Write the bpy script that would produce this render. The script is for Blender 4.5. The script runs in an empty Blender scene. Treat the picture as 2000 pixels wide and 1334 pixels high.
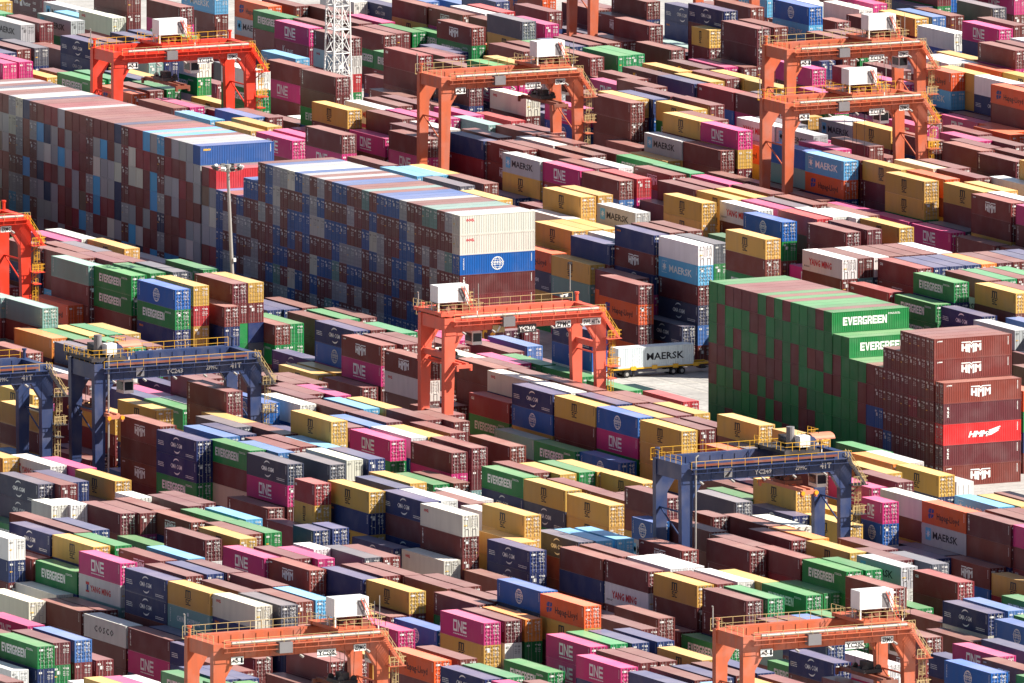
import bpy, math, random
from mathutils import Vector, Matrix

C = bpy.context.scene.collection
scn = bpy.context.scene
R0 = random.Random(7)

# ------------------------------------------------------------------ camera, sky, sun, exposure
CAMD = ((0.8880021, -0.4598347, 0.0020608), (0.0622682, 0.1246860, 0.9902404), (0.4556039, 0.8792073, -0.1393545), (-1300.000, -2500.000, 398.992), 694.0509)
cam_d = bpy.data.cameras.new('camera'); cam = bpy.data.objects.new('camera', cam_d); C.objects.link(cam)
r, u, f, pos, foc = CAMD
cam.matrix_world = Matrix(((r[0], u[0], -f[0], pos[0]), (r[1], u[1], -f[1], pos[1]), (r[2], u[2], -f[2], pos[2]), (0, 0, 0, 1)))
cam_d.sensor_fit = 'HORIZONTAL'; cam_d.sensor_width = 36; cam_d.lens = foc
cam_d.clip_start = 50; cam_d.clip_end = 30000
scn.camera = cam

SUN = Vector((0.60, -0.45, 0.70)).normalized()          # towards the sun
world = bpy.data.worlds.new('World'); scn.world = world; world.use_nodes = True
nt = world.node_tree
sky = nt.nodes.new('ShaderNodeTexSky'); sky.sky_type = 'NISHITA'; sky.sun_disc = False
sky.sun_elevation = math.asin(SUN.z); sky.sun_rotation = math.atan2(SUN.x, SUN.y)
sky.air_density = 1.0; sky.dust_density = 1.2; sky.ozone_density = 1.0
nt.nodes['Background'].inputs['Strength'].default_value = 0.055
nt.links.new(sky.outputs[0], nt.nodes['Background'].inputs['Color'])
sd = bpy.data.lights.new('sun', 'SUN'); sd.energy = 5.0; sd.angle = math.radians(0.5); sd.color = (1.0, 0.95, 0.87)
so = bpy.data.objects.new('sun', sd); C.objects.link(so)
so.rotation_euler = SUN.to_track_quat('Z', 'Y').to_euler()
scn.view_settings.view_transform = 'Standard'; scn.view_settings.look = 'None'
scn.view_settings.gamma = 1.0; scn.view_settings.use_curve_mapping = False
scn.view_settings.exposure = 0.98
try:
    scn.cycles.max_bounces = 6; scn.cycles.diffuse_bounces = 3; scn.cycles.glossy_bounces = 2
except Exception:
    pass

# ------------------------------------------------------------------ materials
def lin(c):
    return tuple(((v / 255) / 12.92 if v / 255 <= 0.04045 else ((v / 255 + 0.055) / 1.055) ** 2.4) for v in c)

def nd(t, k, **kw):
    n = t.nodes.new(k)
    for a, b in kw.items(): setattr(n, a, b)
    return n

def mix(t, fac, a, b, mode='MIX'):
    m = nd(t, 'ShaderNodeMix', data_type='RGBA', blend_type=mode)
    for s, v in ((m.inputs[0], fac), (m.inputs[6], a), (m.inputs[7], b)):
        if hasattr(v, 'is_linked') or isinstance(v, bpy.types.NodeSocket): t.links.new(v, s)
        else: s.default_value = v if isinstance(v, float) else (*v, 1) if len(v) == 3 else v
    return m.outputs[2]

def ramp(t, src, a, b):
    m = nd(t, 'ShaderNodeMapRange'); m.clamp = True
    t.links.new(src, m.inputs[0]); m.inputs[1].default_value = a; m.inputs[2].default_value = b
    return m.outputs[0]

def weather(t, col, rough=0.45, dirt=0.35, seed_from='pos'):
    """grime streaks, chalking and small rust on painted steel: a coordinate in world metres, streaks stretched down"""
    geo = nd(t, 'ShaderNodeNewGeometry')
    mp = nd(t, 'ShaderNodeMapping'); t.links.new(geo.outputs['Position'], mp.inputs[0])
    mp.inputs['Scale'].default_value = (1.1, 1.1, 0.16)
    n1 = nd(t, 'ShaderNodeTexNoise'); n1.inputs['Scale'].default_value = 1.0; n1.inputs['Detail'].default_value = 4
    t.links.new(mp.outputs[0], n1.inputs['Vector'])
    n2 = nd(t, 'ShaderNodeTexNoise'); n2.inputs['Scale'].default_value = 0.35; n2.inputs['Detail'].default_value = 3
    t.links.new(geo.outputs['Position'], n2.inputs['Vector'])
    n3 = nd(t, 'ShaderNodeTexNoise'); n3.inputs['Scale'].default_value = 2.3; n3.inputs['Detail'].default_value = 5
    t.links.new(geo.outputs['Position'], n3.inputs['Vector'])
    f1 = nd(t, 'ShaderNodeMath', operation='MULTIPLY'); t.links.new(ramp(t, n1.outputs[0], .42, .75), f1.inputs[0]); f1.inputs[1].default_value = dirt
    c1 = mix(t, f1.outputs[0], col, (0.11, 0.09, 0.085))
    f2 = nd(t, 'ShaderNodeMath', operation='MULTIPLY'); t.links.new(ramp(t, n2.outputs[0], .45, .7), f2.inputs[0]); f2.inputs[1].default_value = dirt * .6
    c2 = mix(t, f2.outputs[0], c1, (0.42, 0.38, 0.36))
    f3 = nd(t, 'ShaderNodeMath', operation='MULTIPLY'); t.links.new(ramp(t, n3.outputs[0], .66, .74), f3.inputs[0]); f3.inputs[1].default_value = dirt * .8
    c3 = mix(t, f3.outputs[0], c2, (0.16, 0.06, 0.03))
    return c3

def base_mat(name):
    m = bpy.data.materials.new(name); m.use_nodes = True
    t = m.node_tree; b = t.nodes['Principled BSDF']
    b.inputs['Specular IOR Level'].default_value = 0.35
    return m, t, b

def paint_mat(name, src, roof, rough=0.5):
    m, t, b = base_mat(name)
    if src == 'object':
        oi = nd(t, 'ShaderNodeObjectInfo'); col = oi.outputs['Color']
    elif src == 'attr':
        at = nd(t, 'ShaderNodeAttribute', attribute_name='Col'); col = at.outputs['Color']
    else:
        rg = nd(t, 'ShaderNodeRGB'); rg.outputs[0].default_value = (*src, 1); col = rg.outputs[0]
    if roof:                                   # roof colour lifted to imitate sunlight on top, then mixed with pale dust
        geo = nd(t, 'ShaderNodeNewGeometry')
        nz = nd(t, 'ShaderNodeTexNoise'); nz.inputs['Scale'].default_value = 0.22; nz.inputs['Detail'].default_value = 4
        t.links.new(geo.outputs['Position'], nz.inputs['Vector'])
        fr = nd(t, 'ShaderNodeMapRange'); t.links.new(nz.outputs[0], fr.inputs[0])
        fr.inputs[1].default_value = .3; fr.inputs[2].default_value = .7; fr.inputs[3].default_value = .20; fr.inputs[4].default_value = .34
        col = mix(t, 1.0, col, (1.7, 1.7, 1.7), 'MULTIPLY')  # gain on the body colour: sunlit roof brightness painted in
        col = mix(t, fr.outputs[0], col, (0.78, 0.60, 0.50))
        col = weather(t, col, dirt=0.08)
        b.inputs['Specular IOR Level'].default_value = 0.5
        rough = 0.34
    else:
        col = weather(t, col, dirt=0.13)
    t.links.new(col, b.inputs['Base Color']); b.inputs['Roughness'].default_value = rough
    return m

M = {}
M['paint'] = paint_mat('container_paint', 'object', False)
M['roof'] = paint_mat('container_roof_paint_sunlit', 'object', True)
M['attr'] = paint_mat('container_paint_mixed', 'attr', False)
M['attr_roof'] = paint_mat('container_roof_paint_mixed_sunlit', 'attr', True)

def flat(name, c, rough=0.5, metal=0.0, dirt=0.2):
    m, t, b = base_mat(name)
    rg = nd(t, 'ShaderNodeRGB'); rg.outputs[0].default_value = (*lin(c), 1)
    t.links.new(weather(t, rg.outputs[0], dirt=dirt), b.inputs['Base Color'])
    b.inputs['Roughness'].default_value = rough; b.inputs['Metallic'].default_value = metal
    M[name] = m
    return m
flat('locking_bar_steel', (176, 170, 164), 0.45)
flat('decal_white', (232, 230, 224), 0.6, dirt=.12)
flat('decal_yellow', (236, 190, 60), 0.6, dirt=.1)
flat('decal_black', (24, 26, 34), 0.6, dirt=.05)
flat('decal_red', (196, 30, 44), 0.6, dirt=.05)
flat('decal_blue', (36, 62, 128), 0.6, dirt=.05)
flat('decal_sky', (96, 176, 214), 0.6, dirt=.05)
flat('decal_orange', (206, 120, 60), 0.6, dirt=.05)
flat('orange_crane', (192, 96, 62), .5, dirt=.28)
flat('salmon_crane', (222, 98, 74), .45, dirt=.14)
flat('vermilion_crane', (222, 58, 34), .45, dirt=.14)
flat('navy_crane', (44, 60, 100), .45, dirt=.2)
flat('white_paint', (232, 230, 226), .5, dirt=.14)
flat('yellow_paint', (226, 170, 40), .5, dirt=.15)
flat('cream_rail', (196, 170, 118), .5, dirt=.15)
flat('galvanised', (168, 164, 158), .45, .2, dirt=.2)
flat('dark_steel', (52, 48, 50), .6, dirt=.25)
flat('black_rubber', (26, 26, 28), .85, dirt=.1)
flat('dark_glass', (34, 42, 52), .12, dirt=.02)
flat('rust_steel', (128, 66, 44), .7, dirt=.35)
flat('pink_spreader', (206, 128, 100), .6, dirt=.2)
flat('amber_lamp', (240, 160, 40), .4, dirt=.0)
flat('grey_panel', (120, 116, 118), .5, dirt=.2)

def ground_mat():
    m, t, b = base_mat('yard_concrete')
    geo = nd(t, 'ShaderNodeNewGeometry')
    n1 = nd(t, 'ShaderNodeTexNoise'); n1.inputs['Scale'].default_value = 0.12; n1.inputs['Detail'].default_value = 6
    n2 = nd(t, 'ShaderNodeTexNoise'); n2.inputs['Scale'].default_value = 1.4; n2.inputs['Detail'].default_value = 5
    mp = nd(t, 'ShaderNodeMapping'); mp.inputs['Scale'].default_value = (.15, 2.2, 1)
    t.links.new(geo.outputs['Position'], mp.inputs[0])
    n3 = nd(t, 'ShaderNodeTexNoise'); n3.inputs['Scale'].default_value = 0.5; n3.inputs['Detail'].default_value = 4
    for n in (n1, n2): t.links.new(geo.outputs['Position'], n.inputs['Vector'])
    t.links.new(mp.outputs[0], n3.inputs['Vector'])
    c = mix(t, ramp(t, n1.outputs[0], .35, .65), (0.36, 0.34, 0.315), (0.47, 0.445, 0.41))
    c = mix(t, ramp(t, n2.outputs[0], .5, .72), c, (0.30, 0.285, 0.27))
    fm = nd(t, 'ShaderNodeMath', operation='MULTIPLY'); t.links.new(ramp(t, n3.outputs[0], .55, .7), fm.inputs[0]); fm.inputs[1].default_value = .45
    c = mix(t, fm.outputs[0], c, (0.16, 0.155, 0.15))
    t.links.new(c, b.inputs['Base Color']); b.inputs['Roughness'].default_value = .8
    return m
M['ground'] = ground_mat()
flat('lane_paint', (206, 200, 186), .7, dirt=.4)
flat('concrete_joint', (92, 88, 84), .85, dirt=.2)
flat('pale_concrete', (202, 200, 196), .8, dirt=.2)

# ------------------------------------------------------------------ mesh helpers
class MB:
    """collects boxes, beams and tubes and links them as ONE mesh object"""
    def __init__(self): self.v = []; self.f = []; self.m = []
    def quad(self, a, b, c, d, m=0):
        k = len(self.v); self.v += [a, b, c, d]; self.f.append((k, k + 1, k + 2, k + 3)); self.m.append(m)
    def poly(self, pts, m=0):
        k = len(self.v); self.v += list(pts); self.f.append(tuple(range(k, k + len(pts)))); self.m.append(m)
    def hexa(self, p, m=0):                       # 8 corners: bottom 4 (ccw), top 4
        k = len(self.v); self.v += list(p)
        for q in ((3, 2, 1, 0), (4, 5, 6, 7), (0, 1, 5, 4), (1, 2, 6, 5), (2, 3, 7, 6), (3, 0, 4, 7)):
            self.f.append(tuple(k + i for i in q)); self.m.append(m)
    def box(self, x0, x1, y0, y1, z0, z1, m=0):
        self.hexa([(x0, y0, z0), (x1, y0, z0), (x1, y1, z0), (x0, y1, z0), (x0, y0, z1), (x1, y0, z1), (x1, y1, z1), (x0, y1, z1)], m)
    def beam(self, a, b, w, h=None, m=0):
        a = Vector(a); b = Vector(b); h = h or w
        d = (b - a).normalized(); up = Vector((0, 0, 1)) if abs(d.z) < .95 else Vector((0, 1, 0))
        s = d.cross(up).normalized() * (w / 2); t = s.normalized().cross(d).normalized() * (h / 2)
        self.hexa([tuple(a - s - t), tuple(a + s - t), tuple(b + s - t), tuple(b - s - t), tuple(a - s + t), tuple(a + s + t), tuple(b + s + t), tuple(b - s + t)], m)
    def tube(self, a, b, r0, r1=None, n=8, m=0, cap=True):
        a = Vector(a); b = Vector(b); r1 = r0 if r1 is None else r1
        d = (b - a).normalized(); up = Vector((0, 0, 1)) if abs(d.z) < .95 else Vector((0, 1, 0))
        s = d.cross(up).normalized(); t = s.cross(d).normalized(); k = len(self.v)
        for i in range(n):
            w = 2 * math.pi * i / n; e = s * math.cos(w) + t * math.sin(w)
            self.v += [tuple(a + e * r0), tuple(b + e * r1)]
        for i in range(n):
            j = (i + 1) % n; self.f.append((k + 2 * i, k + 2 * j, k + 2 * j + 1, k + 2 * i + 1)); self.m.append(m)
        if cap:
            self.f.append(tuple(k + 2 * i for i in range(n))); self.m.append(m)
            self.f.append(tuple(k + 2 * i + 1 for i in reversed(range(n)))); self.m.append(m)
    def rail(self, pts, h=1.05, step=1.6, w=.05, m=0, mid=True):
        """a handrail along points: posts, top rail, knee rail"""
        for a, b in zip(pts[:-1], pts[1:]):
            a = Vector(a); b = Vector(b); n = max(1, round((b - a).length / step))
            for i in range(n + 1):
                p = a.lerp(b, i / n); self.beam(p, p + Vector((0, 0, h)), w, m=m)
            self.beam(a + Vector((0, 0, h)), b + Vector((0, 0, h)), w, m=m)
            if mid: self.beam(a + Vector((0, 0, h * .5)), b + Vector((0, 0, h * .5)), w * .8, m=m)
    def mesh(self, name, mats):
        me = bpy.data.meshes.new(name); me.from_pydata(self.v, [], self.f)
        for mm in mats: me.materials.append(mm)
        if len(mats) > 1: me.polygons.foreach_set('material_index', self.m)
        me.update(); return me
    def build(self, name, mats, parent=None, loc=None):
        if not isinstance(mats, (list, tuple)): mats = [mats]
        o = bpy.data.objects.new(name, self.mesh(name, mats)); C.objects.link(o)
        if parent is not None: o.parent = parent
        if loc is not None: o.location = loc
        return o

def tag(o, label=None, cat=None, group=None, kind=None):
    for k, v in (('label', label), ('category', cat), ('group', group), ('kind', kind)):
        if v: o[k] = v
    return o
def empty(name, loc=(0, 0, 0), rz=0.0):
    o = bpy.data.objects.new(name, None); C.objects.link(o); o.location = loc; o.rotation_euler = (0, 0, rz); o.empty_display_size = 1
    return o

# ------------------------------------------------------------------ lettering: flat polygons (u right, v up, metres)
_font_cache = {}
def font_polys(txt, bold=0.0, spacing=1.0):
    """outline of a built-in-font text as faces, scaled to a unit box (width, height 1)"""
    k = (txt, bold, spacing)
    if k in _font_cache: return _font_cache[k]
    cu = bpy.data.curves.new('text', 'FONT'); cu.body = txt; cu.size = 1; cu.resolution_u = 1; cu.offset = bold; cu.space_character = spacing
    cu.fill_mode = 'FRONT'
    ob = bpy.data.objects.new('text', cu); C.objects.link(ob)
    bpy.context.view_layer.update()
    ev = ob.evaluated_get(bpy.context.evaluated_depsgraph_get()); me = ev.to_mesh()
    vs = [tuple(v.co) for v in me.vertices]; fs = [tuple(p.vertices) for p in me.polygons]
    ev.to_mesh_clear(); bpy.data.objects.remove(ob); bpy.data.curves.remove(cu)
    x0 = min(v[0] for v in vs); x1 = max(v[0] for v in vs); y0 = min(v[1] for v in vs); y1 = max(v[1] for v in vs)
    out = [[((vs[i][0] - x0) / (x1 - x0), (vs[i][1] - y0) / (y1 - y0)) for i in f] for f in fs]
    _font_cache[k] = out
    return out
def text(txt, u0, u1, v0, v1, c, bold=0.02, spacing=1.0):
    return [(c, [(u0 + a * (u1 - u0), v0 + b * (v1 - v0)) for a, b in p]) for p in font_polys(txt, bold, spacing)]
BLK = {  # block capitals from bars (x0, x1, y0, y1) or explicit polygons
 'E': [(0, .32, 0, 1), (.32, 1, .77, 1), (.32, .92, .39, .61), (.32, 1, 0, .23)],
 'V': [[(0, 1), (.32, 1), (.56, .3), (.56, 0), (.34, 0)], [(.68, 1), (1, 1), (.66, 0), (.56, 0), (.56, .3)]],
 'R': [(0, .32, 0, 1), (.32, .8, .79, 1), (.68, 1, .52, .88), (.32, .8, .36, .56), [(.62, 0), (1, 0), (.98, .36), (.62, .36)]],
 'G': [(0, .32, .08, .92), (.1, 1, .78, 1), (.1, 1, 0, .22), (.7, 1, .22, .55), (.5, .7, .38, .55)],
 'N': [(0, .3, 0, 1), (.7, 1, 0, 1), [(.3, 1), (.3, .66), (.7, 0), (.7, .34)]],
 'O': [(0, .2, 0, 1), (.8, 1, 0, 1), (.2, .8, .8, 1), (.2, .8, 0, .2)],
 'n': [(0, .19, 0, 1), (.81, 1, 0, 1), [(.19, 1), (.19, .72), (.81, 0), (.81, .28)]],
 'e': [(0, .2, 0, 1), (.2, 1, .81, 1), (.2, 1, .41, .59), (.2, 1, 0, .19)],
 'm': [(0, .2, 0, 1), (.4, .6, 0, .82), (.8, 1, 0, 1), (.2, .8, .82, 1)],
 's': [(0, 1, .8, 1), (0, .26, .42, .8), (0, 1, .42, .58), (.74, 1, .18, .42), (0, 1, 0, .18)],
 'c': [(0, .26, 0, 1), (.26, 1, .8, 1), (.26, 1, 0, .2)],
 'b': [(0, .9, 0, .26), (0, .9, .37, .63), (0, .9, .74, 1)],
}
def block(txt, u0, u1, v0, v1, c, gap=.1):
    out = []; n = len(txt); w = (u1 - u0) / (n + gap * (n - 1))
    for i, ch in enumerate(txt):
        x = u0 + i * w * (1 + gap)
        for b in BLK[ch]:
            pts = [(b[0], b[2]), (b[1], b[2]), (b[1], b[3]), (b[0], b[3])] if isinstance(b, tuple) else b
            out.append((c, [(x + px * w, v0 + py * (v1 - v0)) for px, py in pts]))
    return out
def rect(u0, u1, v0, v1, c): return [(c, [(u0, v0), (u1, v0), (u1, v1), (u0, v1)])]
def arc(cx, cy, r0, r1, a0, a1, c, n=8, taper=True, sx=1.0):
    out = []
    for i in range(n):
        p, q = i / n, (i + 1) / n
        def pt(t, rr): a = math.radians(a0 + (a1 - a0) * t); return (cx + sx * rr * math.cos(a), cy + rr * math.sin(a))
        w = lambda t: (r0 + (r1 - r0) * (math.sin(math.pi * min(1, t * .9 + .08)) if taper else 1))
        out.append((c, [pt(p, r0), pt(q, r0), pt(q, w(q)), pt(p, w(p))]))
    return out
def star(cx, cy, r, c, n=7):
    out = []
    for i in range(n):
        a = math.pi / 2 + 2 * math.pi * i / n; d = math.pi / n
        p = lambda rr, aa: (cx + rr * math.cos(aa), cy + rr * math.sin(aa))
        out.append((c, [(cx, cy), p(r * .42, a - d), p(r, a), p(r * .42, a + d)]))
    return out
def lines(u0, u1, v0, n, h, g, c, k=1):
    """rows of small print, each word a short bar"""
    rr = random.Random(k); out = []
    for i in range(n):
        x = u0; v = v0 - i * (h + g)
        while x < u1 - .12:
            w = min(u1 - x, .14 + .3 * rr.random()); out += rect(x, x + w, v, v + h, c); x += w + .09
    return out
def stack_text(txt, u, v1, v0, w, c):
    out = []; n = len(txt); h = (v1 - v0) / n
    for i, ch in enumerate(txt): out += text(ch, u, u + w, v1 - (i + .86) * h, v1 - i * h, c, .03)
    return out
def globe(cx, cy, r, c):
    out = arc(cx, cy, r * .88, r, 0, 360, c, 20, False)
    for sx in (.52,): out += arc(cx, cy, r * .84, r * .95, 0, 360, c, 18, False, sx)
    for v in (-.55, .55): out += rect(cx - r * .78, cx + r * .78, cy + v * r - .03, cy + v * r + .03, c)
    out += text('COSCO', cx - r * 1.12, cx + r * 1.12, cy - .04, cy + .36, c, .05)
    out += text('SHIPPING', cx - r * 1.05, cx + r * 1.05, cy - .26, cy - .1, c, .03)
    return out
def winged(u0, u1, v0, v1, c):
    """bar with a notch over three block capitals whose feet step down to a point"""
    w = u1 - u0; h = v1 - v0; P = lambda a, b: (u0 + a * w, v0 + b * h); m = .5
    out = [(c, [P(0, .9), P(.42, .9), P(.5, .74), P(.5, .86), P(.44, 1), P(0, 1)]), (c, [P(.58, .9), P(1, .9), P(1, 1), P(.56, 1), P(.5, .86), P(.5, .74)])]
    # H
    out += [(c, [P(0, .14), P(.1, .1), P(.1, .8), P(0, .8)]), (c, [P(.1, .36), P(.2, .36), P(.2, .54), P(.1, .54)]), (c, [P(.2, .06), P(.31, .01), P(.31, .8), P(.2, .8)])]
    # M
    out += [(c, [P(.34, 0), P(.43, -.05), P(.43, .58), P(.34, .8)]), (c, [P(.34, .8), P(.43, .58), P(.5, .34), P(.5, .6), P(.42, .8)]), (c, [P(.5, .34), P(.57, .58), P(.66, .8), P(.58, .8), P(.5, .6)]), (c, [P(.57, -.05), P(.66, 0), P(.66, .8), P(.57, .58)])]
    out += [(c, [P(.69, .01), P(.77, .06), P(.77, .58), P(.69, .8)]), (c, [P(.69, .8), P(.77, .58), P(.845, .36), P(.845, .6), P(.76, .8)]), (c, [P(.845, .36), P(.91, .58), P(1, .8), P(.93, .8), P(.845, .6)]), (c, [P(.91, .1), P(1, .14), P(1, .8), P(.91, .58)])]
    return out
def emblem(u0, u1, v0, v1, c):
    w = u1 - u0; h = v1 - v0; P = lambda a, b: (u0 + a * w, v0 + b * h)
    return [(c, [P(.25, 1), P(.62, 1), P(.5, .56), P(.1, .56), P(.02, .72)]), (c, [P(.7, 1), P(1, .96), P(.98, .64), P(.6, .58)]),
            (c, [P(0, .3), P(.1, .5), P(.5, .5), P(.36, .04), P(.14, .0)]), (c, [P(.58, .5), P(1, .48), P(.86, .2), P(.46, .06)])]
def small_marks(L, c='W'):
    """number columns at the far upper corner and warning marks that most boxes carry"""
    out = []
    for k in range(7): out += rect(L - .62, L - .5, 2.5 - k * .17, 2.6 - k * .17, c)
    return out
def lettering(code, L):
    s = L / 12.192; out = []; W_ = 'W'
    if code == 'ev': out = block('EVERGREEN', 1.75 * s, 8.7 * s, .95, 2.1, 'W') + lines(8.9 * s, 10.8 * s, 2.3, 2, .07, .08, 'W', 3)
    elif code == 'on':
        out = block('One'.replace('O', 'O'), 3.6 * s, 7.3 * s, .8, 2.3, 'W', .16) + lines(3.6 * s, 7.4 * s, .45, 1, .13, .1, 'W', 5)
    elif code == 'ms': out = block('m', 5.1 * s, 6.6 * s, 1.5, 2.45, 'K') + rect(4.9 * s, 6.85 * s, 1.36, 1.46, 'K') + block('sc', 5.15 * s, 6.55 * s, .5, 1.25, 'K', .2)
    elif code == 'mk': out = rect(1.0 * s, 2.5 * s, .75, 2.4, 'S') + [(c, [(a, b + .0) for a, b in p]) for c, p in star(1.75 * s, 1.57, .62, 'W')] + text('MAERSK', 3.0 * s, 9.9 * s, 1.05, 2.05, 'K', .02)
    elif code == 'mb': out = rect(1.0 * s, 2.5 * s, 2.36, 2.41, 'W') + rect(1.0 * s, 1.05 * s, .75, 2.36, 'W') + rect(1.0 * s, 2.5 * s, .7, .75, 'W') + star(1.75 * s, 1.57, .7, 'W') + text('MAERSK', 3.2 * s, 10.2 * s, .95, 2.0, 'W', .02)
    elif code == 'mt': out = star(2.9, 1.45, .75, 'W') + text('MAERSK', 4.6, 10.6, .95, 2.0, 'K', .02)
    elif code == 'hm': out = winged(4.3 * s, 7.4 * s, .75, 2.25, 'W') + text('pHMM', .5 * s, 1.3 * s, 2.35, 2.6, 'W', .03)
    elif code == 'hr':
        sk = lambda L_: [(c, [(a + .35 * (b - .9), b) for a, b in p]) for c, p in L_]
        out = sk(text('HMM', 3.9, 6.9, .9, 1.75, 'W', .05)) + [('W', [(6.8, 1.0 + .28 * k), (7.5, 1.05 + .28 * k), (8.7 + .15 * k, 1.6 + .25 * k), (8.6 + .15 * k, 1.74 + .25 * k), (7.4, 1.26 + .28 * k), (6.9, 1.18 + .28 * k)]) for k in range(3)]
    elif code in ('cm', 'cg'):
        b = .05 if code == 'cg' else .015
        out = text('CMA CGM', 4.3 * s, 8.0 * s if code == 'cg' else 7.7 * s, 1.2, 1.8, 'W', b) + arc(6.15 * s, 1.5, .92, 1.12, 62, 140, 'W', 7, True, 1.5) + arc(6.05 * s, 1.5, .92, 1.12, 242, 320, 'W', 7, True, 1.5) + lines(8.9 * s, 11.2 * s, .62, 2, .1, .12, 'W', 8)
        if code == 'cm': out += lines(.5 * s, 2.2 * s, 1.5, 3, .1, .13, 'W', 9)
    elif code == 'co': out = globe(6.1 * s, 1.45, .98, 'W') + stack_text('COSCO', .5 * s, 2.45, .7, .22, 'W')
    elif code == 'cs': out = text('COSCO', 3.0, 8.6, 1.0, 1.85, 'K', .02, 1.4)
    elif code == 'ym': out = text('YANG MING', 2.0 * s, 8.9 * s, .95, 1.95, 'R', .03) + lines(.5 * s, 2.2 * s, .7, 2, .06, .07, 'K', 2)
    elif code == 'yl': out = text('YANG MING', 3.3 * s, 9.3 * s, .95, 1.8, 'R', .03) + rect(2.0, 3.0, 1.75, 2.1, 'R') + rect(2.25, 2.75, 1.0, 1.75, 'B') + rect(2.0, 3.0, .75, 1.0, 'R')
    elif code == 'oo': out = text('OOCL', 1.0 * s, 2.35 * s, 1.95, 2.4, 'R', .06)
    elif code == 'hl': out = emblem(1.7 * s, 3.3 * s, .75, 2.15, 'B') + text('Hapag-Lloyd', 4.1 * s, 10.3 * s, .6, 1.75, 'D', .012)
    elif code == 'tl': out = stack_text('CAPS', .5, 2.5, .6, .2, 'W')
    elif code == 'cn': out = text('CHINA SHIPPING', 2.6, 9.2, .95, 1.7, 'W', .03, 1.25) + rect(5.6, 6.0, 1.95, 2.4, 'W') + stack_text('CSCL', .7, 2.5, .6, .2, 'W')
    elif code == 'tr': out = stack_text('TRITON', .55 * s, 2.6, .55, .28, 'W')
    elif code == 'tx': out = stack_text('tex', .55 * s, 2.45, .9, .34, 'W')
    elif code == 'ca': out = text('CAI', .6 * s, 1.5 * s, 2.05, 2.45, 'W', .05)
    elif code == 'se': out = text('seaco', .6 * s, 1.9 * s, 2.15, 2.5, 'O', .04)
    elif code == 'sw': out = text('seaco', .5, 1.75, 2.15, 2.5, 'Y', .04)
    elif code == 'zi': out = text('The', 1.5, 3.2, 1.2, 2.05, 'W', .03) + [('Y', [(3.6, 2.3), (4.6, 2.4), (4.3, 1.8), (3.8, 1.75)]), ('W', [(4.3, 2.35), (4.9, 2.2), (4.6, 1.6), (4.2, 1.7)]), ('W', [(3.7, 1.7), (4.6, 1.65), (4.7, 1.0), (3.8, 1.0)])] + text('Factor', 4.95, 7.7, 1.15, 1.95, 'W', .03) + text('ZIM', 8.6, 9.8, .6, 1.1, 'W', .05) + lines(8.6, 9.8, 2.0, 2, .1, .12, 'W', 4)
    elif code == 'kl': out = text('K', 2.9, 3.7, 1.0, 2.1, 'W', .02) + text('LINE', 3.9, 6.6, 1.0, 1.65, 'W', .02)
    elif code == 'sc': out = text('S', 7.0, 8.0, 1.1, 1.9, 'W', .05) + text('C', 9.2, 10.2, .95, 1.75, 'W', .05) + stack_text('SINO', 10.6, 2.4, .7, .3, 'W')
    elif code == 'ec': out = block('b', 2.6, 4.2, .6, 2.3, 'Y') + arc(6.0, 1.45, .5, .95, 50, 310, 'Y', 12, False, 1.05) + text('S', 7.4, 9.2, .55, 2.35, 'Y', .07)
    elif code == 'br2': out = text('HMC', .55, 1.3, 2.1, 2.4, 'W', .05)
    if code not in ('ev', 'wh', 'ym', 'mk', 'oo', 'mt', 'cs', 'tn'): out += small_marks(L, 'W' if code != 'ms' else 'K')
    return out
LCOL = {'W': (214, 212, 208), 'K': (26, 30, 40), 'R': (190, 34, 48), 'B': (34, 58, 122), 'S': (98, 176, 212), 'Y': (236, 190, 44), 'O': (190, 116, 60), 'D': (40, 34, 38)}
LMAT = {'W': 'decal_white', 'K': 'decal_black', 'R': 'decal_red', 'B': 'decal_blue', 'S': 'decal_sky', 'Y': 'decal_yellow', 'O': 'decal_orange', 'D': 'decal_black'}

# ------------------------------------------------------------------ shipping containers
H = 2.896; W = 2.438
BASE = {'br': (108, 46, 44), 'hm': (118, 50, 42), 'tr': (100, 42, 46), 'tx': (98, 40, 46), 'ca': (134, 40, 46), 'rd': (176, 44, 50), 'hr': (200, 38, 40), 'ev': (24, 122, 62), 'eg': (36, 134, 80),
 'ms': (200, 156, 76), 'mk': (176, 176, 178), 'mt': (222, 226, 226), 'mb': (92, 166, 206), 'on': (190, 44, 112), 'cm': (24, 40, 92), 'cg': (56, 62, 84), 'nv': (36, 54, 100), 'gr': (84, 86, 98), 'co': (18, 88, 160),
 'bl': (66, 108, 164), 'ym': (222, 218, 216), 'wh': (224, 220, 214), 'oo': (208, 204, 190), 'cs': (206, 202, 192), 'hl': (212, 86, 36), 'or': (228, 132, 56), 'tl': (122, 158, 150), 'cn': (100, 144, 142), 'zi': (84, 38, 48),
 'kl': (122, 36, 60), 'se': (28, 46, 98), 'sw': (44, 84, 148), 'tn': (202, 178, 152), 'ec': (72, 32, 50), 'sc': (26, 104, 66), 'yl': (222, 218, 216), 'g_': (150, 150, 152), 'w_': (196, 190, 176), 'B_': (30, 82, 142), 't_': (98, 138, 132), 'r_': (126, 38, 46), 'm_': (70, 150, 196), 'n_': (26, 46, 84), 'o_': (104, 84, 70)}
TXT = {'b_': 'br', 'e_': 'ev'}
LIVERY = list(BASE) + ['b_', 'e_']
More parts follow.
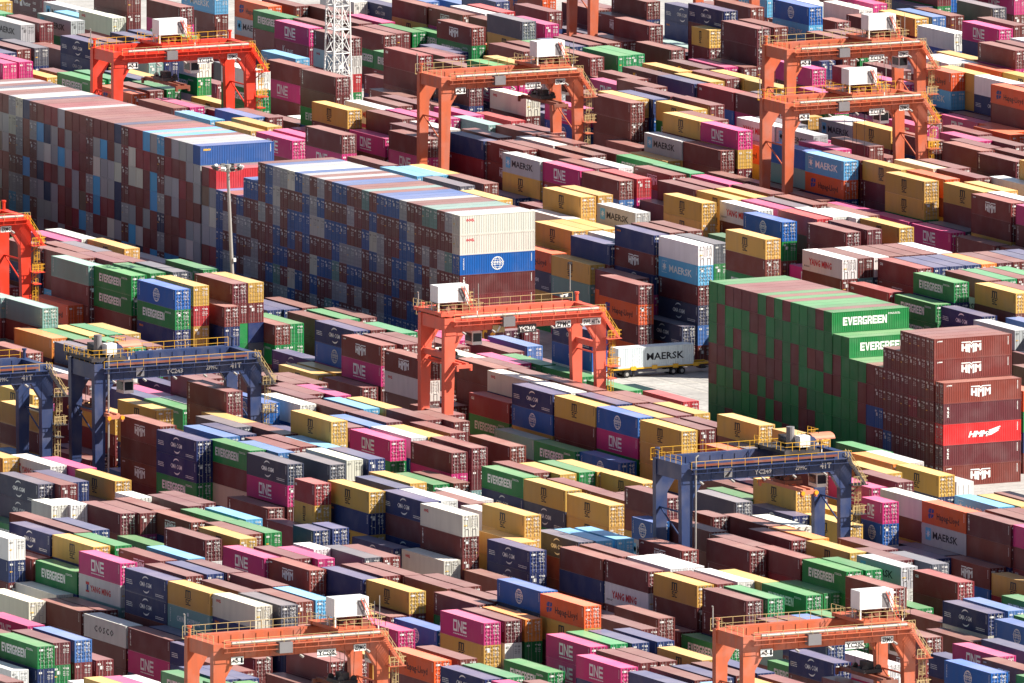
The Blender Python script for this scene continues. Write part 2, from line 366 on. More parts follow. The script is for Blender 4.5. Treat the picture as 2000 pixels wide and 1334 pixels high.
def colour(code, k):
    rr = random.Random(k * 7919 + 13)
    c = lin(BASE[TXT.get(code, code)])
    a = 1 + (rr.random() - .5) * .28
    d = [(rr.random() - .5) * .10 for _ in range(3)]
    if code in ('br', 'b_', 'hm', 'tr', 'r_'):
        h = rr.random(); d[1] += .22 * (h - .35); d[2] += .3 * (.6 - h)
    return tuple(min(.85, max(.003, v * a * (1 + e))) for v, e in zip(c, d))

def corrugated(mb, x, y0, y1, z0, z1, s, n, dep=.036, m=0):
    """trapezoid sheet in the plane x, running along y; s = outward sign"""
    p = (y1 - y0) / n; ys = []
    for i in range(n):
        y = y0 + i * p
        ys += [(y, 0), (y + p * .26, 0), (y + p * .5, -dep), (y + p * .76, -dep)]
    ys.append((y1, 0))
    k = len(mb.v)
    for y, d in ys: mb.v += [(x + s * d, y, z0), (x + s * d, y, z1)]
    for i in range(len(ys) - 1):
        a = k + 2 * i; q = (a, a + 2, a + 3, a + 1) if s > 0 else (a, a + 1, a + 3, a + 2)
        mb.f.append(q); mb.m.append(m)
def frame_boxes(mb, L, m=0):
    h, w, l = H, W / 2, L / 2
    for sx in (-1, 1):
        for sy in (-1, 1):
            mb.box(min(sx * w, sx * (w - .13)), max(sx * w, sx * (w - .13)), min(sy * l, sy * (l - .13)), max(sy * l, sy * (l - .13)), 0.01, h - .01, m)
        a, b = sorted((sx * (w - .012), sx * (w - .09)))
        mb.box(a, b, -l + .13, l - .13, h - .10, h - .012, m)
        mb.box(a, b, -l + .13, l - .13, 0.012, .17, m)
    for sy in (-1, 1):
        a, b = sorted((sy * (l - .012), sy * (l - .10)))
        mb.box(-w + .13, w - .13, a, b, h - .14, h - .014, m); mb.box(-w + .13, w - .13, a, b, .014, .17, m)
    mb.quad((-w + .05, -l + .05, .1), (-w + .05, l - .05, .1), (w - .05, l - .05, .1), (w - .05, -l + .05, .1), m)
def body_mesh(L):
    mb = MB(); frame_boxes(mb, L); w, l = W / 2, L / 2; n = round((L - .26) / .283)
    corrugated(mb, -w + .02, -l + .13, l - .13, .17, H - .10, -1, n); corrugated(mb, w - .02, -l + .13, l - .13, .17, H - .10, 1, n)
    k = 8; p = (W - .26) / k                               # front end
    for i in range(k):
        x = -w + .13 + i * p; y = l - .03
        mb.quad((x + p * .5, y, .17), (x, y, .17), (x, y, H - .14), (x + p * .5, y, H - .14))
        mb.quad((x + p * .7, y - .04, .17), (x + p * .5, y, .17), (x + p * .5, y, H - .14), (x + p * .7, y - .04, H - .14))
        mb.quad((x + p, y, .17), (x + p * .7, y - .04, .17), (x + p * .7, y - .04, H - .14), (x + p, y, H - .14))
    for sx in (-1, 1):                                     # corner castings
        for sy in (-1, 1):
            for z in (0.0, H - .118):
                a, b = sorted((sx * (w + .004), sx * (w - .165))); c, d = sorted((sy * (l + .004), sy * (l - .18)))
                mb.box(a, b, c, d, z, z + .118)
    return mb.mesh('container_body', [M['paint']])
def roof_mesh(L):
    mb = MB(); w, l = W / 2 - .09, L / 2 - .1; n = round(L / .42); p = 2 * l / n
    for i in range(n):
        y = -l + i * p; z = H - .022
        mb.quad((-w, y, z), (w, y, z), (w, y + p * .45, z), (-w, y + p * .45, z))
        mb.quad((-w, y + p * .45, z), (w, y + p * .45, z), (w, y + p * .55, z - .02), (-w, y + p * .55, z - .02))
        mb.quad((-w, y + p * .55, z - .02), (w, y + p * .55, z - .02), (w, y + p * .9, z - .02), (-w, y + p * .9, z - .02))
        mb.quad((-w, y + p * .9, z - .02), (w, y + p * .9, z - .02), (w, y + p, z), (-w, y + p, z))
    for sx in (-1, 1):
        a, b = sorted((sx * w, sx * (W / 2 - .013))); mb.box(a, b, -L / 2 + .19, L / 2 - .19, H - .012, H - .006)
    mb.box(-w, w, -L / 2 + .012, -L / 2 + .1, H - .014, H - .007); mb.box(-w, w, L / 2 - .1, L / 2 - .012, H - .014, H - .007)
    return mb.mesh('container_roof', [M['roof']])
def door_mesh(L, side, style):
    """one leaf (side -1 left as seen, +1 right): banded panel, two locking bars with handles, printed marks"""
    mb = MB(); l = -L / 2; x0, x1 = (-W / 2 + .13, -.008) if side < 0 else (.008, W / 2 - .13); z0, z1 = .17, H - .14
    rr = random.Random(style * 31 + side)
    nb = 5; p = (z1 - z0 - .1) / nb; y = l + .02
    if style % 3 == 2: nb = 1; p = z1 - z0 - .1              # flat door of an insulated box
    for i in range(nb):
        a = z0 + .05 + i * p
        mb.quad((x0 + .05, y, a), (x1 - .05, y, a), (x1 - .05, y, a + p * .3), (x0 + .05, y, a + p * .3))
        mb.quad((x0 + .05, y, a + p * .3), (x1 - .05, y, a + p * .3), (x1 - .05, y + .05, a + p * .42), (x0 + .05, y + .05, a + p * .42))
        mb.quad((x0 + .05, y + .05, a + p * .42), (x1 - .05, y + .05, a + p * .42), (x1 - .05, y + .05, a + p * .86), (x0 + .05, y + .05, a + p * .86))
        mb.quad((x0 + .05, y + .05, a + p * .86), (x1 - .05, y + .05, a + p * .86), (x1 - .05, y, a + p), (x0 + .05, y, a + p))
    mb.box(x0, x0 + .055, y - .012, y + .05, z0, z1); mb.box(x1 - .055, x1, y - .012, y + .05, z0, z1)
    mb.box(x0 + .055, x1 - .055, y - .012, y + .05, z0, z0 + .055); mb.box(x0 + .055, x1 - .055, y - .012, y + .05, z1 - .055, z1)
    for q in (.27, .73):
        x = x0 + q * (x1 - x0); mb.tube((x, y - .045, .1), (x, y - .045, H - .06), .028, n=5, m=1)
        for z in (.14, .75, 1.5, 2.3, H - .2): mb.box(x - .06, x + .06, y - .05, y - .013, z, z + .05, 1)
        mb.box(x - .32 if q > .5 else x, x if q > .5 else x + .32, y - .07, y - .045, 1.02, 1.08, 1)
    yy = y - .016
    def mk(u0, u1, v0, v1, m): mb.quad((u0, yy, v0), (u1, yy, v0), (u1, yy, v1), (u0, yy, v1), m)
    w = x1 - x0
    if side > 0:
        for k in range(2): mk(x0 + .1 + k * w * .42, x0 + .1 + w * (.3 + .42 * k), 2.42, 2.54, 2)
        mk(x0 + .45 * w, x0 + .62 * w, 2.26, 2.36, 2)
        for k in range(4): mk(x0 + .12 * w, x0 + w * (.3 + .12 * rr.random()), 2.02 - k * .2, 2.1 - k * .2, 2); mk(x0 + .55 * w, x0 + w * (.72 + .14 * rr.random()), 2.02 - k * .2, 2.1 - k * .2, 2)
        if style % 2: mk(x0 + .7 * w, x0 + .84 * w, .62, .8, 3)
    else:
        mk(x0 + .12 * w, x0 + .62 * w, 2.28, 2.52, 2)
        if style % 4 == 1: mk(x0 + .36 * w, x0 + .72 * w, 1.95, 2.5, 2)
        if style % 4 == 2: mk(x0 + .1 * w, x0 + .5 * w, 1.42, 1.58, 3)
        mk(x0 + .14 * w, x0 + .3 * w, 1.15, 1.3, 2); mk(x0 + .55 * w, x0 + .7 * w, .95, 1.05, 2)
    return mb.mesh('container_door', [M['paint'], M['locking_bar_steel'], M['decal_white'], M['decal_yellow']])
def side_uv(L, sgn):
    """lettering coordinates (u along reading direction, v up) onto the long side"""
    x = sgn * (W / 2 - .02 + .006)
    return (lambda u, v: (x, L / 2 - u, v)) if sgn < 0 else (lambda u, v: (x, -L / 2 + u, v))
def letter_mesh(code, L):
    pl = lettering(code, L)
    if not pl: return None
    mb = MB(); cols = sorted({c for c, _ in pl})
    for sgn in (-1, 1):
        to = side_uv(L, sgn)
        for c, p in pl:
            p = ccw(p); mb.poly([to(a, b) for a, b in p], cols.index(c))
    return mb.mesh('container_lettering', [M[LMAT[c]] for c in cols])
def ccw(p):
    a = sum(p[i][0] * p[(i + 1) % len(p)][1] - p[(i + 1) % len(p)][0] * p[i][1] for i in range(len(p)))
    return p if a > 0 else p[::-1]
_cache = {}
def get(fn, *k):
    key = (fn.__name__,) + k
    if key not in _cache: _cache[key] = fn(*k)
    return _cache[key]
FLAT_DOOR = {'wh', 'ym', 'yl', 'oo', 'mk', 'cs', 'w_'}
def container(x, y, z, L, rz, code, k, label, name='shipping_container', cat='shipping container', group='shipping containers stacked in the terminal yard'):
    """x, y: centre; door towards local -y"""
    o = bpy.data.objects.new(name, get(body_mesh, L)); C.objects.link(o); o.location = (x, y, z); o.rotation_euler = (0, 0, rz)
    c = colour(code, k); o.color = (*c, 1); tag(o, label, cat, group)
    st = (k % 3) * 2 + (k // 3) % 2; st = 2 if code in FLAT_DOOR else (0, 1, 3, 4)[k % 4]
    kids = [('roof', get(roof_mesh, L)), ('door', get(door_mesh, L, -1, st)), ('door', get(door_mesh, L, 1, st))]
    lm = get(letter_mesh, code, L)
    if lm: kids.append(('lettering', lm))
    for nm, me in kids:
        p = bpy.data.objects.new(nm, me); C.objects.link(p); p.parent = o; p.color = (*c, 1)
    return o

# the many boxes beyond the 300 that show largest, joined into one object
class Mass:
    def __init__(self): self.v = []; self.f = []; self.c = []; self.m = []
    def add(self, x, y, z, L, rz, code, k, seen, door=True):
        c = colour(code, k); bar = (.42, .40, .385); wht = lin((220, 218, 212)); ca, sa = math.cos(rz), math.sin(rz)
        w, l = W / 2, L / 2
        T = lambda p: (x + ca * p[0] - sa * p[1], y + sa * p[0] + ca * p[1], z + p[2])
        def q(a, b, d, e, col, mt=0):
            n = len(self.v); self.v += [T(a), T(b), T(d), T(e)]; self.f.append((n, n + 1, n + 2, n + 3)); self.c.append(col); self.m.append(mt)
        h = H - .012
        if not seen:
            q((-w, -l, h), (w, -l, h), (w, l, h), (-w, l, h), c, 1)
            for a, b in (((-w, l), (-w, -l)), ((-w, -l), (w, -l)), ((w, -l), (w, l)), ((w, l), (-w, l))): q((*a, .01), (*b, .01), (*b, h), (*a, h), c)
            return
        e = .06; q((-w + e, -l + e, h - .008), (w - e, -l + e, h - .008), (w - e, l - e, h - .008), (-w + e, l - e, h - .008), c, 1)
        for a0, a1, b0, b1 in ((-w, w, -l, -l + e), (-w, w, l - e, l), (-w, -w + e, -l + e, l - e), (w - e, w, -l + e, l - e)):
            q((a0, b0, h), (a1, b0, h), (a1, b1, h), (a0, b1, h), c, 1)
        def panel(A, B, n_, rails=(.16, .11), post=.13, dep=.03):
            # wall from A to B (outside on the right-hand side of A->B), inset panel between posts and rails
            ax, ay = A; bx, by = B; ln = math.hypot(bx - ax, by - ay); dx, dy = (bx - ax) / ln, (by - ay) / ln; nx, ny = dy, -dx
            P = lambda s, zz, d=0.: (ax + dx * s - nx * d, ay + dy * s - ny * d, zz)
            q(P(0, .01), P(post, .01), P(post, h), P(0, h), c); q(P(ln - post, .01), P(ln, .01), P(ln, h), P(ln - post, h), c)
            q(P(post, .01), P(ln - post, .01), P(ln - post, rails[0]), P(post, rails[0]), c); q(P(post, h - rails[1]), P(ln - post, h - rails[1]), P(ln - post, h), P(post, h), c)
            q(P(post, h - rails[1], dep), P(ln - post, h - rails[1], dep), P(ln - post, h - rails[1]), P(post, h - rails[1]), c)
            q(P(post, rails[0]), P(ln - post, rails[0]), P(ln - post, rails[0], dep), P(post, rails[0], dep), c)
            q(P(post, rails[0], dep), P(ln - post, rails[0], dep), P(ln - post, h - rails[1], dep), P(post, h - rails[1], dep), c)
            return P, ln
        panel((-w, l), (-w, -l), 0); panel((w, -l), (w, l), 0); panel((w, l), (-w, l), 0, post=.11)
        P, ln = panel((-w, -l), (w, -l), 0)
        rr = random.Random(k)
        if code not in FLAT_DOOR:
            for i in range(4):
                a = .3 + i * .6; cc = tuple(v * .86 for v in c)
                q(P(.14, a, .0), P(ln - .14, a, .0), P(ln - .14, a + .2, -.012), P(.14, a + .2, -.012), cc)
        q(P(ln / 2 - .03, .16, .004), P(ln / 2 + .03, .16, .004), P(ln / 2 + .03, h - .11, .004), P(ln / 2 - .03, h - .11, .004), tuple(v * .5 for v in c))
        br = tuple(.5 * a + .5 * b for a, b in zip(c, bar))
        for s in (.42, .86, ln - .86, ln - .42): q(P(s - .03, .1, -.04), P(s + .03, .1, -.04), P(s + .03, h - .06, -.04), P(s - .03, h - .06, -.04), br)
        mc = wht if code not in FLAT_DOOR else tuple(v * .35 for v in c)
        def mk(a, b, z0, z1, col=mc): q(P(a, z0, -.02), P(b, z0, -.02), P(b, z1, -.02), P(a, z1, -.02), col)
        mk(.2, .62, 2.26, 2.5); mk(1.4, 1.72, 2.4, 2.52); mk(1.85, 2.2, 2.3, 2.52)
        for i in range(3): mk(1.42, 1.66 + .1 * rr.random(), 1.95 - .22 * i, 2.04 - .22 * i); mk(1.88, 2.1 + .14 * rr.random(), 1.95 - .22 * i, 2.04 - .22 * i)
        if rr.random() < .4: mk(.55, .95, 1.7, 2.15)
        if rr.random() < .3: mk(.2, .55, 1.35, 1.5, lin((236, 180, 60)))
    def letters(self, x, y, z, L, rz, code, sgns=(-1,)):
        ca, sa = math.cos(rz), math.sin(rz)
        for sgn in sgns:
            to = side_uv(L, sgn)
            for c, p in lettering_cached(code, L):
                n = len(self.v)
                for a, b in p:
                    q = to(a, b); q = (q[0] + (-.012 if sgn < 0 else .012) + sgn * .0, q[1], q[2])
                    self.v.append((x + ca * q[0] - sa * q[1], y + sa * q[0] + ca * q[1], z + q[2]))
                self.f.append(tuple(range(n, n + len(p)))); self.c.append(lin(LCOL[c])); self.m.append(0)
    def build(self, name, label):
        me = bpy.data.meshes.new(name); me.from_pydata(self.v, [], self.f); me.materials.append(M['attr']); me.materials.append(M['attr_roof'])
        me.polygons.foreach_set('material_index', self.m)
        at = me.color_attributes.new('Col', 'FLOAT_COLOR', 'CORNER'); buf = []
        for f, c in zip(self.f, self.c): buf.extend((c[0], c[1], c[2], 1.0) * len(f))
        at.data.foreach_set('color', buf); me.update()
        o = bpy.data.objects.new(name, me); C.objects.link(o); return tag(o, label, 'shipping containers', None, 'stuff')
_lc = {}
def lettering_cached(code, L):
    if (code, L) not in _lc: _lc[(code, L)] = [(c, ccw(p)) for c, p in lettering(code, L)]
    return _lc[(code, L)]

# ------------------------------------------------------------------ layout: x, y of the far left corner, height in boxes, length, liveries from the top down
STK = [
(72.54, 340.03, 4, 12.192, (9, 4, 29, 7,)),
(100.95, 382.20, 2, 12.192, (28, 2,)),
(99.90, 367.49, 2, 12.192, (10, 17,)),
(89.95, 334.14, 3, 12.192, (22, 4, 4,)),
(71.95, 312.47, 4, 12.192, (10, 8, 9, 15,)),
(96.03, 355.77, 2, 12.192, (12, 13,)),
(94.59, 338.10, 4, 12.192, (0, 2, 9, 14,)),
(95.52, 320.85, 4, 12.192, (0, 13, 0, 0,)),
(117.11, 351.70, 3, 12.192, (12, 0, 0,)),
(65.78, 325.78, 4, 12.192, (8, 7, 18, 26,)),
(62.66, 311.55, 4, 12.192, (10, 16, 14, 0,)),
(66.33, 312.30, 4, 12.192, (0, 1, 4, 14,)),
(41.63, 263.50, 5, 12.192, (17, 30, 13, 14, 0,)),
(38.30, 262.98, 5, 12.192, (0, 21, 9, 0, 0,)),
(34.23, 259.77, 5, 12.192, (16, 0, 0, 26, 0,)),
(64.39, 299.03, 3, 12.192, (0, 2, 2,)),
(62.50, 284.79, 4, 12.192, (14, 14, 4, 13,)),
(65.61, 285.43, 4, 12.192, (2, 9, 0, 14,)),
(71.44, 285.16, 4, 12.192, (30, 2, 9, 0,)),
(75.18, 286.52, 4, 12.192, (16, 14, 0, 4,)),
(68.71, 272.31, 4, 12.192, (16, 14, 2, 1,)),
(65.39, 270.70, 4, 12.192, (26, 7, 21, 0,)),
(89.35, 306.90, 3, 12.192, (8, 16, 2,)),
(31.76, 248.86, 5, 12.192, (13, 2, 17, 0, 9,)),
(28.73, 248.23, 5, 12.192, (13, 2, 0, 0, 7,)),
(37.32, 250.26, 4, 12.192, (9, 17, 0, 1,)),
(41.26, 248.85, 4, 12.192, (0, 2, 1, 0,)),
(31.63, 222.89, 5, 12.192, (7, 0, 15, 16, 0,)),
(35.05, 224.01, 5, 12.192, (8, 0, 0, 0, 9,)),
(41.29, 224.47, 5, 12.192, (9, 1, 16, 1, 1,)),
(38.79, 221.39, 5, 12.192, (16, 0, 7, 14, 0,)),
(30.28, 205.79, 5, 12.192, (24, 17, 16, 2, 2,)),
(34.18, 208.00, 5, 12.192, (0, 2, 0, 1, 17,)),
(37.29, 208.26, 5, 12.192, (7, 0, 0, 0, 16,)),
(59.29, 258.91, 4, 12.192, (26, 21, 0, 0,)),
(62.64, 260.09, 4, 12.192, (14, 14, 0, 4,)),
(71.21, 271.39, 3, 12.192, (14, 18, 9,)),
(68.31, 260.06, 4, 12.192, (21, 7, 21, 0,)),
(77.52, 271.58, 2, 12.192, (0, 0,)),
(28.36, 187.94, 5, 12.192, (0, 0, 30, 17, 0,)),
(31.04, 187.70, 5, 12.192, (13, 1, 14, 1, 0,)),
(26.96, 172.61, 5, 12.192, (12, 1, 1, 0, 0,)),
(67.23, 247.91, 2, 12.192, (9, 2,)),
(61.99, 245.59, 2, 12.192, (2, 18,)),
(119.09, 336.37, 3, 12.192, (24, 10, 24,)),
(123.22, 334.74, 3, 12.192, (0, 26, 0,)),
(115.06, 321.67, 3, 12.192, (7, 2, 0,)),
(101.67, 287.33, 4, 12.192, (13, 29, 1, 15,)),
(116.00, 309.24, 3, 12.192, (0, 7, 0,)),
(101.57, 273.40, 4, 12.192, (2, 22, 5, 7,)),
(125.69, 324.12, 3, 12.192, (0, 0, 0,)),
(122.07, 309.95, 3, 12.192, (0, 0, 17,)),
(125.92, 309.53, 3, 12.192, (13, 13, 2,)),
(136.58, 324.82, 3, 12.192, (14, 21, 2,)),
(134.12, 335.39, 3, 12.192, (21, 1, 0,)),
(118.98, 295.13, 3, 12.192, (0, 7, 0,)),
(121.71, 295.99, 3, 12.192, (0, 0, 0,)),
(124.59, 296.04, 3, 12.192, (7, 13, 1,)),
(98.20, 246.01, 4, 12.192, (7, 1, 13, 4,)),
(91.00, 228.16, 5, 12.192, (4, 0, 0, 21, 7,)),
(86.29, 224.01, 3, 12.192, (2, 0, 29,)),
(70.41, 194.73, 4, 12.192, (0, 14, 0, 2,)),
(74.02, 195.72, 4, 12.192, (2, 24, 13, 0,)),
(88.38, 263.59, 3, 12.192, (0, 13, 0,)),
(67.34, 210.10, 5, 12.192, (2, 0, 7, 18, 7,)),
(92.81, 274.41, 3, 12.192, (12, 0, 16,)),
(61.10, 193.82, 4, 12.192, (9, 2, 26, 9,)),
(66.29, 192.68, 4, 12.192, (20, 13, 0, 1,)),
(63.79, 180.70, 4, 12.192, (0, 0, 9, 2,)),
(67.06, 180.50, 4, 12.192, (13, 0, 30, 16,)),
(60.04, 165.52, 4, 12.192, (2, 13, 1, 2,)),
(61.10, 181.08, 3, 12.192, (13, 1, 24,)),
(67.21, 222.28, 2, 12.192, (2, 9,)),
(70.13, 220.17, 2, 12.192, (21, 2,)),
(62.83, 233.43, 2, 12.192, (0, 30,)),
(33.78, 172.59, 5, 12.192, (19, 0, 0, 0, 9,)),
(36.27, 171.41, 5, 12.192, (0, 15, 13, 13, 0,)),
(26.77, 158.44, 5, 12.192, (9, 2, 0, 0, 30,)),
(31.17, 161.67, 5, 12.192, (9, 0, 0, 2, 1,)),
(27.20, 145.43, 5, 12.192, (13, 4, 0, 0, 0,)),
(30.84, 146.98, 5, 12.192, (13, 0, 2, 1, 9,)),
(64.15, 207.24, 2, 12.192, (13, 7,)),
(26.87, 128.23, 6, 12.192, (2, 13, 0, 1, 0, 10,)),
(59.16, 221.19, 5, 12.192, (21, 7, 7, 4, 2,)),
(89.94, 285.54, 2, 12.192, (17, 14,)),
(131.24, 304.14, 4, 12.192, (0, 9, 13, 0,)),
(131.46, 291.84, 4, 12.192, (1, 13, 0, 0,)),
(131.77, 278.30, 4, 12.192, (0, 1, 16, 2,)),
(135.23, 291.46, 4, 12.192, (21, 0, 0, 13,)),
(149.33, 312.92, 3, 12.192, (5, 14, 0,)),
(125.10, 258.95, 5, 12.192, (17, 9, 0, 30, 2,)),
(137.39, 274.76, 4, 12.192, (13, 2, 0, 0,)),
(159.04, 343.44, 2, 12.192, (19, 0,)),
(155.36, 351.37, 2, 12.192, (19, 4,)),
(156.45, 310.13, 3, 12.192, (0, 30, 0,)),
(162.78, 324.47, 3, 12.192, (24, 10, 30,)),
(154.79, 325.41, 3, 12.192, (16, 30, 16,)),
(125.12, 276.42, 4, 12.192, (1, 7, 0, 18,)),
(118.69, 269.85, 3, 12.192, (30, 2, 1,)),
(127.32, 289.50, 3, 12.192, (7, 0, 16,)),
(104.57, 245.73, 4, 12.192, (4, 9, 10, 0,)),
(116.22, 266.11, 3, 12.192, (2, 1, 18,)),
(101.42, 231.47, 4, 12.192, (0, 9, 7, 0,)),
(95.66, 208.71, 5, 12.192, (7, 13, 14, 1, 1,)),
(99.98, 211.54, 5, 12.192, (9, 13, 0, 13, 0,)),
(118.66, 245.96, 4, 12.192, (0, 14, 0, 2,)),
(122.30, 247.05, 4, 12.192, (2, 30, 2, 1,)),
(124.80, 246.78, 4, 12.192, (8, 30, 16, 13,)),
(128.16, 247.78, 4, 12.192, (16, 4, 4, 4,)),
(131.68, 248.94, 4, 12.192, (2, 0, 9, 17,)),
(135.20, 249.38, 4, 12.192, (0, 2, 13, 0,)),
(149.12, 270.52, 3, 12.192, (0, 0, 16,)),
(124.50, 234.62, 4, 12.192, (0, 17, 13, 14,)),
(129.41, 234.50, 4, 12.192, (8, 9, 2, 10,)),
(131.93, 235.10, 4, 12.192, (8, 0, 1, 2,)),
(118.05, 207.53, 4, 12.192, (0, 13, 0, 9,)),
(126.96, 226.63, 3, 12.192, (0, 10, 2,)),
(124.49, 222.47, 3, 12.192, (0, 4, 9,)),
(112.44, 199.71, 4, 12.192, (13, 10, 0, 2,)),
(164.28, 308.49, 3, 12.192, (0, 2, 0,)),
(163.14, 293.92, 3, 12.192, (1, 14, 4,)),
(165.63, 293.75, 4, 12.192, (2, 16, 17, 0,)),
(166.75, 310.47, 3, 12.192, (2, 1, 0,)),
(151.61, 266.25, 4, 12.192, (0, 2, 0, 0,)),
(92.54, 194.87, 4, 12.192, (22, 2, 21, 0,)),
(86.29, 209.97, 3, 12.192, (0, 21, 10,)),
(90.28, 209.68, 4, 12.192, (2, 16, 16, 0,)),
(87.99, 191.05, 3, 12.192, (5, 2, 24,)),
(72.46, 168.59, 4, 12.192, (26, 0, 0, 4,)),
(73.49, 156.10, 4, 12.192, (0, 0, 21, 1,)),
(76.71, 155.86, 4, 12.192, (0, 9, 9, 16,)),
(66.85, 154.65, 4, 12.192, (0, 21, 21, 13,)),
(63.03, 152.00, 4, 12.192, (16, 4, 2, 0,)),
(74.92, 179.64, 4, 12.192, (13, 21, 0, 2,)),
(69.81, 177.76, 4, 12.192, (13, 29, 13, 0,)),
(63.95, 166.29, 4, 12.192, (21, 16, 16, 2,)),
(93.82, 178.92, 4, 12.192, (13, 18, 7, 1,)),
(102.96, 189.50, 4, 12.192, (0, 18, 7, 0,)),
(95.99, 165.48, 5, 12.192, (9, 0, 13, 1, 4,)),
(189.83, 321.29, 2, 12.192, (14, 30,)),
(159.97, 256.69, 5, 12.192, (14, 0, 0, 17, 21,)),
(195.40, 320.58, 2, 12.192, (0, 17,)),
(165.95, 258.93, 5, 12.192, (0, 0, 14, 0, 4,)),
(140.33, 237.36, 4, 12.192, (0, 7, 14, 14,)),
(157.47, 250.76, 4, 6.058, (9, 2, 0, 16,)),
(154.09, 234.51, 5, 12.192, (2, 2, 0, 24, 9,)),
(157.40, 235.06, 5, 12.192, (0, 16, 0, 17, 9,)),
(195.37, 295.65, 2, 12.192, (0, 0,)),
(197.84, 297.71, 1, 12.192, (0,)),
(159.67, 216.43, 5, 12.192, (0, 1, 7, 16, 9,)),
(163.42, 234.66, 6, 12.192, (18, 12, 9, 13, 17, 0,)),
(195.37, 308.38, 3, 12.192, (12, 1, 15,)),
(133.97, 214.57, 4, 12.192, (28, 18, 16, 10,)),
(123.87, 210.51, 4, 12.192, (28, 0, 0, 1,)),
(128.67, 212.89, 4, 12.192, (9, 10, 30, 1,)),
(151.01, 233.16, 3, 12.192, (2, 0, 4,)),
(131.16, 201.75, 4, 12.192, (0, 14, 26, 0,)),
(133.95, 200.33, 4, 12.192, (9, 1, 7, 7,)),
(133.39, 187.88, 4, 12.192, (9, 14, 26, 9,)),
(127.16, 199.45, 4, 12.192, (9, 18, 24, 2,)),
(123.77, 198.45, 4, 12.192, (16, 4, 2, 14,)),
(102.81, 166.64, 5, 12.192, (2, 0, 30, 29, 24,)),
(98.68, 164.41, 5, 12.192, (16, 18, 14, 16, 0,)),
(105.44, 177.25, 5, 12.192, (0, 10, 1, 0, 2,)),
(124.33, 186.35, 4, 12.192, (4, 18, 7, 18,)),
(124.45, 174.17, 4, 12.192, (2, 13, 2, 2,)),
(127.45, 174.71, 4, 12.192, (17, 16, 15, 0,)),
(103.25, 154.41, 5, 12.192, (0, 0, 0, 4, 2,)),
(98.34, 150.77, 5, 12.192, (9, 7, 1, 17, 2,)),
(93.55, 162.18, 5, 12.192, (0, 0, 0, 18, 29,)),
(92.87, 138.18, 5, 12.192, (9, 0, 4, 18, 0,)),
(95.38, 138.22, 5, 12.192, (0, 2, 16, 18, 0,)),
(92.72, 125.61, 5, 12.192, (13, 9, 0, 9, 10,)),
(100.28, 128.09, 5, 12.192, (20, 20, 30, 9, 21,)),
(103.09, 127.23, 5, 12.192, (17, 16, 16, 4, 26,)),
(100.46, 115.88, 5, 12.192, (10, 9, 13, 16, 0,)),
(148.85, 206.40, 4, 12.192, (13, 2, 4, 9,)),
(136.42, 175.84, 4, 12.192, (13, 7, 2, 21,)),
(148.26, 234.53, 3, 12.192, (13, 30, 7,)),
(221.78, 338.48, 1, 12.192, (21,)),
(191.65, 270.17, 4, 12.192, (21, 14, 0, 9,)),
(196.91, 275.08, 4, 12.192, (13, 9, 21, 7,)),
(229.04, 341.00, 1, 12.192, (0,)),
(180.63, 251.05, 4, 6.058, (0, 15, 29, 10,)),
(186.71, 253.22, 4, 12.192, (2, 13, 0, 2,)),
(163.01, 216.93, 5, 12.192, (2, 7, 9, 2, 7,)),
(166.10, 217.58, 5, 12.192, (0, 1, 7, 0, 9,)),
(193.87, 255.61, 4, 12.192, (9, 0, 13, 1,)),
(197.32, 256.14, 4, 12.192, (19, 0, 7, 0,)),
(211.69, 276.38, 3, 12.192, (0, 1, 7,)),
(190.25, 235.94, 4, 12.192, (21, 18, 7, 0,)),
(187.92, 216.96, 5, 12.192, (13, 16, 9, 0, 16,)),
(232.87, 293.69, 4, 12.192, (0, 13, 2, 0,)),
(222.82, 282.45, 3, 12.192, (17, 17, 18,)),
(212.65, 288.53, 3, 12.192, (16, 1, 2,)),
(192.47, 220.31, 5, 12.192, (0, 9, 0, 2, 4,)),
(166.21, 172.15, 6, 12.192, (2, 13, 10, 24, 10, 9,)),
(180.72, 192.91, 5, 12.192, (0, 0, 0, 1, 13,)),
(184.43, 194.67, 5, 12.192, (21, 0, 2, 0, 16,)),
(165.97, 185.15, 5, 12.192, (9, 17, 0, 0, 0,)),
(160.20, 182.82, 5, 12.192, (21, 0, 0, 0, 16,)),
(162.70, 170.28, 5, 12.192, (24, 2, 2, 30, 1,)),
(162.68, 182.31, 5, 12.192, (21, 0, 13, 9, 0,)),
(157.44, 168.63, 5, 12.192, (9, 9, 30, 13, 0,)),
(162.84, 158.12, 5, 12.192, (9, 15, 9, 13, 2,)),
(154.95, 172.37, 5, 12.192, (24, 12, 16, 0, 16,)),
(154.09, 145.84, 5, 12.192, (24, 0, 4, 0, 1,)),
(157.03, 156.53, 5, 12.192, (21, 14, 1, 24, 9,)),
(157.02, 144.42, 5, 12.192, (0, 7, 0, 29, 14,)),
(153.84, 196.91, 4, 12.192, (0, 0, 9, 0,)),
(159.90, 198.10, 4, 12.192, (2, 9, 13, 13,)),
(186.94, 240.20, 2, 12.192, (20, 15,)),
(152.49, 183.01, 4, 12.192, (13, 0, 0, 30,)),
(151.35, 196.57, 3, 12.192, (21, 14, 18,)),
(157.16, 218.98, 4, 12.192, (13, 1, 10, 0,)),
(154.69, 214.14, 4, 12.192, (16, 2, 13, 2,)),
(135.14, 143.18, 4, 12.192, (2, 0, 0, 17,)),
(130.41, 135.94, 4, 12.192, (13, 0, 26, 0,)),
(151.33, 157.05, 3, 12.192, (13, 0, 26,)),
(151.41, 144.90, 3, 12.192, (24, 0, 0,)),
(132.32, 161.34, 3, 12.192, (10, 30, 0,)),
(134.82, 162.27, 3, 12.192, (21, 2, 1,)),
(149.04, 182.97, 2, 12.192, (13, 0,)),
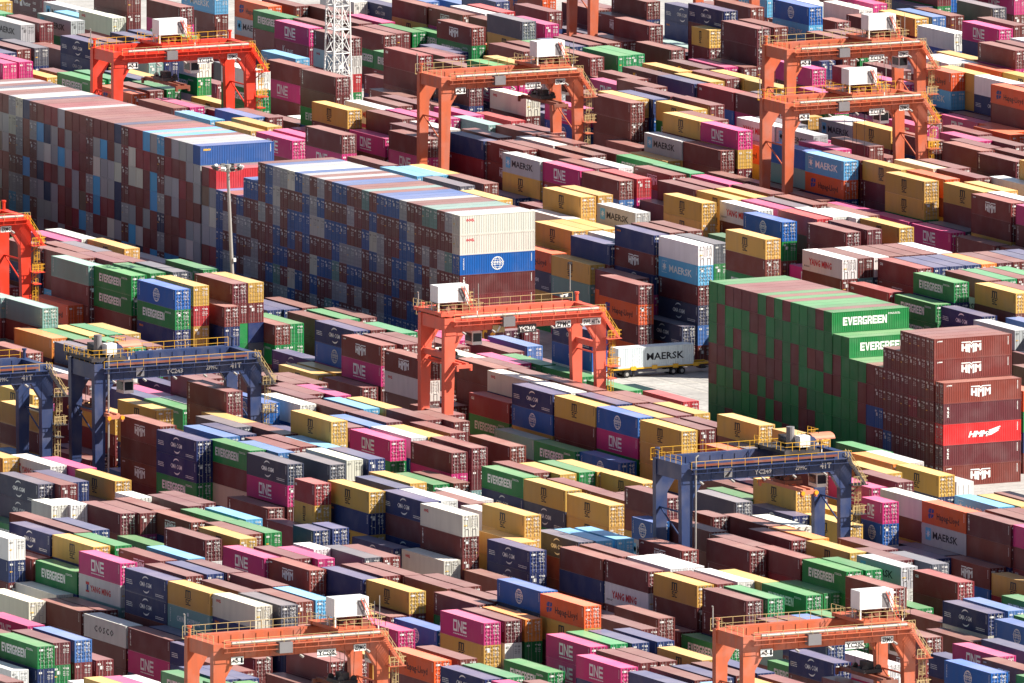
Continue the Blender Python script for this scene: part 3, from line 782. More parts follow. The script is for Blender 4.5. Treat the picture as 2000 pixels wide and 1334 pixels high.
(124.11, 134.98, 4, 12.192, (9, 4, 21, 1,)),
(123.78, 121.57, 4, 12.192, (0, 16, 0, 0,)),
(144.71, 144.93, 3, 12.192, (0, 16, 18,)),
(130.17, 118.37, 4, 12.192, (13, 0, 0, 0,)),
(148.93, 141.89, 3, 12.192, (24, 7, 16,)),
(154.10, 158.88, 3, 12.192, (0, 24, 1,)),
(-20.20, 146.33, 2, 12.192, (7, 0,)),
(-53.02, 59.74, 5, 12.192, (13, 16, 9, 14, 17,)),
(-49.69, 60.72, 5, 12.192, (21, 2, 9, 16, 21,)),
(-48.81, 48.47, 5, 12.192, (9, 0, 18, 0, 9,)),
(-17.52, 132.46, 1, 12.192, (8,)),
(-56.26, 48.65, 5, 12.192, (0, 0, 17, 7, 13,)),
(-53.76, 47.49, 5, 12.192, (17, 9, 10, 7, 9,)),
(-59.06, 41.99, 5, 12.192, (0, 0, 12, 0, 0,)),
(-56.58, 36.29, 5, 12.192, (2, 2, 16, 0, 13,)),
(-54.09, 35.33, 5, 12.192, (0, 16, 4, 0, 17,)),
(-12.84, 108.55, 1, 12.192, (21,)),
(-61.51, 34.42, 5, 12.192, (26, 0, 0, 4, 9,)),
(-60.68, 22.22, 5, 12.192, (7, 7, 0, 0, 13,)),
(-57.09, 23.37, 5, 12.192, (7, 1, 0, 14, 16,)),
(-53.60, 23.11, 5, 12.192, (17, 0, 15, 0, 0,)),
(-48.61, 23.40, 5, 12.192, (7, 1, 4, 1, 30,)),
(-59.52, 54.16, 5, 12.192, (0, 14, 0, 13, 0,)),
(56.10, 157.97, 4, 12.192, (0, 13, 18, 0,)),
(26.61, 113.83, 5, 12.192, (0, 0, 18, 21, 16,)),
(25.51, 100.88, 5, 12.192, (12, 26, 29, 14, 1,)),
(35.70, 128.66, 4, 12.192, (0, 0, 9, 13,)),
(63.56, 139.91, 4, 12.192, (1, 1, 2, 18,)),
(59.66, 127.04, 4, 12.192, (10, 9, 17, 2,)),
(60.14, 114.82, 4, 12.192, (13, 4, 2, 0,)),
(60.07, 102.03, 4, 12.192, (0, 19, 13, 17,)),
(63.50, 102.94, 4, 12.192, (5, 13, 0, 24,)),
(26.37, 49.88, 6, 12.192, (9, 9, 1, 0, 10, 2,)),
(39.54, 69.61, 5, 12.192, (9, 2, 16, 1, 17,)),
(70.16, 142.87, 4, 12.192, (21, 4, 17, 0,)),
(73.78, 143.09, 4, 12.192, (0, 30, 0, 0,)),
(70.18, 130.10, 4, 12.192, (2, 2, 9, 0,)),
(74.07, 129.18, 4, 12.192, (0, 1, 14, 10,)),
(66.11, 127.57, 4, 12.192, (0, 0, 2, 14,)),
(66.27, 139.76, 4, 12.192, (0, 0, 14, 1,)),
(63.64, 116.48, 4, 12.192, (0, 7, 0, 1,)),
(67.03, 115.48, 4, 12.192, (21, 9, 9, 14,)),
(27.98, 100.22, 5, 12.192, (12, 0, 16, 0, 17,)),
(30.43, 101.17, 5, 12.192, (9, 1, 7, 0, 0,)),
(26.07, 87.90, 5, 12.192, (17, 13, 0, 30, 0,)),
(30.43, 88.72, 5, 12.192, (0, 1, 9, 0, 17,)),
(57.17, 130.00, 2, 12.192, (16, 0,)),
(35.66, 75.30, 4, 12.192, (0, 0, 0, 2,)),
(13.92, 52.40, 6, 12.192, (9, 2, 2, 10, 2, 7,)),
(23.11, 48.28, 5, 12.192, (21, 7, 9, 1, 9,)),
(17.92, 36.45, 5, 12.192, (9, 9, 24, 7, 15,)),
(20.41, 36.68, 5, 12.192, (9, 0, 14, 4, 18,)),
(22.99, 36.08, 5, 12.192, (9, 14, 0, 7, 13,)),
(19.85, 23.10, 5, 12.192, (21, 14, 17, 0, 1,)),
(15.65, 20.42, 5, 12.192, (16, 0, 1, 9, 0,)),
(13.79, 34.93, 4, 12.192, (24, 15, 9, 7,)),
(13.16, 21.73, 4, 12.192, (9, 26, 24, 13,)),
(12.00, 5.82, 4, 12.192, (0, 24, 0, 24,)),
(32.17, 64.28, 4, 12.192, (9, 9, 1, 2,)),
(89.71, 138.18, 4, 12.192, (10, 9, 1, 13,)),
(89.93, 125.96, 4, 12.192, (0, 0, 9, 14,)),
(97.82, 127.32, 4, 12.192, (24, 9, 2, 7,)),
(90.62, 99.62, 5, 12.192, (18, 26, 2, 14, 16,)),
(90.29, 87.43, 5, 12.192, (12, 24, 30, 2, 0,)),
(87.22, 138.28, 3, 12.192, (9, 0, 17,)),
(73.80, 117.02, 4, 12.192, (7, 0, 13, 0,)),
(73.47, 104.81, 4, 12.192, (8, 14, 0, 1,)),
(70.10, 104.26, 4, 12.192, (1, 17, 16, 1,)),
(65.63, 88.16, 4, 12.192, (0, 2, 30, 1,)),
(68.89, 88.72, 4, 12.192, (0, 30, 2, 0,)),
(72.87, 91.20, 4, 12.192, (13, 18, 10, 0,)),
(73.36, 78.96, 4, 12.192, (0, 9, 2, 17,)),
(59.39, 74.40, 4, 12.192, (9, 9, 0, 0,)),
(65.56, 75.58, 4, 12.192, (9, 9, 0, 18,)),
(69.20, 76.47, 4, 12.192, (9, 30, 4, 0,)),
(63.07, 63.48, 4, 12.192, (20, 2, 24, 0,)),
(66.64, 63.42, 4, 12.192, (13, 13, 16, 0,)),
(69.77, 64.29, 4, 12.192, (17, 0, 13, 1,)),
(73.30, 65.53, 4, 12.192, (0, 0, 29, 0,)),
(60.06, 50.38, 4, 12.192, (18, 7, 1, 9,)),
(66.27, 51.10, 4, 12.192, (5, 0, 0, 1,)),
(69.43, 52.06, 4, 12.192, (21, 4, 0, 14,)),
(63.13, 89.06, 3, 12.192, (0, 13, 2,)),
(16.44, 8.18, 6, 12.192, (30, 1, 14, 13, 16, 1,)),
(19.86, 9.67, 6, 12.192, (0, 30, 9, 24, 0, 2,)),
(22.96, 9.99, 6, 12.192, (0, 0, 9, 0, 9, 10,)),
(16.90, -4.62, 6, 12.192, (21, 12, 2, 15, 19, 0,)),
(19.88, -3.95, 6, 12.192, (17, 7, 9, 13, 15, 1,)),
(54.59, 51.18, 3, 12.192, (34, 0, 13,)),
(18.68, -21.78, 7, 12.192, (9, 0, 7, 16, 13, 0, 14,)),
(63.09, 36.20, 4, 12.192, (2, 2, 17, 0,)),
(87.14, 112.77, 3, 12.192, (0, 0, 9,)),
(87.69, 100.56, 3, 12.192, (2, 0, 26,)),
(95.60, 99.42, 5, 12.192, (13, 16, 0, 14, 0,)),
(86.87, 88.27, 3, 12.192, (0, 2, 4,)),
(59.55, 34.96, 2, 12.192, (13, 0,)),
(35.40, 49.93, 5, 12.192, (10, 9, 13, 0, 0,)),
(101.91, 100.87, 5, 12.192, (0, 2, 0, 17, 0,)),
(93.43, 75.20, 5, 12.192, (9, 2, 2, 16, 0,)),
(90.10, 61.90, 5, 12.192, (9, 9, 7, 0, 14,)),
(94.02, 62.55, 5, 12.192, (24, 1, 9, 9, 1,)),
(98.24, 74.15, 5, 12.192, (32, 0, 2, 2, 9,)),
(101.42, 72.76, 5, 12.192, (0, 21, 29, 0, 18,)),
(98.94, 61.96, 5, 12.192, (0, 18, 24, 13, 21,)),
(123.69, 94.78, 4, 12.192, (2, 0, 4, 4,)),
(125.00, 108.17, 4, 12.192, (0, 0, 0, 1,)),
(127.69, 110.71, 4, 12.192, (0, 21, 13, 2,)),
(128.21, 97.87, 4, 12.192, (0, 17, 30, 24,)),
(132.66, 111.23, 4, 12.192, (2, 4, 14, 1,)),
(92.20, 47.66, 5, 12.192, (9, 0, 4, 26, 2,)),
(95.39, 47.15, 5, 12.192, (9, 0, 7, 0, 4,)),
(89.91, 34.88, 5, 12.192, (1, 0, 9, 24, 16,)),
(92.91, 35.44, 5, 12.192, (21, 4, 2, 24, 17,)),
(90.02, 21.44, 5, 12.192, (13, 2, 0, 0, 2,)),
(104.16, 46.12, 6, 12.192, (9, 0, 14, 13, 0, 16,)),
(74.36, 51.28, 4, 12.192, (0, 30, 17, 16,)),
(86.85, 74.08, 3, 12.192, (13, 2, 2,)),
(87.00, 61.08, 3, 12.192, (13, 26, 0,)),
(86.87, 47.75, 3, 12.192, (13, 0, 1,)),
(89.71, 48.13, 3, 12.192, (17, 14, 30,)),
(72.52, 37.26, 4, 12.192, (9, 2, 1, 0,)),
(71.90, 49.45, 4, 12.192, (21, 2, 16, 4,)),
(84.35, 74.56, 3, 12.192, (0, 10, 16,)),
(67.19, 37.31, 4, 12.192, (2, 4, 9, 18,)),
(85.92, 32.40, 3, 12.192, (2, 2, 4,)),
(101.68, 50.78, 5, 12.192, (20, 2, 0, 1, 30,)),
(93.11, 87.44, 5, 12.192, (2, 0, 0, 1, 21,)),
(86.46, 19.59, 3, 12.192, (0, 1, 16,)),
(-61.59, 6.29, 5, 12.192, (18, 7, 30, 17, 1,)),
(-57.56, 8.49, 5, 12.192, (9, 5, 9, 0, 18,)),
(-53.94, 5.88, 4, 12.192, (0, 30, 8, 7,)),
(-63.97, 36.06, 3, 12.192, (24, 2, 1,)),
(-90.04, -11.93, 4, 12.192, (25, 2, 7, 0,)),
(-87.56, -14.31, 4, 12.192, (7, 2, 7, 0,)),
(-84.30, -12.15, 4, 12.192, (9, 0, 0, 17,)),
(-81.41, -12.04, 4, 12.192, (8, 4, 26, 15,)),
(-78.91, -12.70, 4, 12.192, (9, 2, 18, 0,)),
(-91.06, -27.00, 4, 12.192, (15, 0, 0, 7,)),
(-87.96, -26.53, 4, 12.192, (0, 2, 0, 14,)),
(-84.53, -25.63, 4, 12.192, (8, 21, 18, 4,)),
(-81.65, -25.33, 4, 12.192, (0, 7, 2, 18,)),
(-86.77, -2.27, 5, 12.192, (26, 0, 26, 2, 0,)),
(-87.47, 9.81, 5, 12.192, (26, 0, 26, 0, 10,)),
(-83.44, 10.22, 3, 12.192, (18, 2, 0,)),
(-117.62, -60.58, 6, 12.192, (0, 14, 0, 0, 30, 24,)),
(-94.68, -27.19, 3, 12.192, (21, 14, 4,)),
(-97.17, -38.05, 3, 12.192, (0, 0, 9,)),
(-92.24, -39.26, 3, 12.192, (2, 9, 2,)),
(-112.60, -71.02, 4, 12.192, (2, 1, 1, 2,)),
(-92.97, -52.11, 3, 12.192, (13, 18, 2,)),
(-95.45, -52.86, 3, 12.192, (16, 16, 0,)),
(-95.79, -64.99, 3, 12.192, (7, 9, 9,)),
(-92.95, -64.29, 3, 12.192, (21, 7, 18,)),
(-87.17, -45.66, 3, 12.192, (14, 30, 0,)),
(-90.36, -62.41, 4, 12.192, (0, 0, 1, 17,)),
(-109.82, -106.60, 6, 12.192, (2, 2, 14, 1, 15, 0,)),
(-82.47, -45.67, 4, 12.192, (2, 21, 0, 26,)),
(-78.70, -40.67, 4, 12.192, (9, 4, 7, 14,)),
(-132.35, -94.53, 5, 12.192, (9, 0, 9, 1, 16,)),
(-115.10, -82.99, 4, 12.192, (9, 0, 0, 1,)),
(-125.90, -79.34, 5, 12.192, (9, 0, 0, 30, 0,)),
(-51.52, 8.19, 5, 12.192, (2, 0, 7, 7, 0,)),
(-49.02, 8.11, 5, 12.192, (9, 0, 16, 17, 1,)),
(-46.57, 4.51, 3, 12.192, (0, 7, 2,)),
(-34.94, 23.24, 2, 12.192, (7, 7,)),
(-28.74, 37.00, 2, 12.192, (16, 2,)),
(-31.22, 37.38, 2, 12.192, (16, 26,)),
(-25.51, 37.54, 2, 12.192, (0, 2,)),
(-29.13, 23.07, 2, 12.192, (0, 0,)),
(-25.71, 23.77, 2, 12.192, (8, 0,)),
(-22.73, 24.09, 2, 12.192, (2, 0,)),
(-52.88, -47.64, 5, 12.192, (8, 0, 17, 4, 0,)),
(-57.96, -42.82, 5, 12.192, (14, 18, 13, 9, 18,)),
(-55.37, -42.98, 5, 12.192, (0, 0, 0, 0, 1,)),
(-61.17, -57.44, 5, 12.192, (1, 13, 0, 13, 0,)),
(-57.95, -57.90, 5, 12.192, (0, 9, 13, 9, 0,)),
(-55.38, -58.04, 5, 12.192, (0, 10, 2, 1, 0,)),
(-58.15, -29.72, 3, 12.192, (14, 17, 2,)),
(-63.93, -43.35, 3, 12.192, (9, 14, 7,)),
(-60.78, -42.82, 3, 12.192, (9, 24, 7,)),
(-62.54, -73.39, 5, 12.192, (1, 22, 2, 9, 15,)),
(-63.95, -57.22, 3, 12.192, (0, 26, 1,)),
(-87.89, -57.80, 4, 12.192, (2, 2, 14, 7,)),
(-64.23, -31.14, 2, 12.192, (2, 0,)),
(-77.61, -68.79, 4, 12.192, (0, 0, 1, 0,)),
(-92.17, -82.68, 4, 12.192, (18, 18, 0, 0,)),
(-88.31, -86.25, 4, 12.192, (21, 18, 18, 1,)),
(-85.04, -80.80, 4, 12.192, (2, 18, 9, 17,)),
(-80.07, -80.59, 4, 12.192, (13, 2, 18, 0,)),
(-85.62, -94.27, 4, 12.192, (0, 0, 10, 0,)),
(-82.32, -93.70, 4, 12.192, (12, 29, 9, 10,)),
(-79.32, -94.64, 4, 12.192, (9, 1, 4, 18,)),
(-82.57, -77.53, 4, 12.192, (0, 1, 13, 29,)),
(-79.43, -107.06, 4, 12.192, (0, 0, 17, 2,)),
(-80.10, -67.31, 4, 12.192, (0, 29, 18, 9,)),
(-17.29, -16.25, 3, 12.192, (2, 0, 14,)),
(-19.77, -15.24, 3, 12.192, (33, 33, 30,)),
(-24.39, -30.92, 3, 12.192, (19, 13, 2,)),
(-31.11, -21.10, 3, 12.192, (13, 9, 7,)),
(-28.62, -22.71, 3, 12.192, (13, 0, 0,)),
(-29.40, -34.95, 3, 12.192, (0, 0, 0,)),
(-33.92, -45.79, 3, 12.192, (13, 0, 24,)),
(-31.33, -48.32, 3, 12.192, (7, 15, 0,)),
(-31.55, -61.44, 3, 12.192, (7, 24, 0,)),
(-32.32, -76.43, 3, 12.192, (7, 0, 1,)),
(-47.97, -66.91, 4, 12.192, (0, 0, 0, 26,)),
(-36.41, -50.05, 3, 12.192, (0, 4, 0,)),
(-49.66, -79.72, 4, 12.192, (22, 30, 13, 7,)),
(-46.41, -79.56, 4, 12.192, (2, 2, 0, 18,)),
(-49.42, -92.26, 4, 12.192, (21, 0, 1, 0,)),
(-46.01, -91.80, 4, 12.192, (2, 0, 18, 24,)),
(-46.47, -105.02, 4, 12.192, (0, 0, 7, 1,)),
(-52.63, -92.90, 4, 12.192, (14, 18, 9, 9,)),
(-49.15, -105.27, 4, 12.192, (30, 0, 21, 2,)),
(-52.67, -105.74, 4, 12.192, (9, 0, 1, 0,)),
(-52.52, -118.03, 4, 12.192, (18, 13, 7, 2,)),
(-52.61, -79.84, 3, 12.192, (4, 7, 4,)),
(-65.25, -86.39, 3, 12.192, (0, 0, 1,)),
(-36.91, -37.87, 3, 12.192, (22, 22, 0,)),
(-34.02, -27.23, 3, 12.192, (0, 0, 14,)),
(-42.84, -55.22, 3, 12.192, (0, 4, 30,)),
(-28.09, -57.73, 5, 12.192, (14, 18, 21, 0, 14,)),
(9.54, -0.22, 4, 12.192, (0, 24, 2, 24,)),
(14.44, -4.34, 2, 12.192, (15, 4,)),
(-20.91, -64.58, 2, 12.192, (7, 16,)),
(-43.98, -105.90, 4, 12.192, (0, 0, 2, 7,)),
(-30.27, -89.32, 3, 12.192, (5, 0, 4,)),
(-50.03, -119.23, 4, 12.192, (9, 17, 0, 15,)),
(-46.89, -118.61, 4, 12.192, (2, 18, 30, 0,)),
(-43.82, -118.13, 4, 12.192, (9, 10, 13, 0,)),
(24.91, -95.87, 4, 12.192, (0, 1, 7, 30,)),
(18.50, -107.53, 4, 12.192, (0, 2, 17, 1,)),
(7.24, -119.02, 4, 12.192, (24, 7, 14, 0,)),
(-123.58, -114.03, 5, 12.192, (1, 0, 1, 0, 1,)),
(-125.31, -128.50, 5, 12.192, (14, 14, 7, 30, 0,)),
(-120.35, -126.71, 5, 12.192, (19, 2, 2, 2, 7,)),
(-117.26, -100.30, 5, 12.192, (9, 9, 30, 14, 2,)),
(-135.26, -98.58, 3, 12.192, (12, 4, 24,)),
(-144.53, -122.96, 4, 12.192, (35, 1, 0, 0,)),
(-141.97, -126.91, 4, 12.192, (13, 0, 13, 0,)),
(-148.37, -137.55, 4, 12.192, (16, 0, 16, 14,)),
(-142.80, -139.15, 4, 12.192, (9, 16, 0, 0,)),
(-153.31, -137.19, 4, 12.192, (15, 15, 0, 1,)),
(-150.86, -139.14, 4, 12.192, (0, 4, 13, 16,)),
(-121.08, -104.58, 2, 12.192, (18, 0,)),
(-147.15, -160.17, 4, 6.058, (21, 0, 0, 0,)),
(-149.65, -164.92, 4, 12.192, (0, 0, 4, 1,)),
(-141.75, -162.36, 4, 12.192, (2, 17, 0, 2,)),
(-145.27, -143.77, 3, 12.192, (2, 4, 9,)),
(-160.12, -161.30, 4, 6.058, (21, 0, 16, 0,)),
(-157.63, -162.05, 4, 6.058, (21, 17, 0, 16,)),
(-155.18, -165.84, 4, 12.192, (2, 0, 9, 2,)),
(-152.71, -166.81, 4, 12.192, (2, 13, 0, 30,)),
(-150.27, -177.08, 4, 12.192, (1, 14, 1, 13,)),
(-146.11, -177.65, 4, 12.192, (7, 16, 2, 18,)),
(-155.60, -191.92, 4, 12.192, (2, 21, 14, 13,)),
(-167.89, -170.50, 4, 12.192, (0, 2, 2, 0,)),
(-173.55, -194.91, 5, 12.192, (16, 2, 2, 14, 4,)),
(-176.45, -195.48, 5, 12.192, (0, 1, 0, 9, 2,)),
(-155.78, -137.85, 2, 12.192, (7, 18,)),
(-180.13, -195.66, 5, 12.192, (14, 2, 24, 0, 13,)),
(-179.84, -207.92, 5, 12.192, (9, 16, 0, 2, 17,)),
(-176.93, -208.36, 5, 12.192, (7, 7, 10, 2, 7,)),
(-186.64, -196.65, 5, 12.192, (21, 16, 0, 1, 13,)),
(-119.98, -85.80, 2, 12.192, (0, 0,)),
(-128.38, -81.51, 3, 12.192, (0, 0, 9,)),
(-117.56, -80.98, 2, 12.192, (16, 14,)),
(-147.01, -113.43, 4, 12.192, (9, 16, 16, 21,)),
(-155.64, -178.05, 3, 12.192, (7, 0, 7,)),
(-173.39, -222.63, 5, 12.192, (12, 0, 14, 14, 0,)),
(-144.25, -164.00, 4, 12.192, (2, 0, 0, 9,)),
(-122.86, -139.68, 5, 12.192, (7, 0, 32, 16, 2,)),
(-124.03, -153.26, 5, 12.192, (15, 13, 2, 0, 29,)),
(-119.19, -156.21, 5, 12.192, (17, 1, 2, 4, 26,)),
(-117.50, -126.08, 5, 12.192, (16, 0, 4, 30, 0,)),
(-112.27, -128.24, 5, 12.192, (0, 7, 7, 7, 7,)),
(-114.75, -119.20, 5, 12.192, (17, 0, 7, 2, 0,)),
(-112.29, -116.06, 5, 12.192, (9, 30, 10, 24, 2,)),
(-117.89, -140.28, 5, 12.192, (0, 0, 24, 0, 2,)),
(-115.02, -139.42, 5, 12.192, (0, 1, 0, 17, 7,)),
(-112.56, -141.91, 5, 12.192, (12, 1, 21, 0, 0,)),
(-120.38, -143.27, 5, 12.192, (19, 13, 7, 18, 0,)),
(-115.24, -153.43, 5, 12.192, (22, 0, 1, 0, 18,)),
(-112.25, -154.08, 5, 12.192, (16, 7, 14, 0, 2,)),
(-92.23, -108.61, 4, 12.192, (2, 17, 14, 15,)),
(-89.15, -108.84, 4, 12.192, (19, 30, 1, 13,)),
(-92.67, -122.04, 4, 12.192, (13, 7, 13, 14,)),
(-88.95, -121.06, 4, 12.192, (21, 18, 17, 0,)),
(-86.45, -121.25, 4, 12.192, (9, 0, 0, 1,)),
(-109.83, -138.19, 6, 12.192, (9, 9, 4, 0, 0, 9,)),
(-128.99, -177.27, 5, 6.058, (4, 9, 1, 0, 7,)),
(-120.79, -179.03, 5, 12.192, (16, 1, 0, 2, 9,)),
(-117.29, -176.14, 5, 12.192, (9, 0, 2, 0, 7,)),
(-125.75, -180.70, 5, 12.192, (9, 30, 9, 2, 0,)),
(-123.28, -191.98, 5, 12.192, (14, 2, 14, 18, 0,)),
(-126.93, -153.23, 3, 12.192, (2, 30, 14,)),
(-131.45, -173.61, 3, 12.192, (2, 18, 0,)),
(-139.20, -197.13, 4, 6.058, (16, 1, 9, 13,)),
(-136.14, -196.62, 4, 6.058, (16, 0, 9, 1,)),
(-142.65, -177.99, 4, 12.192, (12, 1, 10, 13,)),
(-145.79, -189.89, 4, 12.192, (7, 16, 7, 17,)),
(-148.60, -189.88, 4, 12.192, (0, 2, 9, 26,)),
(-97.27, -143.83, 3, 12.192, (7, 4, 21,)),
(-120.80, -192.00, 5, 12.192, (21, 10, 15, 16, 1,)),
(-128.19, -192.72, 3, 12.192, (14, 24, 4,)),
(-146.48, -211.63, 4, 6.058, (21, 0, 7, 0,)),
(-85.36, -106.55, 4, 12.192, (2, 9, 2, 9,)),
(-123.29, -176.16, 4, 12.192, (9, 9, 4, 1,)),
(-141.51, -215.86, 4, 12.192, (1, 10, 0, 2,)),
(-143.96, -215.26, 4, 12.192, (17, 0, 2, 30,)),
(-151.13, -193.18, 4, 12.192, (9, 13, 10, 4,)),
(-82.25, -119.62, 4, 12.192, (0, 13, 2, 17,)),
(-86.11, -133.49, 4, 12.192, (2, 2, 26, 13,)),
(-90.52, -136.10, 4, 12.192, (2, 13, 26, 0,)),
(-80.77, -134.50, 4, 12.192, (0, 2, 0, 9,)),
(-56.50, -95.00, 2, 12.192, (26, 29,)),
(-56.80, -107.57, 2, 12.192, (7, 1,)),
(-56.07, -119.78, 2, 12.192, (18, 0,)),
(-89.13, -157.71, 4, 12.192, (0, 0, 9, 0,)),
(-92.45, -160.90, 4, 12.192, (7, 14, 7, 2,)),
(-86.64, -160.49, 4, 12.192, (9, 14, 1, 0,)),
(-83.50, -159.97, 4, 12.192, (7, 26, 0, 30,)),
(-81.00, -160.50, 4, 12.192, (9, 29, 14, 1,)),
(-80.54, -172.73, 4, 12.192, (9, 29, 7, 1,)),
(-92.82, -173.87, 4, 12.192, (9, 15, 7, 18,)),
(-89.87, -174.90, 4, 12.192, (0, 14, 30, 1,)),
(-93.86, -188.43, 4, 12.192, (9, 9, 7, 0,)),
(-90.00, -187.11, 4, 12.192, (2, 0, 9, 18,)),
(-124.22, -204.81, 5, 12.192, (22, 2, 0, 26, 7,)),
(-111.39, -191.57, 4, 12.192, (22, 21, 7, 4,)),
(-117.05, -208.69, 5, 12.192, (9, 9, 0, 2, 0,)),
(-98.47, -159.09, 3, 12.192, (21, 30, 2,)),
(-94.14, -143.80, 3, 12.192, (0, 0, 0,)),
(-109.79, -178.90, 4, 12.192, (0, 4, 24, 9,)),
(-119.55, -212.41, 4, 12.192, (9, 9, 1, 0,)),
(-122.00, -219.77, 4, 12.192, (14, 14, 1, 16,)),
(-112.62, -215.51, 4, 12.192, (15, 0, 0, 2,)),
(-110.09, -215.76, 4, 12.192, (12, 0, 4, 10,)),
(-106.98, -215.79, 4, 12.192, (12, 2, 2, 2,)),
(-113.28, -229.21, 4, 12.192, (0, 17, 17, 9,)),
(-76.97, -110.45, 4, 12.192, (2, 0, 2, 15,)),
(-53.13, -131.99, 4, 12.192, (9, 9, 9, 16,)),
(-50.19, -131.82, 4, 12.192, (2, 0, 2, 21,)),
(-47.09, -132.27, 4, 12.192, (2, 10, 9, 0,)),
(-50.48, -149.48, 5, 12.192, (9, 0, 14, 26, 16,)),
(-52.95, -155.65, 4, 12.192, (17, 7, 0, 7,)),
(-55.99, -155.98, 4, 12.192, (24, 14, 0, 0,)),
(-77.45, -193.52, 4, 12.192, (17, 26, 0, 14,)),
(-65.55, -174.80, 3, 12.192, (7, 0, 2,)),
(-62.37, -176.72, 3, 12.192, (0, 2, 10,)),
(-67.32, -190.77, 3, 12.192, (14, 2, 29,)),
(-80.91, -216.59, 4, 12.192, (21, 1, 16, 26,)),
(-83.88, -213.96, 4, 12.192, (2, 0, 2, 16,)),
(-83.80, -226.89, 4, 12.192, (25, 17, 4, 1,)),
(-86.92, -226.85, 4, 12.192, (0, 0, 29, 2,)),
(-64.86, -186.92, 4, 12.192, (9, 9, 0, 16,)),
(-93.65, -228.97, 4, 12.192, (0, 2, 0, 30,)),
(-92.79, -215.46, 4, 12.192, (0, 1, 14, 2,)),
(-86.36, -209.88, 4, 6.058, (2, 1, 18, 16,)),
(-80.32, -191.64, 3, 12.192, (21, 9, 26,)),
(-92.95, -203.23, 5, 12.192, (2, 0, 9, 0, 2,)),
(-95.76, -210.70, 4, 6.058, (18, 10, 0, 16,)),
(-104.01, -228.43, 4, 12.192, (1, 0, 2, 0,)),
(-87.50, -190.04, 4, 12.192, (0, 0, 4, 0,)),
(-60.20, -189.76, 3, 12.192, (9, 4, 9,)),
(-64.85, -201.24, 3, 12.192, (9, 0, 9,)),
(-61.73, -164.55, 3, 12.192, (2, 0, 13,)),
(-58.48, -165.98, 3, 12.192, (16, 2, 7,)),
(-85.18, -239.81, 4, 12.192, (9, 2, 4, 18,)),
(-93.33, -241.21, 4, 12.192, (0, 4, 0, 2,)),
(-54.51, -174.70, 5, 12.192, (2, 0, 0, 0, 2,)),
(-50.27, -164.99, 5, 12.192, (9, 30, 7, 0, 0,)),
(-49.48, -187.08, 4, 12.192, (2, 0, 2, 13,)),
(-32.62, -154.78, 3, 12.192, (25, 4, 17,)),
(-30.12, -154.39, 3, 12.192, (21, 13, 1,)),
(-32.36, -167.25, 3, 12.192, (9, 16, 0,)),
(-55.18, -190.28, 4, 12.192, (13, 9, 10, 9,)),
(-60.14, -208.66, 4, 6.058, (13, 18, 21, 0,)),
(-54.48, -215.25, 4, 12.192, (24, 10, 0, 0,)),
(-54.36, -227.34, 4, 12.192, (2, 0, 14, 1,)),
(-50.79, -226.02, 4, 12.192, (0, 9, 18, 0,)),
(-48.28, -226.25, 4, 12.192, (0, 9, 24, 15,)),
(-48.23, -212.82, 4, 12.192, (12, 14, 16, 9,)),
(-45.32, -213.76, 4, 12.192, (9, 30, 7, 0,)),
(-32.78, -195.63, 3, 12.192, (0, 17, 0,)),
(-54.00, -239.51, 4, 12.192, (13, 0, 4, 0,)),
(-20.22, -127.42, 2, 12.192, (8, 14,)),
(-46.99, -179.25, 4, 12.192, (9, 4, 7, 17,)),
(-56.96, -213.72, 2, 12.192, (15, 2,)),
(-80.26, -239.42, 4, 12.192, (2, 18, 30, 0,)),
(-54.29, -203.19, 4, 12.192, (21, 2, 9, 7,)),
(-183.02, -222.29, 5, 12.192, (13, 35, 26, 0, 15,)),
(-177.40, -222.62, 5, 12.192, (1, 13, 13, 9, 2,)),
(-184.11, -237.96, 5, 12.192, (14, 14, 0, 0, 13,)),
(-184.11, -250.46, 5, 12.192, (9, 27, 2, 0, 7,)),
(-180.30, -236.01, 5, 12.192, (0, 26, 0, 2, 0,)),
(-177.15, -235.61, 5, 12.192, (16, 13, 0, 13, 9,)),
(-174.19, -235.62, 5, 12.192, (2, 9, 4, 30, 2,)),
(-191.56, -212.79, 3, 12.192, (22, 15, 18,)),
(-185.67, -208.84, 3, 12.192, (21, 0, 0,)),
(-208.69, -247.59, 4, 12.192, (13, 0, 0, 7,)),
(-189.08, -222.96, 3, 12.192, (0, 0, 30,)),
(-186.43, -223.51, 3, 12.192, (0, 0, 0,)),
(-189.32, -236.62, 3, 12.192, (23, 0, 0,)),
(-189.37, -249.58, 3, 12.192, (2, 13, 16,)),
(-189.86, -262.70, 3, 12.192, (14, 16, 2,)),
(-186.60, -250.05, 3, 12.192, (16, 24, 13,)),
(-215.03, -263.44, 4, 12.192, (7, 16, 30, 9,)),
(-211.91, -261.60, 4, 12.192, (2, 7, 17, 13,)),
(-208.54, -260.93, 4, 12.192, (19, 0, 14, 24,)),
(-205.18, -260.29, 3, 12.192, (0, 1, 2,)),
(-215.59, -285.43, 3, 12.192, (21, 0, 0,)),
(-218.27, -300.95, 4, 12.192, (13, 9, 16, 14,)),
(-208.09, -285.02, 3, 12.192, (21, 21, 13,)),
(-209.70, -300.09, 4, 12.192, (7, 18, 4, 0,)),
(-206.17, -297.96, 4, 12.192, (16, 2, 1, 4,)),
(-218.50, -262.96, 3, 12.192, (20, 1, 16,)),
(-239.23, -304.14, 5, 12.192, (0, 0, 0, 9, 17,)),
(-220.72, -300.49, 4, 12.192, (9, 17, 13, 0,)),
(-215.18, -251.35, 4, 12.192, (0, 4, 9, 30,)),
(-155.85, -209.71, 4, 12.192, (13, 16, 0, 0,)),
(-155.27, -221.62, 4, 12.192, (1, 0, 1, 26,)),
(-152.39, -211.81, 4, 12.192, (0, 0, 1, 7,)),
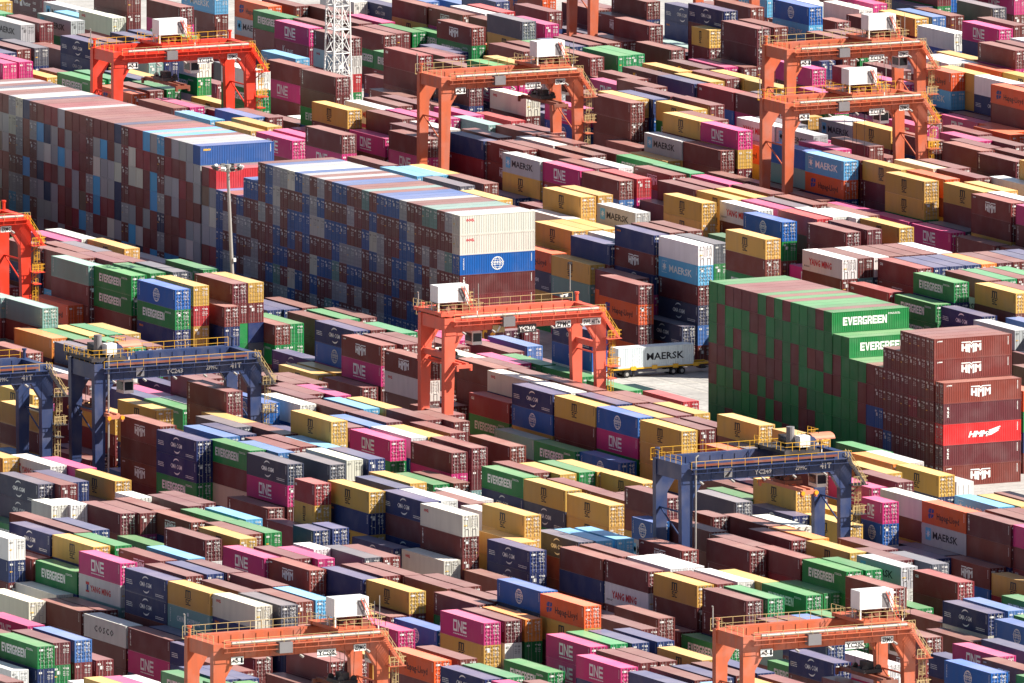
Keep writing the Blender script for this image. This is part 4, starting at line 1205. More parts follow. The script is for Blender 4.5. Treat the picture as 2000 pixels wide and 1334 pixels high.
(-149.90, -213.46, 4, 12.192, (13, 2, 9, 4,)),
(-152.62, -231.77, 4, 12.192, (30, 14, 0, 0,)),
(-148.95, -230.43, 4, 12.192, (0, 16, 17, 30,)),
(-146.13, -231.13, 4, 12.192, (0, 2, 2, 0,)),
(-152.15, -243.99, 4, 12.192, (9, 0, 0, 1,)),
(-174.14, -248.41, 5, 12.192, (0, 0, 1, 2, 2,)),
(-179.93, -251.45, 5, 12.192, (2, 13, 0, 0, 0,)),
(-174.48, -261.42, 5, 12.192, (12, 1, 13, 14, 0,)),
(-183.77, -262.69, 5, 12.192, (22, 30, 30, 2, 7,)),
(-180.50, -263.54, 5, 12.192, (17, 5, 16, 29, 26,)),
(-177.46, -261.83, 5, 12.192, (0, 26, 0, 4, 29,)),
(-155.39, -244.88, 3, 12.192, (0, 2, 1,)),
(-155.30, -258.00, 3, 12.192, (18, 1, 18,)),
(-159.85, -256.02, 3, 12.192, (13, 0, 0,)),
(-178.02, -273.99, 4, 12.192, (0, 0, 0, 18,)),
(-174.98, -273.62, 4, 12.192, (0, 0, 9, 0,)),
(-193.22, -276.56, 3, 12.192, (0, 13, 4,)),
(-203.70, -298.66, 4, 12.192, (16, 17, 2, 9,)),
(-186.51, -268.24, 3, 12.192, (0, 2, 16,)),
(-190.59, -291.47, 3, 12.192, (0, 9, 0,)),
(-185.06, -292.36, 4, 12.192, (0, 1, 0, 0,)),
(-187.55, -291.17, 4, 12.192, (0, 0, 2, 13,)),
(-180.77, -289.86, 4, 12.192, (9, 0, 9, 0,)),
(-221.87, -344.58, 6, 12.192, (7, 30, 2, 9, 1, 7,)),
(-216.63, -325.84, 5, 12.192, (7, 14, 16, 0, 2,)),
(-149.18, -257.34, 4, 12.192, (2, 7, 0, 1,)),
(-145.76, -255.78, 4, 12.192, (0, 30, 17, 1,)),
(-142.96, -259.71, 4, 12.192, (0, 0, 30, 21,)),
(-155.52, -271.59, 4, 12.192, (13, 9, 0, 0,)),
(-152.33, -271.26, 4, 12.192, (2, 21, 21, 1,)),
(-149.38, -271.29, 4, 12.192, (25, 7, 4, 0,)),
(-145.42, -267.89, 5, 12.192, (18, 15, 26, 1, 2,)),
(-128.31, -225.48, 3, 12.192, (0, 2, 14,)),
(-127.24, -205.34, 3, 12.192, (22, 0, 2,)),
(-143.67, -243.17, 4, 12.192, (0, 0, 9, 0,)),
(-146.17, -281.37, 5, 12.192, (24, 9, 0, 0, 9,)),
(-116.66, -230.09, 4, 12.192, (0, 16, 0, 0,)),
(-116.36, -242.33, 4, 12.192, (2, 20, 2, 1,)),
(-121.62, -245.51, 2, 12.192, (2, 4,)),
(-152.48, -295.15, 4, 12.192, (13, 13, 9, 7,)),
(-149.16, -294.33, 4, 12.192, (8, 16, 0, 9,)),
(-146.32, -294.84, 4, 12.192, (16, 16, 7, 2,)),
(-157.01, -312.09, 4, 12.192, (13, 16, 2, 30,)),
(-152.82, -309.55, 4, 12.192, (0, 1, 0, 26,)),
(-184.94, -328.90, 5, 12.192, (14, 0, 21, 2, 7,)),
(-181.73, -328.67, 5, 12.192, (8, 16, 4, 1, 0,)),
(-158.44, -294.97, 3, 12.192, (7, 1, 9,)),
(-184.48, -341.96, 5, 12.192, (13, 29, 1, 0, 0,)),
(-180.33, -313.13, 5, 12.192, (0, 1, 13, 0, 0,)),
(-183.94, -313.06, 5, 12.192, (24, 0, 0, 30, 14,)),
(-189.49, -359.92, 6, 12.192, (0, 0, 18, 17, 30, 2,)),
(-146.41, -243.54, 4, 12.192, (0, 0, 15, 0,)),
(-112.63, -241.45, 4, 12.192, (21, 7, 16, 1,)),
(-109.96, -241.20, 4, 12.192, (21, 14, 0, 17,)),
(-116.28, -255.77, 4, 12.192, (9, 2, 29, 1,)),
(-113.36, -255.77, 4, 12.192, (0, 14, 2, 0,)),
(-110.04, -255.22, 4, 12.192, (21, 18, 4, 0,)),
(-107.51, -257.23, 4, 12.192, (9, 1, 9, 0,)),
(-96.14, -232.45, 4, 12.192, (0, 2, 2, 9,)),
(-116.73, -270.17, 4, 12.192, (2, 2, 16, 2,)),
(-113.34, -269.68, 4, 12.192, (8, 0, 0, 1,)),
(-107.70, -269.60, 4, 12.192, (7, 0, 9, 17,)),
(-95.81, -252.43, 3, 12.192, (7, 0, 1,)),
(-93.32, -253.92, 4, 12.192, (7, 7, 14, 16,)),
(-119.70, -270.12, 2, 12.192, (7, 0,)),
(-144.85, -311.03, 4, 12.192, (9, 9, 0, 30,)),
(-119.16, -256.42, 2, 12.192, (0, 4,)),
(-131.20, -268.69, 3, 12.192, (2, 9, 13,)),
(-150.18, -309.67, 4, 12.192, (0, 15, 7, 2,)),
(-142.85, -295.13, 4, 12.192, (16, 16, 0, 10,)),
(-153.25, -324.91, 4, 12.192, (0, 1, 0, 1,)),
(-150.27, -325.07, 4, 12.192, (16, 2, 0, 1,)),
(-146.87, -323.95, 4, 12.192, (0, 13, 2, 9,)),
(-143.58, -323.52, 4, 12.192, (16, 30, 2, 26,)),
(-157.38, -326.98, 4, 12.192, (16, 2, 0, 0,)),
(-128.62, -310.38, 3, 12.192, (7, 0, 1,)),
(-131.12, -320.74, 4, 12.192, (14, 2, 10, 1,)),
(-117.07, -294.98, 4, 12.192, (19, 7, 2, 2,)),
(-122.35, -295.44, 4, 12.192, (2, 26, 0, 14,)),
(-119.54, -294.97, 4, 12.192, (0, 13, 2, 10,)),
(-147.90, -338.60, 4, 12.192, (9, 1, 0, 7,)),
(-144.23, -337.01, 4, 12.192, (0, 0, 17, 0,)),
(-153.42, -338.58, 4, 12.192, (12, 14, 0, 13,)),
(-113.71, -293.34, 4, 12.192, (7, 7, 1, 13,)),
(-125.07, -261.65, 3, 12.192, (0, 2, 0,)),
(-85.19, -253.80, 4, 12.192, (10, 21, 21, 4,)),
(-80.27, -253.32, 4, 12.192, (17, 26, 4, 1,)),
(-82.72, -248.36, 4, 12.192, (2, 1, 0, 18,)),
(-90.47, -253.93, 4, 12.192, (7, 0, 16, 9,)),
(-95.18, -269.25, 4, 12.192, (0, 0, 9, 0,)),
(-84.82, -268.52, 4, 12.192, (4, 0, 13, 0,)),
(-57.67, -201.58, 2, 12.192, (0, 2,)),
(-59.43, -215.87, 2, 12.192, (14, 16,)),
(-56.97, -226.46, 2, 12.192, (1, 18,)),
(-58.65, -242.22, 2, 12.192, (9, 5,)),
(-84.90, -292.65, 4, 12.192, (7, 0, 0, 9,)),
(-94.03, -293.50, 4, 12.192, (14, 22, 0, 7,)),
(-90.64, -292.67, 4, 12.192, (19, 1, 0, 0,)),
(-95.37, -309.68, 4, 12.192, (18, 7, 9, 15,)),
(-113.86, -339.99, 5, 12.192, (16, 14, 17, 7, 0,)),
(-118.81, -341.48, 5, 12.192, (13, 13, 24, 7, 26,)),
(-121.27, -353.54, 5, 12.192, (1, 21, 16, 18, 2,)),
(-126.18, -352.85, 5, 12.192, (18, 2, 1, 0, 26,)),
(-98.19, -296.70, 3, 12.192, (0, 18, 16,)),
(-110.73, -307.51, 4, 12.192, (0, 1, 16, 0,)),
(-116.35, -330.72, 4, 12.192, (14, 0, 24, 0,)),
(-91.26, -269.30, 3, 12.192, (7, 0, 2,)),
(-117.13, -308.46, 3, 12.192, (20, 13, 16,)),
(-146.34, -357.82, 5, 12.192, (0, 7, 2, 1, 1,)),
(-124.85, -307.47, 4, 12.192, (16, 2, 1, 30,)),
(-91.56, -308.02, 4, 12.192, (7, 14, 7, 9,)),
(-93.95, -281.28, 3, 12.192, (0, 0, 1,)),
(-123.76, -367.09, 5, 12.192, (7, 2, 16, 0, 9,)),
(38.60, -8.00, 5, 12.192, (20, 0, 26, 0, 0,)),
(41.20, -8.00, 5, 12.192, (2, 26, 16, 2, 0,)),
(43.80, -8.00, 5, 12.192, (20, 15, 4, 9, 17,)),
(46.40, -8.00, 5, 12.192, (0, 0, 0, 13, 29,)),
(49.00, -8.00, 5, 12.192, (0, 9, 0, 1, 2,)),
(51.60, -8.00, 5, 12.192, (0, 30, 18, 16, 1,)),
(54.20, -8.00, 5, 12.192, (21, 2, 16, 14, 2,)),
(43.80, -21.30, 5, 12.192, (4, 1, 16, 16, 2,)),
(46.40, -21.30, 5, 12.192, (16, 0, 2, 15, 17,)),
(49.00, -21.30, 5, 12.192, (16, 0, 21, 7, 21,)),
(51.60, -21.30, 5, 12.192, (16, 0, 7, 1, 14,)),
(54.20, -21.30, 5, 12.192, (25, 16, 0, 13, 30,)),
(56.80, -21.30, 5, 12.192, (2, 18, 0, 0, 0,)),
(59.40, -21.30, 5, 12.192, (0, 14, 2, 0, 14,)),
(62.00, -21.30, 5, 12.192, (16, 0, 0, 9, 13,)),
(64.60, -21.30, 5, 12.192, (16, 16, 18, 0, 2,)),
(38.00, -23.30, 4, 12.192, (4, 16, 2, 1,)),
(38.00, -37.20, 4, 12.192, (7, 7, 2, 14,)),
(41.20, -36.80, 5, 12.192, (7, 14, 1, 1, 16,)),
(43.80, -50.40, 5, 12.192, (9, 0, 0, 0, 16,)),
(38.00, -51.00, 4, 12.192, (14, 0, 29, 0,)),
(35.40, -65.40, 4, 12.192, (10, 0, 1, 30,)),
(40.60, -65.40, 4, 12.192, (19, 7, 18, 0,)),
(46.40, -36.80, 5, 12.192, (0, 10, 0, 21, 7,)),
(49.00, -36.80, 5, 12.192, (8, 15, 9, 0, 1,)),
(51.60, -36.80, 5, 12.192, (0, 4, 18, 29, 21,)),
(54.20, -36.80, 5, 12.192, (8, 14, 2, 0, 1,)),
(46.40, -50.40, 5, 12.192, (0, 1, 17, 0, 7,)),
(222.01, 301.53, 5, 12.192, (1, 16, 16, 0, 7,)),
(-54.89, 74.29, 4, 12.192, (2, 18, 29, 0,)),
(93.74, 301.53, 2, 12.192, (4, 0,)),
(215.87, 288.42, 5, 12.192, (21, 0, 7, 10, 2,)),
(165.55, 279.68, 2, 12.192, (26, 9,)),
(228.15, 301.53, 5, 12.192, (4, 0, 0, 2, 26,)),
(212.80, 301.53, 5, 12.192, (0, 2, 7, 7, 0,)),
(93.74, 240.35, 3, 12.192, (2, 14, 1,)),
(-20.52, -30.59, 2, 12.192, (2, 2,)),
(131.18, 262.20, 3, 12.192, (0, 0, 9,)),
(59.37, 87.40, 2, 12.192, (0, 1,)),
(34.21, 187.91, 4, 12.192, (7, 2, 7, 0,)),
(-114.42, -30.59, 5, 12.192, (0, 0, 0, 10, 17,)),
(218.94, 288.42, 2, 12.192, (2, 14,)),
(59.37, -48.07, 5, 12.192, (0, 0, 0, 2, 9,)),
(118.90, 126.73, 3, 12.192, (0, 18, 0,)),
(165.55, 139.84, 5, 12.192, (29, 1, 9, 0, 1,)),
(-26.66, -196.65, 5, 12.192, (1, 18, 7, 1, 7,)),
(62.44, 17.48, 3, 12.192, (0, 0, 7,)),
(-20.52, -174.80, 1, 12.192, (13,)),
(-17.45, 87.40, 1, 12.192, (14,)),
(212.80, 253.46, 3, 12.192, (24, 13, 2,)),
(150.20, 122.36, 5, 12.192, (2, 0, 2, 29, 0,)),
(56.30, 266.57, 2, 12.192, (18, 4,)),
(-57.96, 83.03, 5, 12.192, (7, 21, 30, 0, 0,)),
(31.14, 13.11, 4, 12.192, (15, 0, 0, 7,)),
(-29.73, -179.17, 2, 12.192, (0, 16,)),
(-20.52, -187.91, 5, 12.192, (0, 2, 1, 0, 17,)),
(187.64, 201.02, 4, 12.192, (7, 2, 0, 9,)),
(-64.10, 56.81, 3, 12.192, (4, 0, 26,)),
(40.35, 52.44, 4, 12.192, (0, 0, 1, 0,)),
(-95.40, -13.11, 3, 12.192, (17, 9, 2,)),
(-23.59, 61.18, 2, 12.192, (18, 0,)),
(-23.59, -170.43, 1, 12.192, (18,)),
(-26.66, -8.74, 2, 12.192, (30, 9,)),
(56.30, 292.79, 2, 12.192, (1, 2,)),
(165.55, 157.32, 4, 12.192, (18, 7, 24, 14,)),
(134.25, 275.31, 3, 12.192, (17, 18, 17,)),
(28.07, -4.37, 5, 12.192, (0, 9, 1, 21, 16,)),
(196.85, 201.02, 5, 12.192, (1, 2, 10, 13, 0,)),
(-80.05, 30.59, 5, 12.192, (0, 7, 0, 0, 2,)),
(37.28, 148.58, 4, 12.192, (1, 30, 1, 9,)),
(99.88, 196.65, 3, 12.192, (14, 2, 18,)),
(-80.05, 4.37, 3, 12.192, (1, 14, 14,)),
(-17.45, 4.37, 1, 12.192, (4,)),
(28.07, 222.87, 4, 12.192, (1, 2, 2, 0,)),
(102.95, 205.39, 4, 12.192, (10, 14, 2, 13,)),
(40.35, 201.02, 3, 12.192, (0, 2, 2,)),
(-211.39, -249.09, 3, 12.192, (0, 30, 0,)),
(68.58, 8.74, 3, 12.192, (0, 0, 30,)),
(-183.16, -183.54, 4, 12.192, (0, 7, 2, 16,)),
(56.30, 227.24, 2, 12.192, (0, 0,)),
(228.15, 262.20, 5, 12.192, (1, 0, 0, 0, 1,)),
(118.90, 65.55, 5, 12.192, (1, 0, 4, 0, 0,)),
(31.14, -4.37, 3, 12.192, (1, 9, 0,)),
(-61.03, -144.21, 1, 12.192, (1,)),
(-23.59, -4.37, 2, 12.192, (0, 2,)),
(87.60, 0.00, 5, 12.192, (7, 21, 17, 0, 0,)),
(-23.59, -69.92, 2, 12.192, (26, 0,)),
(-64.10, -235.98, 1, 12.192, (2,)),
(-189.30, -187.91, 5, 12.192, (0, 17, 13, 0, 13,)),
(196.85, 218.50, 4, 12.192, (2, 4, 9, 0,)),
(118.90, 104.88, 3, 12.192, (9, 1, 17,)),
(187.64, 279.68, 3, 12.192, (16, 26, 0,)),
(-32.80, -131.10, 3, 12.192, (24, 2, 0,)),
(90.67, 244.72, 1, 12.192, (16,)),
(156.34, 196.65, 3, 12.192, (1, 2, 26,)),
(-17.45, -170.43, 1, 12.192, (0,)),
(40.35, 83.03, 3, 12.192, (17, 1, 9,)),
(-95.40, -109.25, 3, 12.192, (0, 0, 30,)),
(-57.96, -17.48, 1, 12.192, (14,)),
(68.58, -34.96, 5, 12.192, (14, 1, 14, 0, 0,)),
(-120.56, -39.33, 5, 12.192, (13, 13, 1, 26, 4,)),
(56.30, 187.91, 2, 12.192, (15, 16,)),
(-51.82, 104.88, 5, 12.192, (14, 4, 9, 7, 0,)),
(215.87, 257.83, 2, 12.192, (0, 21,)),
(102.95, 139.84, 4, 12.192, (30, 16, 30, 4,)),
(153.27, 279.68, 2, 12.192, (4, 14,)),
(184.57, 270.94, 3, 12.192, (4, 1, 21,)),
(-61.03, -13.11, 1, 12.192, (1,)),
(218.94, 275.31, 2, 12.192, (9, 0,)),
(65.51, 17.48, 3, 12.192, (1, 13, 7,)),
(-20.52, 166.06, 5, 12.192, (7, 0, 9, 0, 9,)),
(34.21, -8.74, 3, 12.192, (14, 4, 4,)),
(68.58, 288.42, 3, 12.192, (2, 13, 0,)),
(37.28, -87.40, 5, 12.192, (13, 0, 2, 0, 7,)),
(-26.66, 65.55, 2, 12.192, (4, 2,)),
(25.00, 214.13, 4, 12.192, (2, 30, 13, 2,)),
(247.17, 297.16, 5, 12.192, (0, 30, 9, 7, 1,)),
(56.30, 100.51, 2, 12.192, (0, 29,)),
(-180.09, -179.17, 4, 12.192, (0, 17, 10, 9,)),
(-123.63, -100.51, 1, 12.192, (0,)),
(162.48, 266.57, 2, 12.192, (0, 0,)),
(-48.75, 87.40, 3, 12.192, (21, 14, 18,)),
(-64.10, -144.21, 1, 12.192, (0,)),
(-51.82, 78.66, 4, 12.192, (21, 0, 18, 0,)),
(-92.33, 4.37, 3, 12.192, (9, 2, 2,)),
(121.97, 231.61, 2, 12.192, (0, 0,)),
(40.35, 187.91, 3, 12.192, (29, 0, 16,)),
(121.97, 69.92, 5, 12.192, (2, 2, 9, 18, 1,)),
(-51.82, -21.85, 2, 12.192, (4, 0,)),
(184.57, 179.17, 5, 12.192, (7, 0, 29, 4, 0,)),
(56.30, 253.46, 3, 12.192, (9, 2, 14,)),
(-61.03, -109.25, 1, 12.192, (0,)),
(-95.40, -166.06, 2, 12.192, (0, 0,)),
(131.18, 78.66, 5, 12.192, (7, 4, 18, 17, 9,)),
(228.15, 288.42, 1, 12.192, (26,)),
(-29.73, -104.88, 2, 12.192, (0, 0,)),
(31.14, -52.44, 3, 12.192, (18, 9, 15,)),
(150.20, 288.42, 2, 12.192, (0, 17,)),
(90.67, 166.06, 2, 12.192, (29, 7,)),
(181.50, 205.39, 3, 12.192, (10, 0, 18,)),
(-80.05, 17.48, 4, 12.192, (0, 18, 1, 0,)),
(184.57, 301.53, 2, 12.192, (0, 2,)),
(28.07, -34.96, 4, 12.192, (0, 1, 29, 0,)),
(153.27, 126.73, 5, 12.192, (21, 2, 0, 1, 0,)),
(-126.70, -56.81, 5, 12.192, (13, 1, 0, 15, 16,)),
(-23.59, -56.81, 2, 12.192, (13, 4,)),
(-29.73, -126.73, 2, 12.192, (10, 9,)),
(-32.80, 87.40, 3, 12.192, (0, 0, 14,)),
(-23.59, 161.69, 5, 12.192, (0, 7, 14, 2, 26,)),
(40.35, 152.95, 3, 12.192, (30, 0, 7,)),
(28.07, 21.85, 5, 12.192, (14, 4, 1, 0, 24,)),
(87.60, 152.95, 2, 12.192, (2, 16,)),
(159.41, 284.05, 2, 12.192, (2, 15,)),
(-20.52, 100.51, 1, 12.192, (14,)),
(96.81, 34.96, 4, 12.192, (2, 14, 13, 0,)),
(-29.73, 52.44, 2, 12.192, (16, 0,)),
(68.58, -8.74, 4, 12.192, (0, 17, 0, 0,)),
(-32.80, -113.62, 2, 12.192, (16, 13,)),
(-142.65, -104.88, 3, 12.192, (4, 0, 0,)),
(250.24, 292.79, 5, 12.192, (2, 0, 2, 1, 13,)),
(96.81, 21.85, 5, 12.192, (13, 1, 2, 0, 0,)),
(-17.45, -65.55, 1, 12.192, (0,)),
(-17.45, 117.99, 1, 12.192, (16,)),
(156.34, 126.73, 5, 12.192, (0, 30, 16, 1, 29,)),
(-54.89, -26.22, 2, 12.192, (2, 17,)),
(-208.32, -231.61, 5, 12.192, (1, 0, 0, 0, 14,)),
(196.85, 240.35, 3, 12.192, (2, 4, 1,)),
(34.21, -39.33, 2, 12.192, (24, 13,)),
(28.07, -69.92, 3, 12.192, (1, 2, 4,)),
(131.18, 218.50, 3, 12.192, (0, 9, 0,)),
(56.30, 205.39, 2, 12.192, (0, 1,)),
(193.78, 201.02, 5, 12.192, (9, 16, 1, 0, 9,)),
(187.64, 297.16, 2, 12.192, (13, 0,)),
(37.28, 21.85, 4, 12.192, (2, 0, 29, 26,)),
(-29.73, 87.40, 2, 12.192, (2, 15,)),
(-64.10, -214.13, 2, 12.192, (0, 16,)),
(218.94, 262.20, 2, 12.192, (14, 4,)),
(-64.10, 69.92, 5, 12.192, (0, 9, 1, 0, 30,)),
(-26.66, -122.36, 2, 12.192, (1, 13,)),
(-64.10, -131.10, 2, 12.192, (0, 4,)),
(56.30, 8.74, 4, 12.192, (14, 0, 1, 1,)),
(59.37, 13.11, 3, 12.192, (2, 2, 13,)),
(-180.09, -166.06, 5, 12.192, (4, 14, 2, 2, 14,)),
(-17.45, -96.14, 1, 12.192, (16,)),
(118.90, 183.54, 2, 12.192, (0, 16,)),
(-64.10, -13.11, 2, 12.192, (13, 0,)),
(102.95, 218.50, 4, 12.192, (0, 1, 1, 0,)),
(-145.72, -96.14, 5, 12.192, (13, 10, 29, 2, 1,)),
(-95.40, 13.11, 5, 12.192, (1, 2, 2, 0, 24,)),
(96.81, 113.62, 2, 12.192, (26, 15,)),
(181.50, 231.61, 2, 12.192, (17, 13,)),
(-114.42, -192.28, 3, 12.192, (0, 7, 14,)),
(-117.49, -113.62, 4, 12.192, (0, 4, 10, 0,)),
(184.57, 288.42, 2, 12.192, (0, 18,)),
(-83.12, -192.28, 2, 12.192, (1, 0,)),
(93.74, 257.83, 1, 12.192, (1,)),
(-26.66, 135.47, 1, 12.192, (0,)),
(156.34, 275.31, 3, 12.192, (30, 13, 14,)),
(-92.33, 17.48, 5, 12.192, (16, 1, 10, 24, 29,)),
(-51.82, -61.18, 2, 12.192, (0, 14,)),
(25.00, 196.65, 4, 12.192, (14, 0, 9, 0,)),
(56.30, 83.03, 2, 12.192, (1, 0,)),
(222.01, 262.20, 2, 12.192, (4, 9,)),
(-29.73, 109.25, 2, 12.192, (2, 9,)),
(59.37, 148.58, 2, 12.192, (14, 14,)),
(71.65, 257.83, 1, 12.192, (13,)),
(-64.10, -249.09, 1, 12.192, (0,)),
(-151.86, -117.99, 3, 12.192, (0, 0, 18,)),
(-17.45, -52.44, 1, 12.192, (1,)),
(-29.73, 0.00, 2, 12.192, (4, 21,)),
(25.00, -13.11, 4, 12.192, (0, 14, 7, 16,)),
(-180.09, -222.87, 4, 12.192, (0, 0, 0, 4,)),
(128.11, 152.95, 2, 12.192, (14, 1,)),
(59.37, 297.16, 2, 12.192, (18, 14,)),
(34.21, 13.11, 4, 12.192, (0, 9, 13, 0,)),
(-17.45, 174.80, 5, 12.192, (9, 1, 21, 0, 9,)),
(-26.66, 8.74, 2, 12.192, (1, 0,)),
(-114.42, -48.07, 5, 12.192, (30, 18, 0, 0, 0,)),
(65.51, -34.96, 5, 12.192, (14, 16, 13, 18, 30,)),
(31.14, 48.07, 4, 12.192, (10, 2, 14, 18,)),
(90.67, 8.74, 5, 12.192, (30, 9, 17, 26, 0,)),
(-29.73, -192.28, 2, 12.192, (4, 4,)),
(190.71, 292.79, 2, 12.192, (0, 0,)),
(-57.96, -139.84, 1, 12.192, (1,)),
(-29.73, -209.76, 5, 12.192, (29, 1, 21, 10, 26,)),
(87.60, 174.80, 2, 12.192, (0, 0,)),
(25.00, -48.07, 4, 12.192, (1, 1, 7, 7,)),
(-61.03, 78.66, 5, 12.192, (7, 0, 17, 18, 0,)),
(218.94, 240.35, 5, 12.192, (2, 9, 7, 0, 0,)),
(215.87, 244.72, 5, 12.192, (7, 0, 0, 14, 0,)),
(-23.59, 144.21, 1, 12.192, (9,)),
(65.51, -8.74, 4, 12.192, (9, 2, 2, 1,)),
(31.14, -34.96, 3, 12.192, (17, 0, 0,)),
(-57.96, -78.66, 1, 12.192, (13,)),
(181.50, 170.43, 5, 12.192, (1, 4, 0, 0, 13,)),
(190.71, 201.02, 5, 12.192, (4, 0, 7, 0, 4,)),
(-29.73, 135.47, 5, 12.192, (0, 15, 10, 0, 18,)),
(-158.00, -117.99, 5, 12.192, (15, 9, 0, 0, 7,)),
(31.14, 131.10, 4, 12.192, (9, 0, 1, 13,)),
(-48.75, -13.11, 1, 12.192, (13,)),
(-23.59, 109.25, 2, 12.192, (29, 16,)),
(159.41, 131.10, 5, 12.192, (0, 1, 24, 0, 0,)),
(40.35, 131.10, 3, 12.192, (0, 18, 24,)),
(31.14, -69.92, 2, 12.192, (0, 30,)),
(34.21, 148.58, 4, 12.192, (30, 16, 1, 0,)),
(25.00, -74.29, 4, 12.192, (2, 9, 13, 0,)),
(-120.56, -52.44, 5, 12.192, (1, 0, 9, 2, 7,)),
(-17.45, 52.44, 1, 12.192, (14,)),
(184.57, 222.87, 3, 12.192, (17, 15, 17,)),
(-26.66, 117.99, 1, 12.192, (0,)),
(40.35, 284.05, 5, 12.192, (1, 1, 2, 0, 0,)),
(-126.70, -104.88, 2, 12.192, (2, 7,)),
(190.71, 257.83, 3, 12.192, (0, 14, 1,)),
(31.14, 30.59, 4, 12.192, (2, 10, 9, 0,)),
(62.44, 0.00, 4, 12.192, (14, 26, 7, 0,)),
(31.14, 266.57, 5, 12.192, (7, 9, 10, 0, 1,)),
(-205.25, -231.61, 3, 12.192, (14, 2, 2,)),
(-23.59, -104.88, 1, 12.192, (30,)),
(-117.49, -34.96, 5, 12.192, (13, 2, 0, 1, 0,)),
(-23.59, -117.99, 1, 12.192, (4,)),
(-26.66, 87.40, 2, 12.192, (18, 9,)),
(37.28, 4.37, 3, 12.192, (1, 1, 14,)),
(-20.52, 74.29, 1, 12.192, (4,)),
(56.30, 170.43, 2, 12.192, (2, 4,)),
(-17.45, -131.10, 1, 12.192, (0,)),
(-177.02, -161.69, 5, 12.192, (0, 2, 21, 9, 0,)),
(118.90, 227.24, 3, 12.192, (0, 9, 1,)),
(118.90, 161.69, 3, 12.192, (7, 2, 1,)),
(128.11, 266.57, 3, 12.192, (24, 0, 16,)),
(-64.10, -109.25, 1, 12.192, (0,)),
(121.97, 275.31, 2, 12.192, (16, 1,)),
(-83.12, -174.80, 3, 12.192, (0, 2, 1,)),
(34.21, 100.51, 4, 12.192, (9, 0, 9, 30,)),
(25.00, -30.59, 4, 12.192, (9, 9, 30, 0,)),
(212.80, 240.35, 5, 12.192, (1, 1, 13, 0, 0,)),
(-117.49, -48.07, 5, 12.192, (16, 13, 1, 0, 1,)),
(-23.59, 96.14, 1, 12.192, (13,)),
(-17.45, 161.69, 5, 12.192, (16, 1, 21, 2, 0,)),
(93.74, 288.42, 1, 12.192, (13,)),
(-17.45, 39.33, 1, 12.192, (17,)),
(59.37, 244.72, 2, 12.192, (13, 0,)),
(125.04, 152.95, 2, 12.192, (2, 0,)),
(-17.45, 17.48, 1, 12.192, (9,)),
(-20.52, -87.40, 1, 12.192, (0,)),
(131.18, 174.80, 3, 12.192, (9, 17, 17,)),
(40.35, 170.43, 4, 12.192, (1, 0, 15, 0,)),
(25.00, 69.92, 4, 12.192, (0, 2, 13, 2,)),
(37.28, 284.05, 5, 12.192, (18, 18, 4, 14, 29,)),
(-32.80, 65.55, 2, 12.192, (1, 1,)),
(56.30, 279.68, 2, 12.192, (0, 2,)),
(-32.80, 144.21, 5, 12.192, (7, 16, 0, 0, 1,)),
(28.07, -96.14, 5, 12.192, (0, 21, 2, 2, 0,)),
(96.81, 270.94, 2, 12.192, (2, 0,)),
(99.88, 87.40, 4, 12.192, (24, 0, 18, 2,)),
(-114.42, -100.51, 3, 12.192, (14, 2, 0,)),
(-64.10, 13.11, 2, 12.192, (17, 9,)),
(162.48, 201.02, 3, 12.192, (0, 1, 13,)),
(222.01, 244.72, 5, 12.192, (0, 7, 0, 2, 14,)),
(-111.35, -26.22, 5, 12.192, (16, 0, 13, 16, 17,)),
(31.14, 113.62, 4, 12.192, (0, 13, 7, 0,)),
(181.50, 288.42, 3, 12.192, (24, 30, 9,)),
(215.87, 270.94, 2, 12.192, (1, 2,)),
(-154.93, -113.62, 5, 12.192, (16, 14, 24, 0, 0,)),
(-26.66, -179.17, 1, 12.192, (18,)),
(40.35, 96.14, 3, 12.192, (0, 4, 16,)),
(121.97, 148.58, 2, 12.192, (17, 0,)),
(28.07, -21.85, 4, 12.192, (1, 17, 4, 16,)),
(-20.52, 131.10, 1, 12.192, (4,)),
(-17.45, 100.51, 1, 12.192, (18,)),
(-20.52, -109.25, 1, 12.192, (0,)),
(37.28, 109.25, 4, 12.192, (4, 2, 10, 30,)),
(34.21, 244.72, 3, 12.192, (30, 0, 21,)),
(-95.40, -83.03, 3, 12.192, (0, 21, 1,)),
(-205.25, -218.50, 5, 12.192, (14, 21, 7, 16, 0,)),
(40.35, 8.74, 3, 12.192, (16, 0, 1,)),
(-20.52, 48.07, 1, 12.192, (2,)),
(-48.75, -39.33, 4, 12.192, (16, 14, 7, 0,)),
(-57.96, -262.20, 5, 12.192, (29, 0, 0, 1, 2,)),
(-32.80, -4.37, 2, 12.192, (7, 0,)),
(96.81, 284.05, 1, 12.192, (21,)),
(-26.66, -87.40, 1, 12.192, (0,)),
(-57.96, -4.37, 1, 12.192, (0,)),
(128.11, 74.29, 5, 12.192, (29, 2, 9, 1, 0,)),
(-29.73, 122.36, 1, 12.192, (10,)),
(-23.59, -152.95, 1, 12.192, (4,)),
(-117.49, -192.28, 3, 12.192, (1, 0, 16,)),
(37.28, 187.91, 3, 12.192, (16, 9, 9,)),
(-23.59, -183.54, 2, 12.192, (4, 16,)),
(-114.42, -174.80, 4, 12.192, (18, 1, 9, 17,)),
(-83.12, 26.22, 5, 12.192, (9, 0, 7, 30, 15,)),
(-183.16, -196.65, 4, 12.192, (0, 17, 13, 2,)),
(153.27, 301.53, 2, 12.192, (0, 0,)),
(-95.40, -122.36, 2, 12.192, (1, 24,)),
(-26.66, 104.88, 2, 12.192, (0, 14,)),
(-23.59, -87.40, 1, 12.192, (1,)),
(-23.59, -135.47, 1, 12.192, (1,)),
(-51.82, 91.77, 5, 12.192, (13, 18, 9, 16, 1,)),
